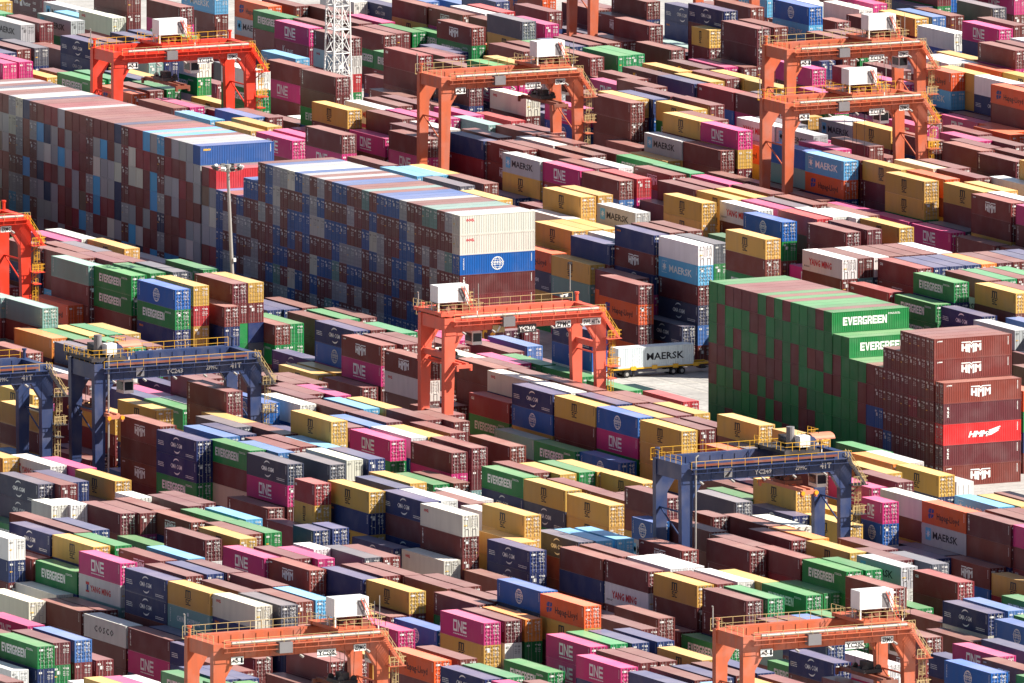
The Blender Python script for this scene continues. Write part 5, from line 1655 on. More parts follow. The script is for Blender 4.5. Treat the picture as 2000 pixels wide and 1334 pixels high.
(28.07, 270.94, 5, 12.192, (4, 7, 13, 21, 4,)),
(-158.00, -235.98, 2, 12.192, (1, 17,)),
(-111.35, -52.44, 3, 12.192, (13, 0, 9,)),
(121.97, 161.69, 3, 12.192, (16, 1, 2,)),
(134.25, 87.40, 5, 12.192, (0, 16, 9, 0, 14,)),
(34.21, 34.96, 4, 12.192, (2, 1, 30, 1,)),
(-177.02, -179.17, 3, 12.192, (7, 0, 2,)),
(25.00, 244.72, 4, 12.192, (0, 18, 24, 2,)),
(-54.89, 96.14, 5, 12.192, (1, 0, 16, 0, 4,)),
(118.90, 148.58, 3, 12.192, (13, 0, 7,)),
(59.37, -4.37, 4, 12.192, (0, 1, 9, 4,)),
(-123.63, -48.07, 5, 12.192, (1, 9, 0, 0, 0,)),
(28.07, 34.96, 4, 12.192, (17, 13, 0, 16,)),
(96.81, 227.24, 3, 12.192, (2, 9, 15,)),
(28.07, 74.29, 4, 12.192, (0, 0, 16, 1,)),
(71.65, 13.11, 3, 12.192, (7, 0, 7,)),
(-26.66, -161.69, 1, 12.192, (9,)),
(34.21, -83.03, 5, 12.192, (2, 9, 0, 4, 17,)),
(-186.23, -179.17, 5, 12.192, (1, 18, 2, 0, 0,)),
(121.97, 109.25, 2, 12.192, (18, 0,)),
(-23.59, 83.03, 1, 12.192, (0,)),
(244.10, 292.79, 5, 12.192, (0, 29, 7, 30, 13,)),
(93.74, 21.85, 5, 12.192, (1, 0, 0, 17, 0,)),
(-26.66, 148.58, 5, 12.192, (13, 0, 10, 1, 16,)),
(-61.03, -257.83, 5, 12.192, (2, 1, 0, 18, 16,)),
(62.44, -34.96, 5, 12.192, (18, 2, 13, 15, 21,)),
(-83.12, -61.18, 3, 12.192, (30, 2, 0,)),
(31.14, -100.51, 5, 12.192, (0, 1, 0, 0, 7,)),
(25.00, 262.20, 5, 12.192, (26, 2, 14, 2, 2,)),
(-123.63, -65.55, 5, 12.192, (2, 7, 0, 2, 9,)),
(118.90, 91.77, 3, 12.192, (0, 2, 0,)),
(162.48, 139.84, 5, 12.192, (2, 18, 2, 9, 0,)),
(-51.82, -205.39, 3, 12.192, (29, 1, 0,)),
(28.07, -52.44, 3, 12.192, (24, 29, 7,)),
(159.41, 301.53, 2, 12.192, (15, 0,)),
(87.60, 244.72, 1, 12.192, (13,)),
(90.67, 152.95, 3, 12.192, (0, 7, 18,)),
(-173.95, -157.32, 5, 12.192, (30, 0, 7, 17, 14,)),
(99.88, 21.85, 5, 12.192, (16, 13, 17, 14, 2,)),
(134.25, 126.73, 3, 12.192, (2, 0, 4,)),
(40.35, 109.25, 4, 12.192, (17, 1, 14, 18,)),
(-48.75, 74.29, 4, 12.192, (7, 0, 9, 4,)),
(96.81, 187.91, 3, 12.192, (16, 1, 1,)),
(-142.65, -87.40, 5, 12.192, (30, 0, 14, 9, 2,)),
(-183.16, -209.76, 4, 12.192, (7, 30, 1, 26,)),
(71.65, -4.37, 4, 12.192, (0, 0, 7, 0,)),
(-32.80, 104.88, 2, 12.192, (7, 14,)),
(56.30, 21.85, 3, 12.192, (30, 0, 2,)),
(-211.39, -231.61, 5, 12.192, (10, 0, 0, 7, 0,)),
(-32.80, 52.44, 3, 12.192, (0, 1, 2,)),
(-151.86, -257.83, 2, 12.192, (1, 29,)),
(-32.80, 126.73, 2, 12.192, (0, 0,)),
(25.00, -109.25, 5, 12.192, (14, 14, 0, 0, 0,)),
(-95.40, -96.14, 3, 12.192, (1, 7, 0,)),
(68.58, -21.85, 5, 12.192, (10, 16, 15, 18, 9,)),
(-17.45, -183.54, 5, 12.192, (7, 0, 4, 9, 16,)),
(-51.82, -8.74, 1, 12.192, (0,)),
(159.41, 270.94, 2, 12.192, (0, 9,)),
(-89.26, -214.13, 3, 12.192, (16, 1, 13,)),
(-26.66, -144.21, 2, 12.192, (9, 0,)),
(31.14, -83.03, 2, 12.192, (26, 16,)),
(-214.46, -235.98, 5, 12.192, (0, 1, 0, 9, 0,)),
(-61.03, -26.22, 2, 12.192, (0, 16,)),
(-23.59, -17.48, 2, 12.192, (9, 0,)),
(-23.59, 122.36, 1, 12.192, (7,)),
(102.95, 30.59, 5, 12.192, (10, 7, 0, 0, 10,)),
(-126.70, -249.09, 2, 12.192, (2, 2,)),
(-26.66, -109.25, 2, 12.192, (2, 0,)),
(-29.73, 65.55, 2, 12.192, (16, 2,)),
(-86.19, 26.22, 5, 12.192, (0, 7, 29, 0, 15,)),
(-61.03, -126.73, 1, 12.192, (4,)),
(-54.89, -8.74, 1, 12.192, (18,)),
(225.08, 257.83, 5, 12.192, (0, 13, 9, 18, 13,)),
(56.30, 69.92, 2, 12.192, (16, 7,)),
(25.00, 231.61, 4, 12.192, (13, 10, 13, 2,)),
(65.51, 4.37, 3, 12.192, (0, 0, 17,)),
(-111.35, -87.40, 3, 12.192, (9, 0, 0,)),
(-20.52, -139.84, 1, 12.192, (0,)),
(-220.60, -249.09, 5, 12.192, (0, 2, 29, 2, 0,)),
(-158.00, -222.87, 3, 12.192, (1, 0, 0,)),
(96.81, 301.53, 1, 12.192, (21,)),
(-32.80, -209.76, 5, 12.192, (0, 16, 13, 9, 15,)),
(190.71, 187.91, 5, 12.192, (13, 17, 17, 14, 18,)),
(162.48, 253.46, 4, 12.192, (0, 0, 1, 0,)),
(-26.66, -69.92, 2, 12.192, (18, 0,)),
(218.94, 301.53, 5, 12.192, (1, 21, 0, 1, 1,)),
(125.04, 78.66, 5, 12.192, (2, 0, 1, 1, 0,)),
(131.18, 96.14, 3, 12.192, (10, 17, 0,)),
(-17.45, 74.29, 1, 12.192, (2,)),
(-173.95, -174.80, 3, 12.192, (0, 13, 1,)),
(-61.03, -91.77, 1, 12.192, (9,)),
(37.28, 91.77, 3, 12.192, (30, 2, 9,)),
(34.21, 284.05, 5, 12.192, (16, 1, 4, 14, 0,)),
(59.37, 284.05, 2, 12.192, (26, 1,)),
(71.65, -21.85, 5, 12.192, (0, 0, 0, 0, 2,)),
(153.27, 249.09, 2, 12.192, (4, 9,)),
(253.31, 301.53, 5, 12.192, (0, 18, 2, 0, 0,)),
(-120.56, -69.92, 4, 12.192, (16, 14, 13, 2,)),
(-64.10, -262.20, 5, 12.192, (13, 9, 7, 2, 7,)),
(-48.75, -26.22, 4, 12.192, (26, 0, 0, 2,)),
(-48.75, -52.44, 2, 12.192, (0, 0,)),
(-29.73, -74.29, 2, 12.192, (2, 9,)),
(99.88, 34.96, 5, 12.192, (2, 30, 30, 0, 16,)),
(40.35, -78.66, 5, 12.192, (0, 18, 0, 7, 0,)),
(-173.95, -209.76, 4, 12.192, (0, 16, 17, 9,)),
(228.15, 275.31, 1, 12.192, (0,)),
(-29.73, -139.84, 1, 12.192, (4,)),
(-17.45, -113.62, 1, 12.192, (0,)),
(-48.75, 100.51, 5, 12.192, (0, 1, 7, 0, 1,)),
(-32.80, -100.51, 2, 12.192, (14, 1,)),
(-20.52, 117.99, 1, 12.192, (0,)),
(40.35, 30.59, 3, 12.192, (0, 21, 1,)),
(225.08, 301.53, 5, 12.192, (0, 1, 18, 14, 18,)),
(-23.59, -196.65, 5, 12.192, (0, 2, 18, 0, 1,)),
(131.18, 148.58, 2, 12.192, (2, 7,)),
(34.21, -52.44, 3, 12.192, (13, 30, 0,)),
(-142.65, -196.65, 3, 12.192, (9, 24, 0,)),
(187.64, 183.54, 5, 12.192, (0, 9, 0, 1, 0,)),
(-89.26, 26.22, 5, 12.192, (4, 0, 0, 0, 0,)),
(181.50, 244.72, 2, 12.192, (0, 26,)),
(34.21, -26.22, 3, 12.192, (9, 0, 2,)),
(165.55, 201.02, 3, 12.192, (2, 0, 0,)),
(-17.45, -30.59, 1, 12.192, (0,)),
(-20.52, -161.69, 1, 12.192, (18,)),
(193.78, 235.98, 3, 12.192, (16, 2, 0,)),
(187.64, 266.57, 3, 12.192, (0, 0, 0,)),
(31.14, -21.85, 3, 12.192, (16, 16, 0,)),
(150.20, 249.09, 2, 12.192, (26, 15,)),
(-92.33, -96.14, 3, 12.192, (30, 26, 14,)),
(156.34, 292.79, 2, 12.192, (4, 1,)),
(181.50, 275.31, 2, 12.192, (1, 30,)),
(102.95, 113.62, 4, 12.192, (0, 2, 0, 29,)),
(162.48, 279.68, 2, 12.192, (0, 0,)),
(-111.35, -39.33, 5, 12.192, (30, 1, 16, 0, 0,)),
(150.20, 170.43, 3, 12.192, (2, 2, 0,)),
(56.30, 113.62, 2, 12.192, (13, 0,)),
(-20.52, 0.00, 1, 12.192, (2,)),
(-177.02, -249.09, 4, 12.192, (9, 9, 7, 24,)),
(99.88, 179.17, 3, 12.192, (7, 4, 17,)),
(31.14, 174.80, 4, 12.192, (18, 9, 2, 0,)),
(25.00, -61.18, 3, 12.192, (0, 14, 0,)),
(93.74, 227.24, 3, 12.192, (0, 0, 2,)),
(215.87, 301.53, 5, 12.192, (17, 16, 9, 0, 0,)),
(-48.75, -240.35, 5, 12.192, (2, 14, 7, 0, 2,)),
(-80.05, 43.70, 5, 12.192, (9, 18, 10, 13, 4,)),
(68.58, 21.85, 3, 12.192, (1, 13, 15,)),
(-54.89, -253.46, 5, 12.192, (9, 4, 0, 0, 0,)),
(-20.52, -43.70, 2, 12.192, (9, 16,)),
(-95.40, 0.00, 5, 12.192, (0, 4, 17, 13, 1,)),
(28.07, -83.03, 2, 12.192, (7, 0,)),
(56.30, 240.35, 2, 12.192, (2, 0,)),
(56.30, -52.44, 5, 12.192, (0, 0, 1, 30, 24,)),
(-57.96, 69.92, 4, 12.192, (0, 0, 0, 0,)),
(-26.66, 52.44, 1, 12.192, (4,)),
(-26.66, -43.70, 2, 12.192, (18, 9,)),
(71.65, 244.72, 1, 12.192, (13,)),
(134.25, 262.20, 3, 12.192, (14, 0, 4,)),
(34.21, 113.62, 4, 12.192, (0, 0, 2, 0,)),
(-64.10, 0.00, 1, 12.192, (0,)),
(-183.16, -170.43, 5, 12.192, (2, 0, 2, 2, 15,)),
(-154.93, -152.95, 3, 12.192, (13, 7, 1,)),
(-20.52, 61.18, 1, 12.192, (16,)),
(37.28, 34.96, 4, 12.192, (9, 2, 13, 30,)),
(181.50, 218.50, 3, 12.192, (2, 0, 1,)),
(-51.82, -34.96, 4, 12.192, (0, 26, 13, 13,)),
(-23.59, -43.70, 2, 12.192, (13, 1,)),
(215.87, 231.61, 5, 12.192, (4, 7, 13, 4, 2,)),
(-148.79, -100.51, 5, 12.192, (2, 9, 0, 16, 13,)),
(-20.52, 87.40, 1, 12.192, (15,)),
(90.67, 74.29, 2, 12.192, (10, 26,)),
(118.90, 78.66, 3, 12.192, (14, 0, 4,)),
(56.30, 34.96, 1, 12.192, (9,)),
(59.37, -34.96, 4, 12.192, (7, 2, 17, 0,)),
(121.97, 262.20, 2, 12.192, (30, 2,)),
(28.07, 8.74, 5, 12.192, (0, 7, 13, 1, 0,)),
(-89.26, -240.35, 3, 12.192, (16, 2, 2,)),
(-83.12, 39.33, 5, 12.192, (14, 0, 14, 16, 0,)),
(-23.59, 8.74, 1, 12.192, (1,)),
(28.07, 235.98, 4, 12.192, (9, 7, 0, 9,)),
(34.21, -96.14, 5, 12.192, (30, 18, 9, 14, 1,)),
(-29.73, 148.58, 5, 12.192, (16, 0, 14, 9, 1,)),
(90.67, 179.17, 2, 12.192, (2, 9,)),
(-86.19, -174.80, 3, 12.192, (7, 15, 14,)),
(-205.25, -244.72, 3, 12.192, (7, 4, 0,)),
(102.95, 87.40, 4, 12.192, (0, 2, 9, 14,)),
(184.57, 209.76, 3, 12.192, (9, 0, 14,)),
(31.14, 235.98, 4, 12.192, (0, 0, 2, 7,)),
(212.80, 227.24, 5, 12.192, (4, 0, 0, 2, 18,)),
(-151.86, -104.88, 5, 12.192, (0, 0, 13, 21, 1,)),
(99.88, 301.53, 1, 12.192, (18,)),
(56.30, 144.21, 2, 12.192, (0, 2,)),
]
SEENL = [0,8,9,16,25,32,33,40,48,49,57,64,65,66,72,80,81,88,89,96,97,104,112,120,121,129,136,137,144,152,160,168,176,184,192,200,208,216,224,232,240,248,256,264,272,273,280,281,297,298,304,312,320,328,336,344,352,353,354,360,368,369,370,377,378,384,394,395,400,408,416,424,432,441,442,448,456,464,465,474,480,488,496,505,506,513,514,515,520,521,529,536,537,544,545,552,560,569,576,584,592,600,608,616,624,633,640,648,657,666,672,681,688,689,696,697,704,712,721,722,728,736,744,752,760,768,777,784,792,793,800,808,816,817,825,826,832,833,840,841,848,849,856,864,872,880,888,897,904,912,920,928,936,944,953,960,961,969,976,985,993,1000,1009,1016,1024,1032,1040,1048,1058,1064,1072,1080,1081,1082,1089,1096,1104,1105,1112,1113,1121,1122,1123,1128,1136,1162,1168,1169,1170,1176,1193,1201,1202,1208,1209,1216,1224,1232,1240,1248,1256,1264,1272,1280,1288,1296,1297,1304,1313,1321,1328,1329,1336,1344,1345,1354,1361,1368,1377,1378,1392,1400,1409,1417,1424,1432,1440,1448,1456,1473,1474,1480,1481,1488,1489,1497,1498,1504,1512,1521,1529,1537,1538,1545,1552,1560,1569,1576,1584,1592,1600,1601,1608,1616,1625,1626,1632,1640,1641,1642,1648,1649,1650,1656,1657,1658,1664,1680,1688,1697,1698,1704,1705,1712,1720,1721,1728,1736,1744,1752,1760,1768,1776,1785,1793,1800,1808,1816,1824,1832,1833,1840,1848,1856,1872,1880,1888,1889,1890,1896,1904,1912,1923,1930,1936,1944,1952,1962,1969,1976,1984,2000,2001,2002,2010,2017,2025,2032,2033,2041,2048,2049,2056,2064,2072,2080,2088,2096,2104,2112,2120,2128,2136,2144,2152,2160,2168,2176,2185,2192,2200,2208,2217,2218,2219,2220,2224,2225,2226,2227,2232,2233,2234,2235,2240,2241,2242,2257,2265,2272,2273,2281,2282,2290,2296,2304,2312,2320,2321,2328,2336,2344,2352,2361,2368,2369,2376,2385,2392,2400,2408,2417,2418,2424,2425,2426,2432,2440,2450,2451,2456,2464,2476,2477,2480,2481,2488,2498,2505,2512,2520,2528,2536,2544,2560,2568,2569,2570,2578,2584,2585,2586,2592,2600,2608,2617,2625,2632,2640,2648,2657,2658,2664,2674,2680,2688,2689,2690,2696,2704,2712,2720,2736,2752,2760,2768,2776,2784,2792,2793,2794,2800,2811,2816,2817,2818,2819,2825,2826,2827,2832,2840,2848,2849,2856,2864,2872,2881,2888,2889,2896,2897,2904,2905,2913,2914,2920,2921,2922,2937,2944,2945,2953,2960,2969,2970,2976,2984,2992,2993,3000,3008,3016,3017,3025,3026,3032,3033,3040,3041,3050,3058,3065,3073,3080,3081,3089,3090,3096,3097,3104,3112,3120,3128,3129,3136,3144,3152,3161,3162,3168,3178,3184,3192,3200,3201,3208,3216,3226,3240,3248,3256,3264,3273,3280,3288,3296,3304,3312,3320,3328,3336,3337,3344,3352,3360,3368,3376,3384,3392,3400,3408,3416,3425,3426,3432,3441,3448,3456,3464,3472,3482,3488,3498,3506,3513,3514,3520,3528,3529,3530,3536,3544,3545,3554,3576,3584,3592,3600,3608,3616,3624,3632,3640,3641,3642,3643,3651,3664,3673,3674,3675,3680,3696,3704,3721,3728,3736,3752,3760,3768,3793,3800,3801,3809,3816,3825,3832,3840,3848,3856,3865,3873,3880,3888,3889,3890,3896,3904,3912,3920,3928,3936,3944,3952,3953,3954,3955,3962,3976,3984,3992,4000,4008,4016,4024,4032,4033,4034,4040,4048,4056,4064,4073,4080,4081,4088,4097,4112,4120,4130,4138,4152,4176,4184,4192,4200,4208,4216,4232,4248,4256,4264,4265,4272,4281,4282,4289,4297,4304,4305,4328,4337,4344,4352,4360,4377,4378,4384,4393,4400,4410,4416,4425,4432,4440,4448,4456,4457,4465,4473,4474,4480,4488,4496,4504,4515,4520,4521,4522,4528,4537,4544,4545,4553,4568,4576,4584,4592,4608,4625,4632,4641,4656,4665,4666,4688,4696,4712,4720,4728,4737,4746,4752,4760,4768,4776,4785,4793,4802,4810,4818,4824,4832,4840,4848,4856,4864,4865,4866,4872,4873,4880,4888,4896,4905,4906,4914,4920,4930,4938,4944,4952,4960,4969,4976,4984,4993,5000,5009,5010,5018,5025,5032,5041,5048,5049,5057,5064,5072,5080,5088,5096,5104,5112,5120,5128,5136,5153,5160,5168,5177,5178,5184,5192,5201,5208,5216,5225,5234,5241,5242,5243,5248,5257,5273,5288,5296,5304,5313,5320,5337,5345,5352,5360,5369,5376,5384,5394,5401,5402,5409,5417,5424,5440,5449,5450,5451,5458,5466,5472,5481,5488,5496,5505,5512,5528,5544,5552,5561,5568,5576,5577,5584,5592,5602,5608,5616,5624,5633,5642,5657,5664,5673,5688,5696,5704,5712,5720,5728,5736,5744,5752,5760,5768,5777,5784,5785,5793,5794,5800,5808,5816,5824,5833,5841,5849,5856,5864,5872,5882,5883,5889,5896,5904,5913,5920,5921,5928,5937,5944,5952,5960,5976,5992,6002,6008,6009,6016,6025,6032,6041,6048,6056,6064,6073,6080,6081,6088,6089,6096,6104,6112,6120,6129,6136,6144,6152,6160,6168,6176,6184,6192,6200,6209,6217,6225,6240,6241,6248,6256,6257,6264,6272,6280,6288,6304,6312,6313,6321,6322,6328,6338,6346,6352,6353,6360,6416,6528,6600,6632,6665,6736,6856,7032,7056,7552,7664,7848,7856,8088,8089,8200,8216,8344,8480,8640,8712,8713,8720,8752,8776,8784,8840,9000,9040,9056,9096,9104,9121,9264,9336,9544,9568,9666,9667,9792,9800,9824,9840,9848,9896,9944,9984,9985,10032]
MTC = [
(-8.72, -137.40, -134.96, 5, (1, 3, 6, 3, 1,), 1),
(-8.72, -134.62, -132.18, 7, (1, 1, 44, 44, 44, 44, 44,), 1),
(-8.72, -132.16, -129.72, 7, (44, 44, 44, 44, 44, 44, 44,), 1),
(-8.72, -129.70, -127.26, 7, (44, 44, 44, 40, 44, 44, 44,), 1),
(-8.72, -127.24, -124.80, 7, (44, 44, 44, 44, 44, 44, 44,), 1),
(-8.72, -124.78, -122.34, 6, (44, 44, 44, 44, 44, 44,), 1),
(-8.72, -122.32, -119.88, 6, (44, 44, 44, 44, 38, 44,), 1),
(-8.72, -119.86, -117.41, 5, (44, 44, 38, 44, 44,), 1),
(-8.72, -117.39, -114.94, 5, (44, 44, 38, 44, 44,), 0),
(-8.72, -114.92, -112.47, 5, (45, 44, 44, 45, 44,), 0),
(-8.72, -112.45, -110.00, 5, (45, 45, 45, 45, 45,), 0),
(-8.72, -110.00, -107.56, 6, (7, 45, 45, 45, 45, 45,), 0),
(-8.72, -107.54, -105.10, 6, (45, 44, 44, 45, 45, 45,), 0),
(-8.72, -104.88, -102.46, 7, (7, 45, 45, 44, 45, 45, 45,), 0),
(-8.72, -102.44, -100.02, 7, (44, 45, 44, 45, 45, 45, 45,), 0),
(-8.72, -100.00, -97.58, 7, (45, 45, 44, 45, 45, 44, 45,), 0),
(-8.72, -97.56, -95.14, 7, (45, 45, 45, 45, 44, 44, 44,), 0),
(-8.72, -95.12, -92.70, 7, (45, 45, 44, 44, 45, 45, 45,), 0),
(-8.72, -92.68, -90.26, 7, (44, 45, 45, 45, 45, 45, 44,), 0),
(-8.72, -90.24, -87.82, 7, (45, 45, 44, 44, 45, 44, 45,), 0),
(-8.72, -87.80, -85.38, 7, (44, 45, 45, 44, 44, 45, 45,), 0),
(-8.72, -85.36, -82.94, 7, (45, 44, 44, 44, 45, 44, 44,), 0),
(-8.72, -82.92, -80.50, 7, (44, 44, 45, 44, 44, 45, 45,), 0),
(-8.72, -80.48, -78.06, 7, (44, 45, 45, 44, 45, 45, 45,), 0),
(-8.72, -78.04, -75.62, 7, (44, 45, 44, 45, 44, 45, 45,), 0),
(-8.72, -75.60, -73.18, 7, (44, 45, 45, 44, 45, 45, 44,), 0),
(-8.72, -73.16, -70.74, 7, (45, 44, 44, 44, 45, 45, 45,), 0),
(-8.72, -70.72, -68.30, 7, (45, 45, 45, 44, 44, 45, 45,), 0),
(-8.72, 8.23, 10.67, 7, (22, 22, 18, 2, 0, 44, 44,), 1),
(-8.69, 10.69, 13.13, 7, (36, 44, 39, 44, 44, 44, 38,), 1),
(-8.66, 13.15, 15.59, 7, (44, 44, 36, 44, 44, 44, 44,), 1),
(-8.63, 15.61, 18.05, 7, (39, 44, 44, 36, 44, 44, 44,), 1),
(-8.61, 18.07, 20.51, 7, (39, 44, 36, 44, 44, 44, 36,), 1),
(-8.58, 20.53, 22.97, 7, (44, 44, 44, 38, 36, 38, 38,), 1),
(-8.55, 22.99, 25.43, 7, (44, 36, 38, 36, 44, 38, 38,), 1),
(-8.52, 25.45, 27.89, 7, (36, 38, 38, 38, 44, 44, 38,), 1),
(-8.49, 27.91, 30.35, 7, (38, 44, 44, 38, 38, 44, 38,), 1),
(-8.47, 30.37, 32.81, 7, (38, 44, 44, 44, 44, 38, 38,), 1),
(-8.44, 32.83, 35.27, 7, (38, 44, 36, 36, 44, 36, 36,), 1),
(-8.41, 35.29, 37.73, 7, (44, 38, 37, 38, 44, 44, 44,), 1),
(-8.38, 37.75, 40.19, 7, (39, 44, 38, 44, 44, 44, 36,), 1),
(-8.35, 40.21, 42.65, 7, (44, 44, 44, 36, 38, 36, 44,), 1),
(-8.32, 42.67, 45.11, 7, (44, 36, 44, 36, 38, 44, 44,), 1),
(-8.30, 45.13, 47.57, 7, (38, 44, 38, 36, 44, 36, 44,), 1),
(-8.27, 47.59, 50.03, 7, (38, 44, 38, 38, 39, 36, 38,), 1),
(-8.24, 50.05, 52.49, 7, (44, 44, 38, 44, 38, 44, 39,), 1),
(-8.21, 52.51, 54.95, 7, (36, 38, 37, 44, 38, 44, 44,), 1),
(-8.18, 54.97, 57.41, 7, (44, 36, 37, 44, 37, 38, 36,), 1),
(-8.15, 57.43, 59.87, 7, (36, 38, 38, 38, 44, 44, 44,), 1),
(-8.13, 59.89, 62.33, 7, (38, 44, 38, 44, 44, 38, 44,), 1),
(-8.10, 62.35, 64.79, 7, (37, 44, 38, 38, 44, 37, 38,), 1),
(-8.07, 64.81, 67.25, 7, (36, 44, 44, 44, 38, 44, 36,), 1),
(-8.04, 67.27, 69.71, 7, (36, 37, 36, 38, 38, 39, 36,), 1),
(-8.01, 69.73, 72.17, 7, (38, 38, 44, 44, 44, 38, 44,), 1),
(-7.98, 72.19, 74.63, 7, (44, 44, 36, 44, 44, 44, 44,), 1),
(-7.96, 74.65, 77.09, 6, (38, 44, 44, 36, 36, 44,), 1),
(-7.93, 77.11, 79.55, 6, (38, 44, 36, 44, 36, 36,), 1),
(-7.90, 79.57, 81.85, 5, (38, 36, 44, 44, 38,), 1),
(-7.87, 81.87, 84.15, 5, (44, 44, 38, 38, 44,), 1),
(-7.85, 84.17, 86.45, 5, (44, 36, 44, 36, 36,), 1),
(-7.82, 86.47, 88.75, 5, (38, 38, 38, 38, 38,), 1),
(-7.79, 88.77, 91.21, 6, (5, 36, 37, 36, 40, 36,), 0),
(-7.77, 91.23, 93.67, 6, (44, 43, 36, 36, 44, 40,), 0),
(-7.73, 94.15, 96.59, 7, (31, 36, 36, 44, 36, 36, 36,), 0),
(-7.70, 96.61, 99.05, 7, (36, 36, 44, 44, 36, 37, 44,), 0),
(-7.67, 99.07, 101.51, 7, (36, 44, 40, 44, 40, 36, 44,), 0),
(-7.65, 101.53, 103.97, 7, (36, 44, 36, 36, 44, 44, 41,), 0),
(-7.62, 103.99, 106.43, 7, (44, 40, 36, 44, 44, 44, 41,), 0),
(-7.59, 106.45, 108.89, 7, (41, 44, 44, 36, 42, 36, 44,), 1),
(-7.56, 108.91, 111.35, 7, (36, 44, 41, 41, 44, 44, 41,), 0),
(-7.53, 111.37, 113.81, 7, (41, 40, 44, 44, 36, 44, 40,), 0),
(-7.51, 113.83, 116.27, 7, (40, 40, 37, 44, 44, 37, 42,), 0),
(-7.48, 116.29, 118.73, 7, (40, 37, 37, 44, 36, 41, 36,), 0),
(-7.45, 118.75, 121.19, 7, (44, 40, 44, 44, 36, 44, 41,), 1),
(-7.42, 121.21, 123.65, 7, (42, 36, 37, 42, 42, 36, 44,), 0),
(-7.39, 123.67, 126.11, 7, (44, 44, 36, 36, 40, 37, 36,), 0),
(-7.36, 126.13, 128.57, 7, (44, 41, 36, 36, 40, 44, 36,), 0),
(-7.34, 128.59, 131.03, 7, (44, 36, 37, 41, 41, 44, 36,), 0),
(-7.31, 131.05, 133.49, 7, (44, 44, 44, 36, 40, 36, 36,), 1),
(-7.28, 133.51, 135.95, 7, (44, 44, 44, 44, 43, 41, 44,), 0),
(-7.25, 135.97, 138.41, 7, (44, 44, 40, 36, 36, 40, 44,), 0),
(-7.22, 138.43, 140.87, 7, (44, 36, 36, 40, 44, 44, 40,), 0),
(-7.19, 140.89, 143.33, 7, (36, 40, 41, 36, 40, 40, 36,), 0),
(-7.17, 143.35, 145.79, 7, (40, 36, 36, 44, 36, 36, 44,), 0),
(-7.14, 145.81, 148.25, 7, (40, 42, 37, 40, 42, 36, 44,), 0),
(-7.11, 148.27, 150.71, 7, (44, 41, 36, 42, 36, 36, 36,), 0),
(-7.08, 150.73, 153.17, 7, (44, 36, 44, 44, 36, 44, 44,), 1),
(-7.05, 153.19, 155.63, 7, (42, 44, 44, 41, 44, 41, 36,), 0),
(-7.02, 155.65, 158.09, 7, (37, 36, 36, 44, 36, 36, 36,), 1),
(-7.00, 158.11, 160.55, 7, (36, 37, 44, 44, 36, 41, 44,), 1),
(-6.97, 160.57, 163.01, 7, (44, 36, 36, 40, 40, 40, 40,), 0),
(-6.94, 163.03, 165.47, 7, (44, 36, 43, 40, 36, 44, 36,), 0),
(-6.91, 165.49, 167.93, 7, (36, 36, 36, 36, 42, 44, 44,), 0),
(-6.88, 167.95, 170.39, 7, (42, 36, 36, 36, 44, 44, 44,), 0),
(-6.85, 170.41, 172.85, 7, (44, 44, 36, 37, 44, 36, 40,), 0),
(-6.83, 172.87, 175.31, 7, (36, 44, 44, 44, 36, 40, 44,), 0),
(-6.80, 175.33, 177.77, 7, (44, 36, 44, 38, 36, 36, 36,), 0),
]
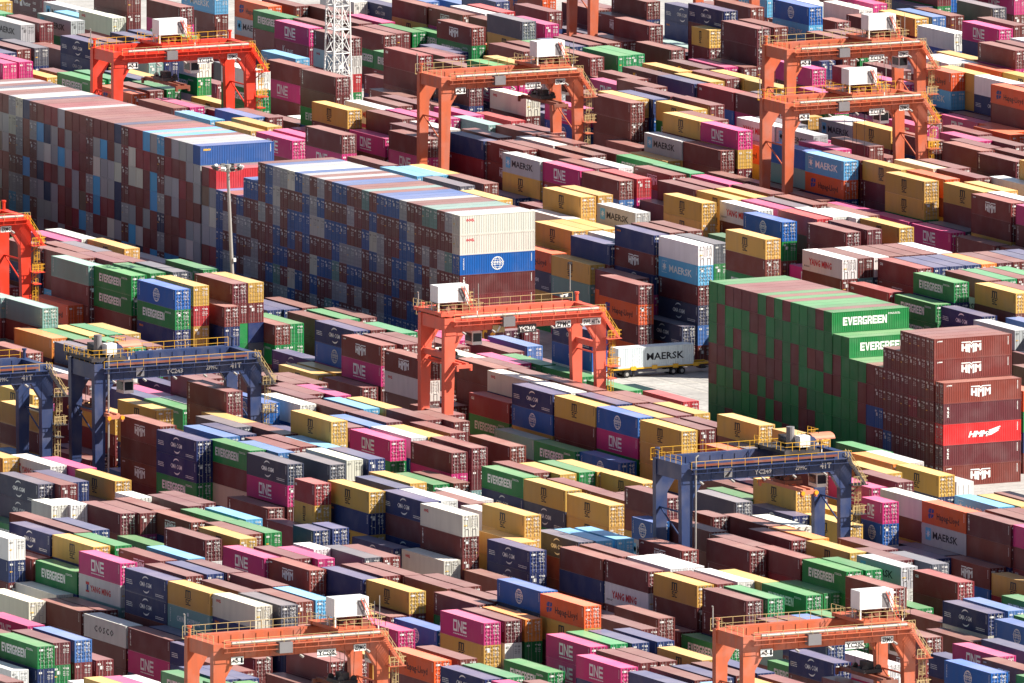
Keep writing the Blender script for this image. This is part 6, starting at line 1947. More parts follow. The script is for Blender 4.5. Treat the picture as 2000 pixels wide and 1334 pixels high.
IND = {
(681, 0): 'orange container with dark blue emblem, topmost of its stack, ahead of a blue one',
(667, 0): 'plain brown container, topmost of its stack, standing on a brown one, at bottom left',
(674, 0): 'magenta container with white lettering, first from left of five such at bottom centre',
(735, 0): 'plain brown container, topmost of its stack, second from left of such at bottom far right',
(654, 0): 'off-white container with small red letters, topmost of its stack, near the bottom left orange crane',
(705, 0): 'brown container with upright white lettering, sixth from left of nine such at bottom right',
(650, 0): 'yellow container with dark letters, fourth from left of four such at bottom left',
(750, 0): 'plain brown container, topmost of its stack, fourth from left of such at bottom far right',
(558, 0): 'navy container with white arc lettering, second from left of three such at bottom centre',
(551, 0): 'off-white container with small red letters, second from left of two such at bottom centre',
(553, 0): 'yellow container with dark letters, fourth from left of seven such at bottom centre',
(583, 0): 'brown container with upright white lettering, first from left of six such at lower right',
(630, 0): 'green container with bold white lettering, second from left of seven such at bottom far left',
(644, 0): 'brown container with white winged emblem, topmost of its stack, near the bottom left orange crane',
(736, 0): 'maroon container with small white initials, topmost of its stack, at bottom far right',
(549, 0): 'yellow container with dark letters, seventh from left of seven such at lower centre',
(695, 0): 'orange container with dark blue emblem, topmost of its stack, behind a navy one',
(593, 0): 'brown container with upright white lettering, sixth from left of six such at lower right',
(742, 0): 'navy container with white arc lettering, topmost of its stack, left of a blue one',
(569, 0): 'orange container with dark blue emblem, topmost of its stack, near the right navy crane',
(722, 0): 'navy container with white arc lettering, topmost of its stack, near the bottom right orange crane',
(536, 0): 'brown container with upright white lettering, first from left of eight such at lower centre',
(512, 0): 'yellow container with dark letters, fourth from left of nine such at lower left',
(564, 0): 'yellow container with dark letters, topmost of its stack, ahead of a blue one',
(516, 0): 'yellow container with dark letters, topmost of its stack, right of a maroon one',
(495, 0): 'slate container with white arc lettering, topmost of its stack, at lower left',
(567, 0): 'yellow container with dark letters, topmost of its stack, behind a yellow one, at lower right',
(378, 0): 'brown container with upright white lettering, first from left of nine such at lower left',
(700, 0): 'yellow container with dark letters, topmost of its stack, behind a brown one, at bottom right',
(381, 0): 'yellow container with dark letters, third from left of eight such at lower far left',
(403, 0): 'brown container with white winged emblem, topmost of its stack, at lower centre',
(457, 0): 'navy container with white arc lettering, fifth from left of five such at lower far left',
(509, 0): 'magenta container with white lettering, sixth from left of six such at lower left',
(753, 0): 'white container with red lettering, topmost of its stack, near the bottom right orange crane',
(444, 0): 'navy container with white arc lettering, topmost of its stack, at upper centre',
(683, 0): 'brown container with upright white lettering, second from left of nine such at bottom right',
(614, 0): 'magenta container with white lettering, topmost of its stack, standing on a white one',
(688, 0): 'magenta container with white lettering, topmost of its stack, behind a navy one, at bottom centre',
(704, 0): 'plain brown container, standing on a brown one, left of a brown one, at bottom right',
(478, 0): 'brown container with upright white lettering, sixth from left of six such at bottom far left',
(654, 1): 'navy container with small orange lettering, under a off-white one, near the bottom left orange crane',
(777, 0): 'green container with bold white lettering, fifth from left of five such at upper far right',
(360, 0): 'slate container with white arc lettering, topmost of its stack, near the left navy crane',
(578, 0): 'yellow container with dark letters, ninth from left of ten such at lower right',
(312, 0): 'yellow container with dark letters, sixth from left of seven such at upper right',
(709, 0): 'green container with bold white lettering, second from left of ten such at bottom far right',
(446, 0): 'slate container with white arc lettering, topmost of its stack, near the white trailer box',
(759, 0): 'white container with red lettering, first from left of three such at upper far right',
(309, 0): 'plain white container, topmost of its stack, at upper right',
(659, 0): 'magenta container with white lettering, topmost of its stack, near the bottom left orange crane',
(598, 0): 'yellow container with dark letters, fourth from left of five such at lower far right',
(551, 1): 'brown container with upright white lettering, under a off-white one, at bottom centre',
(617, 0): 'yellow container with dark letters, topmost of its stack, behind a off-white one',
(445, 0): 'plain brown container, topmost of its stack, second from left of such at upper right',
(626, 0): 'off-white container with black lettering, topmost of its stack',
(679, 0): 'off-white container with small red letters, first from left of two such at bottom centre',
(351, 0): 'blue container with white globe, topmost of its stack, near the floodlight mast',
(465, 0): 'slate container with white arc lettering, topmost of its stack, standing on a slate one',
(592, 0): 'plain brown container, topmost of its stack, standing on a maroon one, at bottom right',
(364, 0): 'pale teal container, topmost of its stack, ahead of a teal one',
(677, 0): 'blue container with white globe, topmost of its stack, behind a orange one',
(474, 0): 'brown container with upright white lettering, third from left of six such at bottom far left',
(602, 0): 'brown container with upright white lettering, topmost of its stack, ahead of a orange one',
(682, 0): 'plain brown container, topmost of its stack, standing on a navy one, at bottom centre',
(616, 0): 'navy container with white arc lettering, topmost of its stack, ahead of a magenta one',
(255, 0): 'yellow container with dark letters, seventh from left of twelve such at upper centre',
(627, 0): 'brown container with upright white lettering, topmost of its stack, behind a navy one',
(322, 0): 'yellow container with dark letters, topmost of its stack, left of a orange one',
(748, 0): 'blue container with white globe, first from left of three such at bottom far right',
(547, 0): 'yellow container with dark letters, topmost of its stack, standing on a slate one',
(295, 0): 'yellow container with dark letters, first from left of seven such at upper right',
(386, 0): 'plain brown container, topmost of its stack, standing on a green one, near the floodlight mast',
(601, 0): 'orange container with dark blue emblem, topmost of its stack, at bottom far right',
(564, 1): 'yellow container with dark letters, under a yellow one, ahead of a magenta one',
(286, 0): 'light blue container with white lettering, topmost of its stack, at top right',
(705, 1): 'brown container with upright white lettering, under a brown one, standing on a navy one',
(778, 0): 'yellow container with dark letters, seventh from left of seven such at upper far right',
(1140, 0): 'green container with bold white lettering, third from left of seven such at bottom far left',
(685, 0): 'magenta container with white lettering, topmost of its stack, standing on a magenta one',
(707, 0): 'green container with bold white lettering, topmost of its stack, ahead of a yellow one',
(172, 0): 'magenta container with white lettering, second from left of five such at top right of centre',
(283, 0): 'plain brown container, 17th from the left at top right of centre',
(438, 0): 'blue container with white globe, topmost of its stack, near the white trailer box',
(403, 1): 'off-white container with small red letters, under a brown one, at lower centre',
(381, 1): 'plain brown container, under a yellow one, standing on a yellow one',
(739, 0): 'brown container with white winged emblem, topmost of its stack, ahead of a slate one',
(82, 0): 'brown container with upright white lettering, fifth from the left at top left of centre',
(647, 0): 'navy container with small orange lettering, topmost of its stack, near the bottom left orange crane',
(542, 0): 'green container with bold white lettering, third from left of eight such at lower centre',
(397, 0): 'brown container with white winged emblem, topmost of its stack, at lower left',
(444, 1): 'blue container with white globe, under a navy one, standing on a white one',
(516, 1): 'navy container with small orange lettering, under a yellow one, at bottom left',
(624, 0): 'plain brown container, topmost of its stack, standing on a brown one, at bottom far left',
(246, 0): 'plain brown container, topmost of its stack, standing on a magenta one, at top centre',
(457, 1): 'navy container with white arc lettering, under a navy one, near the left navy crane',
(169, 0): 'plain brown container, third from left of 22 such at top right of centre',
(302, 0): 'blue container with white globe, topmost of its stack, at upper right',
(710, 0): 'green container with bold white lettering, first from left of three such at bottom right',
(643, 0): 'magenta container with white lettering, topmost of its stack, behind a brown one, at bottom left',
(435, 0): 'navy container with white arc lettering, topmost of its stack, at lower centre',
(570, 0): 'plain slate container, topmost of its stack, first from left of such at lower right',
(437, 0): 'yellow container with dark letters, topmost of its stack, behind a blue one',
(588, 0): 'yellow container with dark letters, second from left of five such at bottom far right',
(313, 0): 'brown container with upright white lettering, first from left of eight such at upper far right',
(599, 0): 'magenta container with white lettering, topmost of its stack, near the right navy crane',
(241, 0): 'green container with bold white lettering, fifth from left of eight such at upper far left',
(621, 0): 'off-white container with small red letters, topmost of its stack, at bottom far left',
(580, 0): 'plain brown container, topmost of its stack, sixth from left of such at bottom right',
(446, 1): 'maroon container with small white initials, under a slate one',
(66, 0): 'yellow container with dark letters, topmost of its stack, near the white lattice tower',
(367, 0): 'plain brown container, topmost of its stack, standing on a navy one, at lower far left',
(224, 0): 'plain brown container, topmost of its stack, ahead of a yellow one, at top right',
(384, 0): 'brown container with upright white lettering, topmost of its stack, near the floodlight mast',
(177, 0): 'magenta container with white lettering, second from left of 13 such at top right',
(64, 0): 'brown container with upright white lettering, third from the left at top left of centre',
(755, 0): 'plain navy container, topmost of its stack, sixth from left of such at bottom right',
(176, 0): 'magenta container with white lettering, fourth from left of five such at top right of centre',
(439, 0): 'maroon container with small white initials, topmost of its stack, near the salmon crane',
(103, 0): 'green container with bold white lettering, topmost of its stack, standing on a magenta one',
(126, 0): 'brown container with upright white lettering, third from left of nine such at top centre',
(136, 0): 'magenta container with white lettering, topmost of its stack, ahead of a off-white one',
(124, 0): 'off-white container with small red letters, topmost of its stack, at top centre',
(306, 0): 'navy container with small orange lettering, topmost of its stack, at upper right',
(464, 0): 'yellow container with dark letters, sixth from left of eight such at lower far left',
(351, 1): 'green container with bold white lettering, under a blue one, near the left navy crane',
(83, 0): 'plain white container, first from left of three such at top left of centre',
(149, 0): 'plain brown container, standing on a brown one, left of a brown one, at top right',
(309, 1): 'light blue container with white lettering, under a white one',
(564, 2): 'yellow container with dark letters, fifth from left of ten such at lower right',
(145, 0): 'brown container with upright white lettering, sixth from the left at top right of centre',
(59, 0): 'maroon container with small white initials, topmost of its stack, near the white lattice tower',
(334, 0): 'brown container with white winged emblem, topmost of its stack, at upper far right',
(382, 0): 'yellow container with dark letters, fifth from left of eight such at lower far left',
(165, 0): 'brown container with upright white lettering, topmost of its stack, left of a slate one',
(253, 0): 'plain brown container, topmost of its stack, left of a red one',
(312, 1): 'plain brown container, under a yellow one, standing on a green one',
(456, 0): 'brown container with white winged emblem, topmost of its stack, near the left navy crane',
(277, 0): 'plain navy container, topmost of its stack, at upper centre',
(240, 0): 'pale teal container, topmost of its stack, behind a green one, at upper far left',
(731, 0): 'grey container with black lettering, topmost of its stack, at bottom far right',
(90, 0): 'plain slate container, topmost of its stack, near the orange crane at upper centre',
(322, 1): 'yellow container with dark letters, under a yellow one, at upper far right',
(150, 0): 'blue container with white globe, topmost of its stack, standing on a light blue one',
(496, 0): 'plain slate container, topmost of its stack, left of a off-white one',
(49, 0): 'brown container with upright white lettering, topmost of its stack, standing on a off-white one',
(517, 0): 'navy container with white arc lettering, third from left of three such at lower left',
(730, 0): 'plain brown container, topmost of its stack, second from left of such at bottom right',
(483, 0): 'navy container with white arc lettering, first from left of five such at bottom far left',
(674, 1): 'yellow container with dark letters, under a magenta one, at bottom centre',
(97, 0): 'brown container with white winged emblem, topmost of its stack, standing on a green one',
(495, 1): 'magenta container with white lettering, under a slate one',
(16, 0): 'navy container with white arc lettering, second from left of four such at top left',
(286, 1): 'orange container with dark blue emblem, under a light blue one',
(602, 1): 'plain brown container, under a brown one, ahead of a grey one',
(593, 1): 'plain brown container, under a brown one, behind a magenta one',
(614, 1): 'white container with red lettering, under a magenta one',
(537, 0): 'plain brown container, 15th from the left at lower centre',
(112, 0): 'plain brown container, topmost of its stack, standing on a slate one',
(212, 0): 'magenta container with white lettering, fifth from left of 13 such at top right',
(484, 0): 'yellow container with dark letters, first from left of three such at bottom far left',
(617, 1): 'teal container with white spaced lettering, under a yellow one',
(196, 0): 'brown container with upright white lettering, ninth from left of eleven such at top right',
(309, 2): 'brown container with upright white lettering, under a light blue one',
(309, 3): 'slate container with white arc lettering, under a brown one',
(409, 0): 'plain white container, topmost of its stack, right of a blue one',
(682, 1): 'plain navy container, under a brown one, at bottom centre',
(123, 0): 'plain brown container, sixth from left of 22 such at top right of centre',
(341, 0): 'magenta container with white lettering, third from left of four such at upper far right',
(724, 0): 'brown container with upright white lettering, topmost of its stack, near the bottom right orange crane',
(628, 0): 'navy container with white arc lettering, topmost of its stack, ahead of a brown one',
(776, 0): 'green container with bold white lettering, topmost of its stack, behind a navy one',
(351, 2): 'navy container with small orange lettering, under a green one',
(445, 1): 'orange container with dark blue emblem, under a brown one, at upper right',
(766, 0): 'maroon container with small white initials, topmost of its stack, left of a navy one',
(7, 0): 'plain brown container, topmost of its stack, standing on a magenta one, near the vermilion crane',
(245, 0): 'plain brown container, topmost of its stack, standing on a navy one, at upper far left',
(668, 0): 'yellow container with dark letters, topmost of its stack, near the bottom left orange crane',
(319, 0): 'grey container with black lettering, topmost of its stack, at upper right',
(273, 0): 'yellow container with dark letters, fifth from left of twelve such at upper centre',
(616, 1): 'navy container with white arc lettering, under a navy one, at bottom far left',
(601, 1): 'grey container with black lettering, under a orange one, at bottom far right',
(700, 1): 'brown container with upright white lettering, under a yellow one, at bottom right',
(664, 0): 'plain brown container, topmost of its stack, third from left of such at bottom left',
(169, 1): 'plain brown container, second from left of 22 such at top right of centre',
(190, 0): 'plain white container, topmost of its stack, standing on a blue one, at top right',
(692, 0): 'green container with bold white lettering, topmost of its stack, at bottom centre',
(655, 0): 'plain slate container, topmost of its stack, near the bottom left orange crane',
(251, 0): 'grey container with black lettering, topmost of its stack, behind a magenta one',
(735, 1): 'plain brown container, under a brown one, near the bottom right orange crane',
(132, 0): 'plain navy container, topmost of its stack, ahead of a white one',
(59, 1): 'plain brown container, under a maroon one, near the white lattice tower',
(145, 1): 'brown container with upright white lettering, under a brown one, left of a navy one',
(660, 0): 'plain brown container, topmost of its stack, ninth from left of such at bottom left',
(83, 1): 'green container with bold white lettering, under a white one, at top left of centre',
(585, 0): 'brown container with white winged emblem, topmost of its stack, at bottom right',
(327, 0): 'brown container with upright white lettering, eighth from left of eleven such at top right',
(438, 1): 'magenta container with white lettering, under a blue one, near the white trailer box',
(282, 0): 'grey container with black lettering, first from left of two such at top right of centre',
(518, 0): 'brown container with upright white lettering, fourth from left of nine such at lower left',
(428, 0): 'plain brown container, topmost of its stack, standing on a brown one, near the salmon crane',
(613, 0): 'plain white container, topmost of its stack, standing on a brown one',
(140, 0): 'navy container with white arc lettering, second from the left at top right of centre',
(49, 1): 'off-white container with small red letters, under a brown one, near the white lattice tower',
(191, 0): 'magenta container with white lettering, eleventh from left of 13 such at top right',
(437, 1): 'plain brown container, under a yellow one, at lower centre',
(397, 1): 'magenta container with white lettering, under a brown one, at lower left',
(435, 1): 'blue container with white globe, under a navy one, behind a brown one',
(170, 0): 'yellow container with dark letters, fifth from left of eleven such at top right of centre',
(306, 1): 'brown container with white winged emblem, under a navy one',
(252, 0): 'magenta container with white lettering, topmost of its stack, ahead of a grey one',
(683, 1): 'white container with red lettering, under a brown one',
(577, 0): 'plain brown container, topmost of its stack, left of a orange one, at bottom right',
(241, 1): 'green container with bold white lettering, under a green one, at upper far left',
(334, 1): 'plain brown container, under a brown one, standing on a yellow one, at upper far right',
(459, 0): 'yellow container with dark letters, eighth from left of eight such at lower far left',
(3, 0): 'off-white container with small red letters, topmost of its stack, at top left',
(285, 0): 'blue container with white globe, topmost of its stack, near the upper right pair of cranes',
(395, 0): 'navy container with white arc lettering, topmost of its stack, at upper left',
(382, 1): 'plain brown container, under a yellow one, standing on a brown one, at lower far left',
(632, 0): 'plain blue container, topmost of its stack, at bottom far left',
(47, 0): 'magenta container with white lettering, topmost of its stack, standing on a wine one',
(369, 0): 'plain brown container, topmost of its stack, third from left of such at lower far left',
(79, 0): 'magenta container with white lettering, first from left of nine such at top left of centre',
(833, 0): 'grey container with black lettering, topmost of its stack, behind a brown one, at top centre',
(223, 0): 'yellow container with dark letters, topmost of its stack, behind a brown one, at top right',
(328, 0): 'plain brown container, left of a brown one, ahead of a brown one, at top right',
(240, 1): 'plain brown container, under a teal one, standing on a brown one',
(539, 0): 'green container with bold white lettering, fifth from left of eight such at lower centre',
(37, 0): 'plain white container, topmost of its stack, at top left',
(343, 0): 'yellow container with dark letters, first from left of seven such at upper far right',
(121, 0): 'brown container with upright white lettering, second from the left at top right of centre',
(675, 0): 'brown container with upright white lettering, topmost of its stack, left of a orange one',
(209, 0): 'plain brown container, topmost of its stack, second from left of such at top right',
(750, 1): 'brown container with white winged emblem, under a brown one, near the bottom right orange crane',
(671, 0): 'brown container with upright white lettering, second from left of five such at bottom centre',
(627, 1): 'magenta container with white lettering, under a brown one, behind a navy one',
(779, 0): 'navy container with white arc lettering, topmost of its stack, at upper far right',
(535, 0): 'brown container with upright white lettering, third from left of eight such at lower centre',
(540, 0): 'blue container with white globe, topmost of its stack, at lower centre',
(445, 2): 'brown container with upright white lettering, under a orange one',
(203, 0): 'yellow container with dark letters, topmost of its stack, right of a orange one',
(658, 0): 'blue container with white globe, topmost of its stack, ahead of a brown one',
(143, 0): 'plain brown container, eighth from left of 22 such at top right of centre',
(119, 0): 'plain brown container, topmost of its stack, standing on a brown one, at top centre',
(457, 2): 'green container with bold white lettering, under a navy one',
(430, 0): 'off-white container with small red letters, topmost of its stack, behind a white one',
(676, 0): 'plain orange container, topmost of its stack, at bottom centre',
(559, 0): 'slate container with white arc lettering, topmost of its stack, at bottom centre',
(383, 0): 'yellow container with dark letters, second from left of eight such at lower far left',
(245, 1): 'navy container with white arc lettering, under a brown one, at upper far left',
(55, 0): 'plain brown container, 16th from the left at top left of centre',
(746, 0): 'magenta container with white lettering, first from left of two such at bottom far right',
(575, 0): 'brown container with upright white lettering, seventh from left of nine such at bottom right',
(546, 0): 'yellow container with dark letters, first from left of ten such at lower right',
(371, 0): 'brown container with upright white lettering, third from left of eleven such at lower far left',
(445, 3): 'orange container with dark blue emblem, under a brown one, at lower right',
(461, 0): 'white container with red lettering, topmost of its stack, at lower far left',
(653, 0): 'light blue container with white lettering, topmost of its stack, near the bottom left orange crane',
(690, 0): 'navy container with white arc lettering, topmost of its stack, left of a green one',
(404, 0): 'plain brown container, left of a brown one, ahead of a yellow one, at lower left',
(193, 0): 'plain slate container, topmost of its stack, at top right',
(251, 1): 'yellow container with dark letters, under a grey one',
(71, 0): 'magenta container with white lettering, eighth from left of nine such at top left of centre',
(729, 0): 'green container with bold white lettering, fourth from left of ten such at bottom far right',
(456, 1): 'plain brown container, under a brown one, standing on a brown one, at lower far left',
(240, 2): 'plain brown container, under a brown one, standing on a maroon one',
(666, 0): 'plain brown container, topmost of its stack, left of a yellow one, at bottom left',
(184, 0): 'brown container with upright white lettering, fourth from left of eleven such at top right',
(517, 1): 'brown container with upright white lettering, under a navy one, at bottom left',
(706, 0): 'plain green container, topmost of its stack, near the bottom right orange crane',
(476, 0): 'brown container with white winged emblem, topmost of its stack, behind a yellow one',
(132, 1): 'maroon container with small white initials, under a navy one',
(85, 0): 'plain brown container, topmost of its stack, standing on a yellow one',
(332, 0): 'yellow container with dark letters, fourth from left of seven such at upper far right',
(456, 2): 'brown container with white winged emblem, under a brown one, near the left navy crane',
(353, 0): 'plain brown container, topmost of its stack, right of a red one',
(298, 0): 'white container with red lettering, topmost of its stack, at upper right',
(657, 0): 'plain brown container, topmost of its stack, behind a blue one',
(63, 0): 'plain brown container, eighth from left of 20 such at top left of centre',
(173, 0): 'white container with red lettering, topmost of its stack, at top right of centre',
(187, 0): 'yellow container with dark letters, topmost of its stack, left of a blue one',
(164, 0): 'maroon container with small white initials, topmost of its stack, at top right of centre',
(600, 0): 'short magenta container with white lettering, topmost of its stack',
(513, 0): 'short maroon container with small white initials, topmost of its stack',
(584, 0): 'short blue container with white globe, topmost of its stack',
(600, 1): 'short blue container with white globe, under a magenta one',
(513, 1): 'short yellow container with dark letters, under a maroon one',
(520, 0): 'short plain navy container, topmost of its stack, left of a navy one',
(144, 0): 'short yellow container with dark letters, topmost of its stack',
(472, 0): 'short plain white container, topmost of its stack, left of a white one',
(521, 0): 'short plain navy container, topmost of its stack, right of a navy one',
(581, 0): 'short brown container with upright white lettering, topmost of its stack',
(473, 0): 'short plain white container, topmost of its stack, right of a white one',
(144, 1): 'short brown container with upright white lettering, under a yellow one',
(183, 0): 'short plain brown container, topmost of its stack',
(528, 0): 'short plain white container, topmost of its stack, at bottom left',
(468, 0): 'short plain white container, third from left of three such at lower far left',
(584, 1): 'short grey container with black lettering, under a blue one',
}
INDM = {
(0, 0): 'brown container with white winged emblem, third from left of four such at lower far right',
(1, 0): 'brown container with white winged emblem, second from left of four such at lower far right',
(13, 0): 'green container with bold white lettering, first from left of five such at upper far right',
(28, 0): 'off-white container with small red letters, topmost of its stack, at upper centre',
(0, 1): 'dark brown container with white side mark, under a brown one',
(1, 1): 'brown container with white winged emblem, first from left of four such at lower far right',
(0, 3): 'dark brown container with white side mark, under a red one',
(0, 2): 'bright red container with white slanted emblem, under a brown one',
(63, 0): 'blue container with small yellow lettering, topmost of its stack',
(28, 2): 'blue container with white globe, under a off-white one',
(28, 1): 'off-white container with small red letters, under a off-white one, at upper centre',
(28, 3): 'brown container with upright white lettering, under a blue one',
(28, 4): 'plain brown container, under a brown one, at upper centre',
(0, 4): 'brown container with white winged emblem, fourth from left of four such at lower far right',
(11, 0): 'green container with bold white lettering, topmost of its stack, at lower far right',
(61, 0): 'plain red container, topmost of its stack, near the floodlight mast',
(28, 5): 'brown container end, under a brown one, twelfth from left of such at upper centre',
}
CRANES = [
(23.37, 186.3, 'vermilion', 'vermilion gantry crane left of the white lattice tower', 'YC150', 10.85, 16.0),
(54.33, 136.95, 'orange', 'orange gantry crane standing right of the white lattice tower', 'YC187', 19.43, 16.6),
(117.02, 143.24, 'orange', 'orange gantry crane standing farther back of the upper right pair', 'YC193', 17.35, 4.6),
(86.29, 86.41, 'orange', 'orange gantry crane standing nearer of the upper right pair, with yellow rails', 'YC180', 14.01, 5.2),
(-65.84, -98.16, 'salmon', 'salmon gantry crane with black number board in front of the white trailer box', 'YC260', 2.07, 15.2),
(-128.86, -116.73, 'navy', 'whole navy gantry crane at left with a grey pole on its front leg', 'YC243', 2.18, 14.6),
(-101.42, -235.42, 'navy', 'navy gantry crane at right below the green stack of empties', 'YC249', 17.96, 17.2),
(-224.47, -344.55, 'orange', 'rust-orange gantry crane cut by the bottom edge at lower left', 'YC208', 19.86, 14.6),
(-163.03, -368.33, 'orange', 'rust-orange gantry crane cut by the bottom edge at lower right', 'YC201', 19.55, 15.0),
(-159.5, -114.65, 'navy', 'navy gantry crane cut off by the left edge', 'YC241', 4.02, 14.6),
(-94.27, 23.68, 'vermilion', 'vermilion gantry crane cut off by the left edge above the navy cranes', 'YC151', 14.38, 14.5),
(148.3, 268.0, 'orange', 'orange gantry crane of which only leg bottoms show at the top edge, centre', 'YC185', 8.0, 15.0),
(179.6, 272.0, 'orange', 'orange gantry crane of which only leg ends show at the top edge, right', 'YC186', 8.0, 15.0),
]
MAST = (-43.85, 10.17, 29.4, -1.35); TOWER = (80.43, 223.05, 3.5, 29.6); POLE = (8.77, 7.42, 12.6); TRUCK = (0.54, -23.41); CAGE = (-3.88, -14.46); BLOCK = (-13.07, -149.17)

# ------------------------------------------------------------------ the ground
def sheet(name, pts, z, mat, kind='structure', parent=None):
    mb = MB(); mb.poly([(x, y, z) for x, y in pts]); o = mb.build(name, mat); return tag(o, kind=kind)
sheet('ground', [(-4000, -4000), (6000, -4000), (6000, 9000), (-4000, 9000)], 0.0, M['ground'])
mb = MB()
for k in range(-9, 9):                                    # painted lane edges along the blocks and concrete bay joints
    for x in ((-1.5 if k < 0 else 25) + 31.3 * k - 3.2, (-1.5 if k < 0 else 25) + 31.3 * k + 25.2):
        if abs(x + 4) < 9 or -4 < x < 24: continue
        mb.quad((x, -480, .004), (x + .15, -480, .004), (x + .15, 480, .004), (x, 480, .004))
for x in (5.2, 8.6): mb.quad((x, -60, .004), (x + .16, -60, .004), (x + .16, 220, .004), (x, 220, .004))
for y in (-31.5, -62.5): mb.quad((-12, y, .004), (14, y, .004), (14, y + .18, .004), (-12, y + .18, .004))
tag(mb.build('lane_markings', M['lane_paint']), kind='structure')
mb = MB()
for i in range(26): x = -14 + i * 5.0; mb.quad((x, -66, .008), (x + .07, -66, .008), (x + .07, 8, .008), (x, 8, .008))
for i in range(16): y = -66 + i * 4.8; mb.quad((-14, y, .012), (22, y, .012), (22, y + .07, .012), (-14, y + .07, .012))
for i in range(8): y = -158 + i * 2.5; mb.quad((-12, y, .008), (30, y, .008), (30, y + .06, .008), (-12, y + .06, .008))
tag(mb.build('pavement_joints', M['concrete_joint']), kind='structure')

# ------------------------------------------------------------------ containers
mass = Mass()
SEEN = set(SEENL)
for i, rec in enumerate(STK):
    x, y, n, L, codes = rec
    for t in range(n):
        cd = LIVERY[codes[t]]; z = (n - 1 - t) * H; cx, cy = x + W / 2, y - L / 2
        lab = IND.get((i, t)); k = i * 8 + t
        if lab:
            short = L < 8
            container(cx, cy, z, L, 0.0, cd, k, lab, 'short_container' if short else 'shipping_container', 'short container' if short else 'shipping container', 'short shipping containers' if short else 'shipping containers stacked in the terminal yard')
        else:
            sn = (i * 8 + t) in SEEN
            mass.add(cx, cy, z, L, 0.0, cd, k, sn)
            if sn: mass.letters(cx, cy, z, L, 0.0, cd, (-1,))
for j, rec in enumerate(MTC):                             # the long stack of empties, set crosswise
    xf, yf, yb, n, codes, doors = rec
    for t in range(n):
        cd = LIVERY[codes[t]]; z = (n - 1 - t) * H; cx, cy = xf + 6.096, (yf + yb) / 2
        rz = -math.pi / 2 if doors else math.pi / 2; lab = INDM.get((j, t)); k = 20000 + j * 8 + t
        if lab: container(cx, cy, z, 12.192, rz, cd, k, lab)
        else:
            mass.add(cx, cy, z, 12.192, rz, cd, k, True)
mass.build('stacked_containers', 'further containers of many colours stacked between and behind the single ones')

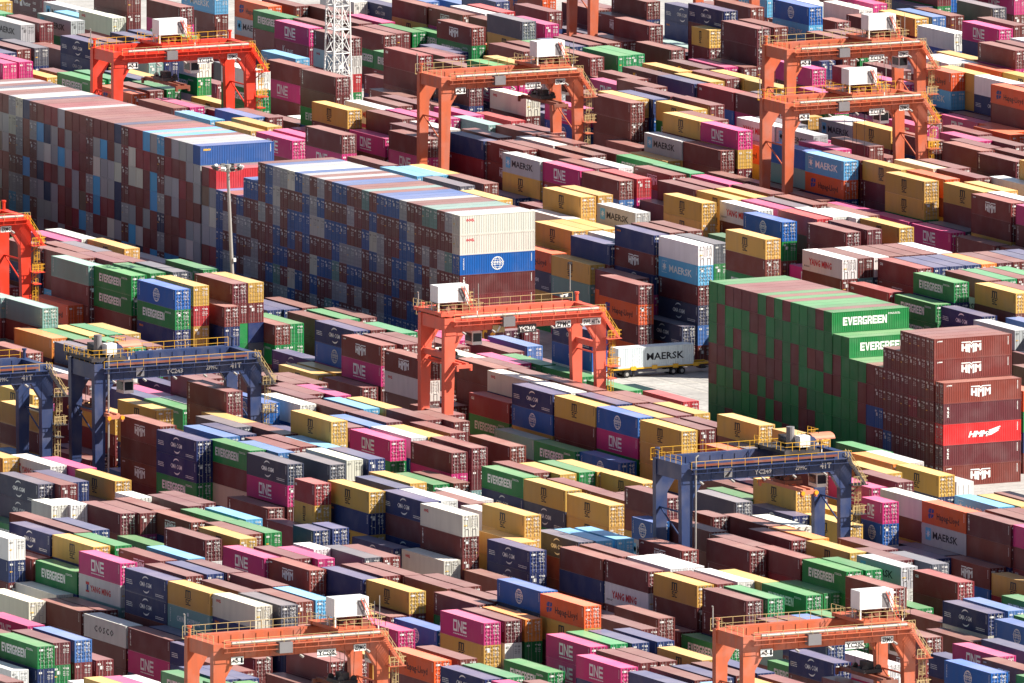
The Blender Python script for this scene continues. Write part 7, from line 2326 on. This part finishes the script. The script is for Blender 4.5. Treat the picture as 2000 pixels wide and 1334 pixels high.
# ------------------------------------------------------------------ rubber tyred gantry cranes
def gantry(x, y, kind, label, number, tx, sp_z, hoist_dy=0.0, capacity='41', wb=7.2):
    """x, y: outer left corner of the front left leg; girder runs along +x, rear frame at +y"""
    g = empty('gantry_crane', (x, y, 0)); tag(g, label, 'gantry crane', 'gantry cranes straddling the container blocks')
    navy = kind == 'navy'; paint = M[kind + '_crane']; rail = M['yellow_paint'] if kind in ('vermilion', 'navy') or number == 'YC180' else M['cream_rail']
    LX = 25.4 if navy else (25.2 if kind == 'salmon' else 24.3); zt = 22.1; gd = 2.35 if navy else 1.95; zb = zt - gd; lw = 1.75
    for fy in (0, wb):                                   # two portal frames
        for left in (True, False):
            m = MB(); top, bot = (lw, 1.15)
            x0 = 0 if left else LX - top; xb = x0 + (0 if left else top - bot) if not navy else x0 + .2
            bot = bot if not navy else 1.3; d = .95
            m.hexa([(xb, fy, 2.5), (xb + bot, fy, 2.5), (xb + bot, fy + d, 2.5), (xb, fy + d, 2.5), (x0, fy, zb), (x0 + top, fy, zb), (x0 + top, fy + d, zb), (x0, fy + d, zb)])
            s = 1 if left else -1; xi = x0 + top if left else x0    # haunch under the girder
            m.hexa([p for p in ((xi - s * .02, fy + .06, zb - 2.3), (xi - s * .01, fy + .06, zb - 2.3), (xi - s * .01, fy + d - .06, zb - 2.3), (xi - s * .02, fy + d - .06, zb - 2.3), (xi - s * .02, fy + .06, zb - .01), (xi + s * 1.5, fy + .06, zb - .01), (xi + s * 1.5, fy + d - .06, zb - .01), (xi - s * .02, fy + d - .06, zb - .01))])
            m.box(x0 + .004, x0 + top - .004, fy + .02, fy + d - .02, zb, zt + .01)
            m.build('leg', paint, g)
        m = MB(); m.box(lw, LX - lw, fy + .03, fy + 1.25, zb + .004, zt)
        n = 12
        for i in range(n): xx = lw + (LX - 2 * lw) * (i + .5) / n; m.box(xx - .05, xx + .05, fy - .05, fy + .03, zb + .1, zt - .1)
        m.box(lw, LX - lw, fy + .12, fy + 1.16, zt, zt + .14)
        m.build('girder', paint, g)
    for left in (True, False):                           # ties between the frames, sill beam, wheels
        x0 = .15 if left else LX - 1.25
        m = MB(); m.box(x0, x0 + 1.1, .951, wb - .001, zb + .2, zt - .02); m.build('end_beam', paint, g)
        m = MB(); m.box(x0 + .15, x0 + .95, -.9, wb + 1.9, 1.5, 2.5); m.build('sill_beam', paint, g)
        m = MB(); zz = 15.6; m.tube((x0 + .5, .9, zz), (x0 + .5, wb + .05, zz), .13, n=8)
        if kind != 'salmon': m.tube((x0 + .5, .9, zz - 3.6), (x0 + .5, wb + .05, zz), .11, n=8)
        else: m.box(x0 + .2, x0 + .9, .96, wb - .01, 16.4, 17.2)
        m.build('brace', paint, g)
        for yy in (-.2, .9, wb + .1, wb + 1.2):
            m = MB(); xw = x0 + .55; m.tube((xw - .28, yy, .75), (xw + .28, yy, .75), .75, n=16); w = m.build('wheel', M['black_rubber'], g)
            m = MB(); m.tube((xw - .3, yy, .75), (xw + .3, yy, .75), .38, n=10); m.build('rim', paint, w)
    # front walkway with hanging brackets, rail and cable duct
    m = MB(); zw = zt - .35 if not navy else zt - .55
    m.box(1.0, LX - .6, -1.0, -.06, zw - .09, zw); n = 13
    for i in range(n):
        xx = 1.4 + (LX - 2.6) * i / (n - 1); m.beam((xx, -.95, zw - .05), (xx, -.06, zw - .95), .07); m.beam((xx, -.95, zw - .09), (xx, -.95, zw - .6), .06)
    m.beam((1.0, -.96, zw - .6), (LX - .8, -.96, zw - .6), .06); m.build('walkway', paint if not navy else M['navy_crane'], g)
    m = MB(); m.rail([(1.0, -.98, zw), (LX - .6, -.98, zw)], 1.0, 2.0, .045, mid=not navy); m.build('handrail', M['cream_rail'] if not navy else M['yellow_paint'], g)
    m = MB()
    if navy:
        m.box(2.0, LX - 2.4, -.45, -.2, zw + .25, zw + .5)
    else: m.tube((2.2, -.62, zt + .12), (LX - 1.6, -.62, zt + .12), .21, n=8)
    m.build('cable_duct', M['galvanised'] if not navy else M['rust_steel'], g)
    m = MB(); m.box(.2, LX - .4, wb + 1.26, wb + 2.05, zt - .5, zt - .42)
    m.rail([(.3, wb + 2.0, zt - .42), (LX - .5, wb + 2.0, zt - .42)], 1.5, 1.6, .055); m.rail([(.1, .2, zt), (.1, wb + .8, zt)], 1.1, 1.6, .05); m.build('rear_handrail', rail, g)
    for xx in (.5, LX - .6):                             # end bollards with lamps
        m = MB(); m.tube((xx, wb + .5, zt), (xx, wb + .5, zt + 1.1), .22); m.tube((xx, wb + .5, zt + 1.1), (xx, wb + .5, zt + 1.35), .34); m.build('end_stop', paint, g)
    if not navy:
        m = MB(); m.tube((.4, wb + 1.6, zt), (.4, wb + 1.6, zt + 2.6), .08); m.beam((.4, wb + 1.6, zt + 2.5), (.1, wb + 1.2, zt + 2.75), .16, .1); lm = m.build('floodlight', M['galvanised'], g)
        m = MB(); m.box(8.6 + tx * .0, 10.4, -1.12, -.1, zt - 1.5, zt - .15); m.build('control_cabinet', M['grey_panel'], g)
    else:
        m = MB(); m.tube((1.95, -.35, 1.2), (1.95, -.35, zt + .9), .13, n=8); m.tube((1.95, -.35, zt + .9), (2.35, -.35, zt + 1.2), .11); m.build('conduit_pole', M['galvanised'], g)
    # trolley
    t = MB(); y0, y1 = -.1, wb + 1.3
    t.box(tx - 2.6, tx + 2.6, y0 + .1, y0 + 1.0, zt + .3, zt + .8); t.box(tx - 2.6, tx + 2.6, y1 - 1.0, y1 - .1, zt + .3, zt + .8)
    for xx in (-2.5, -.3, 2.0): t.box(tx + xx, tx + xx + .5, y0 + 1.0, y1 - 1.0, zt + .35, zt + .75)
    t.box(tx - 2.55, tx + 2.55, y0 + 1.0, y1 - 1.0, zt + .75, zt + .8)
    for xx in (-2.2, 2.2):
        for yy in (y0 + .55, y1 - .55): t.tube((tx + xx, yy - .12, zt + .32), (tx + xx, yy + .12, zt + .32), .2, n=10)
    tr = t.build('trolley', paint if not navy else M['dark_steel'], g)
    m = MB()                                             # winch: drum, motors, gearbox, sheaves
    m.tube((tx + .4, 1.8, zt + 1.5), (tx + .4, wb - 1.2, zt + 1.5), .55, n=14); m.box(tx + .0, tx + .9, wb - 1.2, wb - .5, zt + .8, zt + 2.1); m.tube((tx + 1.6, 2.2, zt + 1.3), (tx + 1.6, 4.0, zt + 1.3), .42, n=12)
    m.box(tx + 1.2, tx + 2.1, .9, 1.9, zt + .8, zt + 1.5); m.box(tx + 1.3, tx + 2.3, 4.5, 5.6, zt + .8, zt + 1.7)
    for xx in (-.9, 2.3): m.tube((tx + xx, 1.2, zt + 1.1), (tx + xx, 1.5, zt + 1.1), .35, n=10)
    m.build('hoist_winch', M['dark_steel'] if kind == 'navy' else M['rust_steel'], tr)
    m = MB(); m.rail([(tx - 2.6, y0, zt + .8), (tx + 3.9, y0, zt + .8), (tx + 3.9, y1, zt + .8)], 1.1, 1.1, .055); m.rail([(tx - 2.6, y0, zt + .8), (tx - 2.6, y1, zt + .8)], 1.1, 1.2, .055)
    m.rail([(tx + 2.0, 2.2, zt + 2.0), (tx + 3.6, 2.2, zt + 2.0), (tx + 3.6, 5.2, zt + 2.0)], 1.1, .9, .05); m.box(tx + 2.0, tx + 3.9, 2.2, 5.2, zt + 1.9, zt + 2.0); m.build('trolley_handrail', M['yellow_paint'] if kind in ('vermilion', 'navy') or number in ('YC180',) else M['cream_rail'], tr)
    if not navy:
        m = MB(); hx, hy, hz = tx - 2.4, 1.4, zt + 2.0
        m.box(hx, hx + 4.75, hy, hy + 2.4, hz, hz + 2.35); m.box(hx + .03, hx + 4.72, hy - .03, hy, hz + .05, hz + .12)
        for i in range(1, 4): m.box(hx + i * 1.0, hx + i * 1.0 + .03, hy - .018, hy, hz + .05, hz + 2.3)
        for xx in (hx + .15, hx + 4.6):
            for yy in (hy + .1, hy + 2.2): m.beam((xx, yy, zt + .78), (xx, yy, hz), .16)
        hs = m.build('electrical_house', M['white_paint'], tr)
        m = MB(); m.box(hx + 3.2, hx + 4.2, hy - .05, hy - .004, hz + .15, hz + 2.0); m.build('house_door', M['grey_panel'], hs)
        m = MB(); a, b = (hx + 3.5, hy - .3, hz + 2.2), (hx + 5.1, hy - .3, zt + .8)
        for o_ in (0, .45): m.beam((a[0] + o_, a[1], a[2]), (b[0] + o_, b[1], b[2]), .08)
        for i in range(7): q = i / 6; m.beam((a[0] + (b[0] - a[0]) * q, a[1], a[2] + (b[2] - a[2]) * q), (a[0] + .45 + (b[0] - a[0]) * q, a[1], a[2] + (b[2] - a[2]) * q), .05)
        m.build('ladder', M['salmon_crane'] if kind != 'vermilion' else M['vermilion_crane'], tr)
        m = MB(); m.tube((tx + 3.2, y0 + .2, zt + .8), (tx + 3.2, y0 + .2, zt + 4.6), .05); m.tube((tx + 2.7, y0 + .6, zt + .8), (tx + 2.7, y0 + .6, zt + 3.9), .05); m.build('antenna', M['galvanised'], tr)
    else:
        m = MB(); m.box(tx - .2, tx + 1.35, .3, 1.7, zt + 1.1, zt + 2.6); m.box(tx - .15, tx + 1.3, .26, .3, zt + 1.15, zt + 2.55); m.build('electrical_house', M['white_paint'], tr)
        m = MB(); m.tube((tx - .6, 2.2, zt + .8), (tx - .6, 2.2, zt + 3.7), .55, n=12); m.build('resistor_tower', M['grey_panel'], tr)
        m = MB(); hx = tx + 2.3
        for i in range(6):
            a0, a1 = math.pi * i / 6, math.pi * (i + 1) / 6; yc, rr_ = 2.6, 1.35
            m.quad((hx, yc - rr_ * math.cos(a0), zt + 2.0 + .6 * math.sin(a0)), (hx + 3.3, yc - rr_ * math.cos(a0), zt + 2.0 + .6 * math.sin(a0)), (hx + 3.3, yc - rr_ * math.cos(a1), zt + 2.0 + .6 * math.sin(a1)), (hx, yc - rr_ * math.cos(a1), zt + 2.0 + .6 * math.sin(a1)))
        m.box(hx, hx + 3.3, 1.2, 4.0, zt + 1.85, zt + 1.99); m.build('winch_hood', M['pink_spreader'], tr)
        m = MB(); m.tube((tx + 1.9, 1.0, zt + 1.6), (tx + 1.9, 3.6, zt + 1.6), .8, n=14); m.build('rope_drum', M['navy_crane'], tr)
    # cabin under the trolley
    m = MB(); cx = tx + 3.0; m.box(cx, cx + 1.5, 1.5, 3.8, zb - 2.2, zb - .35)
    for xx in (cx + .2, cx + 1.3): m.beam((xx, 2.6, zb - .35), (xx, 2.6, zt + .4), .14)
    cb = m.build('operator_cabin', M['white_paint'], g)
    m = MB(); m.box(cx + .12, cx + 1.38, 1.46, 1.49, zb - 1.75, zb - .6); m.box(cx - .03, cx - .004, 1.7, 3.6, zb - 1.75, zb - .6); m.build('window', M['dark_glass'], cb)
    # headblock and spreader on ropes: long beam lies along the containers
    hb = M['dark_steel'] if not navy else M['rust_steel']; yc = wb / 2 + .4
    m = MB(); m.box(tx - 1.3, tx + 1.3, yc - 1.7, yc + 1.7, sp_z + .9, sp_z + 1.35); m.box(tx - .5, tx + .5, yc - .9, yc + .9, sp_z + 1.35, sp_z + 2.2)
    for s in (-1, 1):
        for q in (-1, 1): m.tube((tx + s * .9, yc + q * 1.3, sp_z + 1.5), (tx + s * .9, yc + q * 1.45, sp_z + 1.5), .42, n=10)
    m.build('headblock', hb, g)
    m = MB(); hl_ = 6.05
    for s in (-.55, .55): m.box(tx + s - .22, tx + s + .22, yc - hl_ + .3, yc + hl_ - .3, sp_z + .3, sp_z + .8)
    for q in (-1, 1):
        a, b = sorted((yc + q * hl_, yc + q * (hl_ - .45))); m.box(tx - 1.2, tx + 1.2, a, b, sp_z + .12, sp_z + .6)
        for s in (-1, 1): m.box(tx + s * 1.05 - .14, tx + s * 1.05 + .14, a, b, sp_z - .25, sp_z + .12)
    m.box(tx - 1.0, tx + 1.0, yc - 1.4, yc + 1.4, sp_z + .8, sp_z + .9)
    spm = M['pink_spreader'] if navy else (M['salmon_crane'] if kind == 'salmon' else M['rust_steel'])
    sp = m.build('spreader', spm, g)
    if navy:
        m = MB()
        for q in (-1, 1):
            for s in (-1, 1): m.tube((tx + s * 1.0, yc + q * (hl_ + .02), sp_z + .3), (tx + s * 1.0, yc + q * (hl_ + .22), sp_z + .3), .3, n=8)
        m.build('guide_roller', M['amber_lamp'], sp)
    m = MB()
    for s in (-1, 1):
        for q in (-1.3, 1.3): m.tube((tx + s * .9, yc + q, sp_z + 1.5), (tx + s * 1.1, yc + q, zt + .4), .035, n=4, cap=False)
    m.build('hoist_rope', M['dark_steel'], g)
    # stairs and caged ladders down the right front leg
    m = MB(); sx = LX - .2; a, b = Vector((sx - .9, -.62, zt - .4)), Vector((sx + 1.7, -.62, zt - 4.2))
    for yy in (-1.05, -.2): m.beam((a.x, yy, a.z), (b.x, yy, b.z), .07, .24)
    for i in range(15): p = a.lerp(b, i / 14); m.box(p.x - .13, p.x + .13, -1.05, -.2, p.z - .03, p.z)
    m.box(sx - .2, sx + 2.1, -1.1, .9, zt - 4.3, zt - 4.2); m.box(sx + .1, sx + 1.9, -1.1, .9, zt - 8.2, zt - 8.1); m.box(sx + .2, sx + 1.4, -1.0, .6, zt - 9.9, zt - 9.8)
    for zz in (4.3, 8.2): m.beam((sx - .3, .4, zt - zz - 1.5), (sx + 1.8, .4, zt - zz - .05), .12)
    st = m.build('stairway', paint if not navy else M['dark_steel'], g)
    m = MB()
    for yy in (-1.05, -.2): m.rail([(a.x, yy, a.z), (b.x, yy, b.z)], 1.0, .9, .05)
    for zz in (4.2, 8.1): m.rail([(sx + 2.05 - (.2 if zz > 5 else 0), .85, zt - zz), (sx + 2.05 - (.2 if zz > 5 else 0), -1.05, zt - zz), (sx - .1, -1.05, zt - zz)], 1.1, .55, .06)
    for z0, z1, xx in ((zt - 8.1, zt - 3.1, sx + 1.0), (zt - 14.5, zt - 7.0, sx + .75)):
        for s in (-.25, .25): m.beam((xx + s, .2, z0), (xx + s, .2, z1), .06)
        n = int((z1 - z0) / .4)
        for i in range(n): m.beam((xx - .25, .2, z0 + .4 * i), (xx + .25, .2, z0 + .4 * i), .04)
        for i in range(2, int((z1 - z0) / .9)):
            z = z0 + .9 * i; ring = [(xx + .42 * math.cos(w), -.15 + .42 * math.sin(w), z) for w in [k * math.pi / 3 for k in range(7)]]
            for p, q in zip(ring[:-1], ring[1:]): m.beam(p, q, .045)
        for w in (3.6, 4.7, 5.8): m.beam((xx + .42 * math.cos(w), -.15 + .42 * math.sin(w), z0 + 1.6), (xx + .42 * math.cos(w), -.15 + .42 * math.sin(w), z1), .04)
    m.build('stair_rail', M['yellow_paint'] if kind in ('vermilion',) or number in ('YC180', 'YC260') else (M['cream_rail']), st)
    # cable reel and power box by the right legs
    m = MB(); xr = LX - .3; yr = wb * .55; zr = 4.6
    for s in (0, .35): m.tube((xr + s, yr, zr), (xr + s + .06, yr, zr), 1.75, n=24)
    m.tube((xr, yr, zr), (xr + .42, yr, zr), .9, n=16); m.beam((xr - .1, yr, 2.4), (xr - .1, yr, zr), .3); m.build('cable_reel', M['dark_steel'], g)
    m = MB(); m.box(LX - 1.4, LX + .2, wb * .2, wb * .42, 2.6, 4.6); m.build('power_box', M['white_paint'] if kind == 'salmon' else M['grey_panel'], g)
    # boards and painted numbers on the front girder
    def board(txt, u, wdt, hgt, zc, bg, fg, yb_=-.09):
        if bg:
            m = MB(); m.box(u, u + wdt, yb_, yb_ + .06, zc - hgt / 2, zc + hgt / 2); s_ = m.build('sign', M[bg], g)
        else: s_ = g
        m = MB(); pad = .1 if bg else 0; yy = yb_ - .006
        for c, p in text(txt, u + pad * wdt * .6, u + wdt - pad * wdt * .6, zc - hgt * .36, zc + hgt * .36, 'K', .035):
            m.poly([(a_, yy, b_) for a_, b_ in ccw(p)])
        m.build('sign_lettering', M[fg], s_)
    if navy:
        board(number, 10.8, 2.6, .95, zb + .72, None, 'decal_white', -.065); board('ZPMC', 16.9, 1.7, .8, zb + .85, None, 'decal_white', -.065)
        board('41T', 21.2 - .6, 1.7, 1.05, zb + .9, None, 'decal_white', -.065)
        m = MB(); m.box(6.3, 7.5, -.09, -.03, zb + .3, zb + 1.5); s_ = m.build('sign', M['decal_white'], g)
        m = MB(); m.poly([(6.32, -.097, zb + .35), (6.9, -.097, zb + .35), (7.45, -.097, zb + 1.2), (7.45, -.097, zb + 1.45)]); m.build('sign_stripe', M['dark_steel'], s_)
    elif kind == 'salmon':
        board(number, 11.3, 2.9, 1.15, zb - .15, 'dark_steel', 'decal_white'); board('ZPMC', 17.2, 2.4, 1.05, zb + .1, 'decal_white', 'decal_black'); board('SWL 41Te', 21.8 - .4, 2.9, .95, zb + .2, 'decal_white', 'decal_black')
        m = MB(); m.box(7.4, 9.3, -.1, -.04, zb - .45, zb + .6); s_ = m.build('sign', M['cream_rail'], g)
        m = MB(); m.poly([(8.0, -.107, zb - .3), (8.3, -.107, zb - .3), (8.75, -.107, zb + .45), (8.45, -.107, zb + .45)]); m.build('sign_stripe', M['decal_white'], s_)
    else:
        board(capacity, 2.4, 1.7, .95, zb - .2, 'decal_white', 'decal_black'); board(number, 14.3, 2.6, .95, zb - .1, 'decal_white', 'decal_black'); board('ZPMC', 19.4, 1.7, .85, zb + .25, 'decal_white', 'decal_black')
    m = MB()
    for i in range(5): xx = 2.6 + i * 4.6; m.beam((xx, -.35, zb - .02), (xx + .25, -.75, zb - .3), .34, .2)
    m.build('working_lamp', M['galvanised'], g)
    return g
for c_ in CRANES: gantry(*c_)

# ------------------------------------------------------------------ lattice tower and floodlight mast, lamp poles
def lattice_tower(x, y, a, h, label):
    t = empty('lattice_tower', (x, y, 0)); tag(t, label, 'tower')
    q = lambda z: a / 2 * (1 - .3 * z / h); cs = ((-1, -1), (1, -1), (1, 1), (-1, 1)); st = 3.7; n = int(h / st)
    for sx, sy in cs:
        m = MB(); m.tube((sx * q(0), sy * q(0), 0), (sx * q(h), sy * q(h), h), .17, .12, 8); m.build('tower_leg', M['white_paint'], t)
    for k in range(4):
        (ax, ay), (bx, by) = cs[k], cs[(k + 1) % 4]; m = MB()
        for i in range(n):
            z0, z1 = i * st, (i + 1) * st
            m.tube((ax * q(z0), ay * q(z0), z0), (bx * q(z1), by * q(z1), z1), .07, n=5, cap=False); m.tube((bx * q(z0), by * q(z0), z0), (ax * q(z1), ay * q(z1), z1), .07, n=5, cap=False)
            m.tube((ax * q(z1), ay * q(z1), z1), (bx * q(z1), by * q(z1), z1), .085, n=5, cap=False)
        m.build('cross_bracing', M['white_paint'], t)
    m = MB()
    for i in range(1, n, 2): z = i * st; m.box(-q(z) * .9, q(z) * .9, -q(z) * .9, q(z) * .2, z - .03, z + .03); m.rail([(-q(z), -q(z), z), (q(z), -q(z), z)], 1.0, 1.2, .05)
    m.build('platform', M['white_paint'], t)
    m = MB()
    for s in (-.28, .28): m.beam((s, .2, 0), (s, .2, h), .07)
    for i in range(int(h / .45)): m.beam((-.28, .2, i * .45), (.28, .2, i * .45), .045)
    for i in range(int(h / 1.1)):
        z = 2 + i * 1.1; ring = [(.42 * math.cos(w), -.2 + .42 * math.sin(w), z) for w in [k * math.pi / 3 for k in range(7)]]
        for p, r_ in zip(ring[:-1], ring[1:]): m.beam(p, r_, .05)
    m.build('ladder', M['white_paint'], t)
    m = MB(); m.box(-.9, .9, -.2, .2, 12.2, 12.9); m.box(-.5, .6, -.25, .1, 10.4, 11.0); m.build('equipment_box', M['white_paint'], t)
lattice_tower(*TOWER, 'white lattice tower with inner ladder rising behind the yellow container at upper left')
def high_mast(x, y, h, lean, label):
    t = empty('light_mast', (x, y, 0)); tag(t, label, 'light mast')
    m = MB(); m.tube((0, 0, 0), (lean, 0, h), .36, .2, 14); m.tube((0, 0, 0), (lean * .02, 0, .5), .55, .5, 14); m.build('mast', M['galvanised'], t)
    m = MB(); n = 16; rr_ = 1.75
    for i in range(n):
        a, b = 2 * math.pi * i / n, 2 * math.pi * (i + 1) / n
        for zz in (-.5, -.15): m.beam((lean + rr_ * math.cos(a), rr_ * math.sin(a), h + zz), (lean + rr_ * math.cos(b), rr_ * math.sin(b), h + zz), .1, .1)
        if i % 4 == 0: m.beam((lean, 0, h - .3), (lean + rr_ * math.cos(a), rr_ * math.sin(a), h - .3), .12)
    m.tube((lean, 0, h - .8), (lean, 0, h + .25), .5, .5, 12); m.build('lamp_ring', M['galvanised'], t)
    for i in range(10):
        a = 2 * math.pi * (i + .3) / 10; p = Vector((lean + 2.0 * math.cos(a), 2.0 * math.sin(a), h - .1)); d = Vector((math.cos(a), math.sin(a), -.7)).normalized()
        m = MB(); m.beam(p - d * .1, p + d * .28, .62, .5); m.beam(p + Vector((0, 0, -.35)), p, .08); m.build('floodlight', M['dark_steel'] if i % 3 else M['white_paint'], t)
    m = MB(); m.tube((lean, 0, h + .2), (lean, 0, h + .9), .04, .02, 5); m.build('lightning_rod', M['galvanised'], t)
    m = MB(); m.box(lean * .55 + .1, lean * .55 + .5, -.5, -.1, h * .53, h * .53 + .5); m.build('mast_camera', M['white_paint'], t)
high_mast(*MAST, 'tall grey floodlight mast with a ring of lamps in front of the wall of empties')
def lamp_pole(x, y, h, label):
    t = empty('lamp_pole', (x, y, 0)); tag(t, label, 'lamp pole')
    m = MB(); m.tube((0, 0, 0), (0, 0, h), .14, .08, 8); m.build('pole', M['galvanised'], t)
    m = MB(); m.tube((0, 0, h - 4.6), (-1.5, -.3, h - 4.75), .06, n=6); m.tube((0, 0, h - 4.9), (-.9, -.2, h - 4.6), .05, n=5); m.build('arm', M['galvanised'], t)
    for dx in (-1.5, -.7): m = MB(); m.box(dx - .22, dx + .22, -.4, -.1, h - 5.0, h - 4.72); m.build('floodlight', M['white_paint'], t)
    m = MB(); m.box(-.3, .3, -.12, .12, h - .3, h); m.build('camera_head', M['dark_steel'], t)
lamp_pole(*POLE, 'slender grey lamp pole with two arm lamps behind the salmon crane girder')

# ------------------------------------------------------------------ tractor, trailer and its box on the cross road
def trailer(x, y):
    t = empty('container_trailer', (x, y, 0)); tag(t, 'yellow and black skeletal trailer on black tyres under the white container', 'trailer')
    w = 2.5
    m = MB()
    for yy in (.55, 1.7): m.box(-.6, 14.2, yy, yy + .18, .98, 1.32)
    for xx in (0, 3.2, 6.4, 9.6, 12.0, 14.0): m.box(xx, xx + .2, .74, 1.7, 1.05, 1.25)
    m.build('chassis', M['dark_steel'], t)
    m = MB(); m.box(-1.1, 13.2, -.03, .12, 1.2, 1.38, 0); m.box(-1.1, 13.2, w - .12, w + .03, 1.2, 1.38); m.box(12.3, 15.1, -.03, .3, 1.3, 1.55); m.box(12.3, 15.1, w - .3, w + .03, 1.3, 1.55); m.box(-1.2, -.95, -.03, w + .03, 1.18, 1.42); m.box(14.9, 15.12, .3, w - .3, 1.3, 1.5)
    m.build('side_rail', M['yellow_paint'], t)
    for xx in (2.0, 5.4, 8.8, 12.1):
        m = MB(); m.box(xx, xx + .85, -.1, -.032, 1.05, 1.62); m.build('corner_guide', M['yellow_paint'], t)
    for xx in (8.9, 10.3):
        for yy in (.0, w - .62):
            m = MB(); m.tube((xx, yy, .52), (xx, yy + .6, .52), .52, n=18); wh = m.build('wheel', M['black_rubber'], t)
            m = MB(); m.tube((xx, yy - .02, .52), (xx, yy + .62, .52), .26, n=12); m.build('rim', M['galvanised'], wh)
    m = MB(); m.box(2.6, 2.85, .5, .75, .1, 1.0); m.box(2.6, 2.85, 1.75, 2.0, .1, 1.0); m.box(2.4, 3.05, .4, .85, 0.02, .1); m.box(2.4, 3.05, 1.65, 2.1, .02, .1); m.build('landing_leg', M['dark_steel'], t)
    m = MB(); m.box(6.2, 8.2, .02, .1, .5, .9); m.box(3.3, 6.0, .1, .3, .55, .72); m.build('side_guard', M['galvanised'], t)
    m = MB(); m.box(13.6, 14.4, .5, 2.0, .55, .95); m.box(14.0, 14.6, .2, 2.3, .72, .82); m.build('rear_bumper', M['dark_steel'], t)
    return t
trailer(TRUCK[0], TRUCK[1])
def tractor(x, y):
    t = empty('yard_tractor', (x, y, 0)); tag(t, 'white cabbed yard tractor coupled to the trailer, half hidden by the crane leg', 'tractor')
    m = MB(); m.box(-5.4, .6, .7, .9, .7, 1.05); m.box(-5.4, .6, 1.6, 1.8, .7, 1.05); m.box(-.6, .9, .5, 2.0, 1.0, 1.15); m.build('chassis', M['dark_steel'], t)
    m = MB(); m.hexa([(-5.3, .2, 1.05), (-3.5, .2, 1.05), (-3.5, 1.9, 1.05), (-5.3, 1.9, 1.05), (-5.05, .3, 3.0), (-3.6, .3, 3.0), (-3.6, 1.8, 3.0), (-5.05, 1.8, 3.0)]); m.box(-6.0, -5.3, .3, 2.2, .8, 1.9); cb = m.build('cab', M['white_paint'], t)
    m = MB(); m.box(-4.7, -3.8, .17, .21, 1.9, 2.75); m.build('window', M['dark_glass'], cb)
    for xx in (-4.9, .1):
        for yy in (.0, 1.9):
            m = MB(); m.tube((xx, yy, .52), (xx, yy + .6, .52), .52, n=18); wh = m.build('wheel', M['black_rubber'], t)
            m = MB(); m.tube((xx, yy - .02, .52), (xx, yy + .62, .52), .26, n=12); m.build('rim', M['galvanised'], wh)
    m = MB(); m.box(-.6, .8, -.05, .65, 1.06, 1.12); m.box(-.6, .8, 1.85, 2.55, 1.06, 1.12); m.build('mudguard', M['dark_steel'], t)
tractor(TRUCK[0] + 1.3, TRUCK[1])
container(TRUCK[0] + 6.1, TRUCK[1] + 1.25, 1.39, 12.192, math.pi / 2, 'mt', 5, 'weathered white container with black lettering riding on the yellow trailer', group='shipping containers stacked in the terminal yard')

def steel_cage(x, y):
    t = empty('steel_cage', (x, y, 0)); tag(t, 'open orange steel frame box with dark gear inside, standing behind the salmon crane', 'steel cage')
    X, Y, Z = 7.4, 2.4, 2.7
    for xx in (0, 2.6, 5.0, X):
        for yy in (0, Y): m = MB(); m.box(xx - .13, xx + .13, yy - .13, yy + .13, 0, Z - .16); m.build('post', M['salmon_crane'], t)
    m = MB(); m.box(-.15, X + .15, -.15, Y + .15, Z - .15, Z); m.build('roof', M['salmon_crane'], t)
    m = MB(); m.box(-.1, X + .1, -.1, Y + .1, .16, .3); m.box(.14, 2.46, -.05, .0, .31, 1.3); m.build('floor_frame', M['salmon_crane'], t)
    rr = random.Random(4); m = MB()
    for i in range(12): px = .6 + rr.random() * 6; m.beam((px, .3 + rr.random() * 1.6, .35), (px + rr.random() - .5, .3 + rr.random() * 1.7, 1.2 + rr.random()), .12)
    for px in (3.6, 5.9): m.tube((px, .5, 1.0), (px, 1.9, 1.0), .55, n=12)
    m.build('lifting_gear', M['dark_steel'], t)
    m = MB()
    for i in range(6): m.beam((5.3 + .3 * i, .1, .4 + .2 * (i % 3)), (5.6 + .3 * i, .15, 1.9 - .2 * (i % 2)), .07)
    m.build('slings', M['cream_rail'], t)
steel_cage(*CAGE)
def pale_block(x, y):
    m = MB(); m.box(0, 2.7, 0, 5.2, 0, 2.5); m.box(.1, 2.6, .1, 5.1, 2.5, 2.56)
    for i in range(3): m.box(-.04, 0, .8 + i * 1.6, 1.2 + i * 1.6, .3, 2.2); m.box(.3 + i * .8, .6 + i * .8, -.04, 0, .4, 2.1)
    o = m.build('concrete_block', M['pale_concrete'], loc=(x, y, 0)); tag(o, 'pale grey block beside the yellow container at the foot of the brown stack', 'block')
pale_block(*BLOCK)
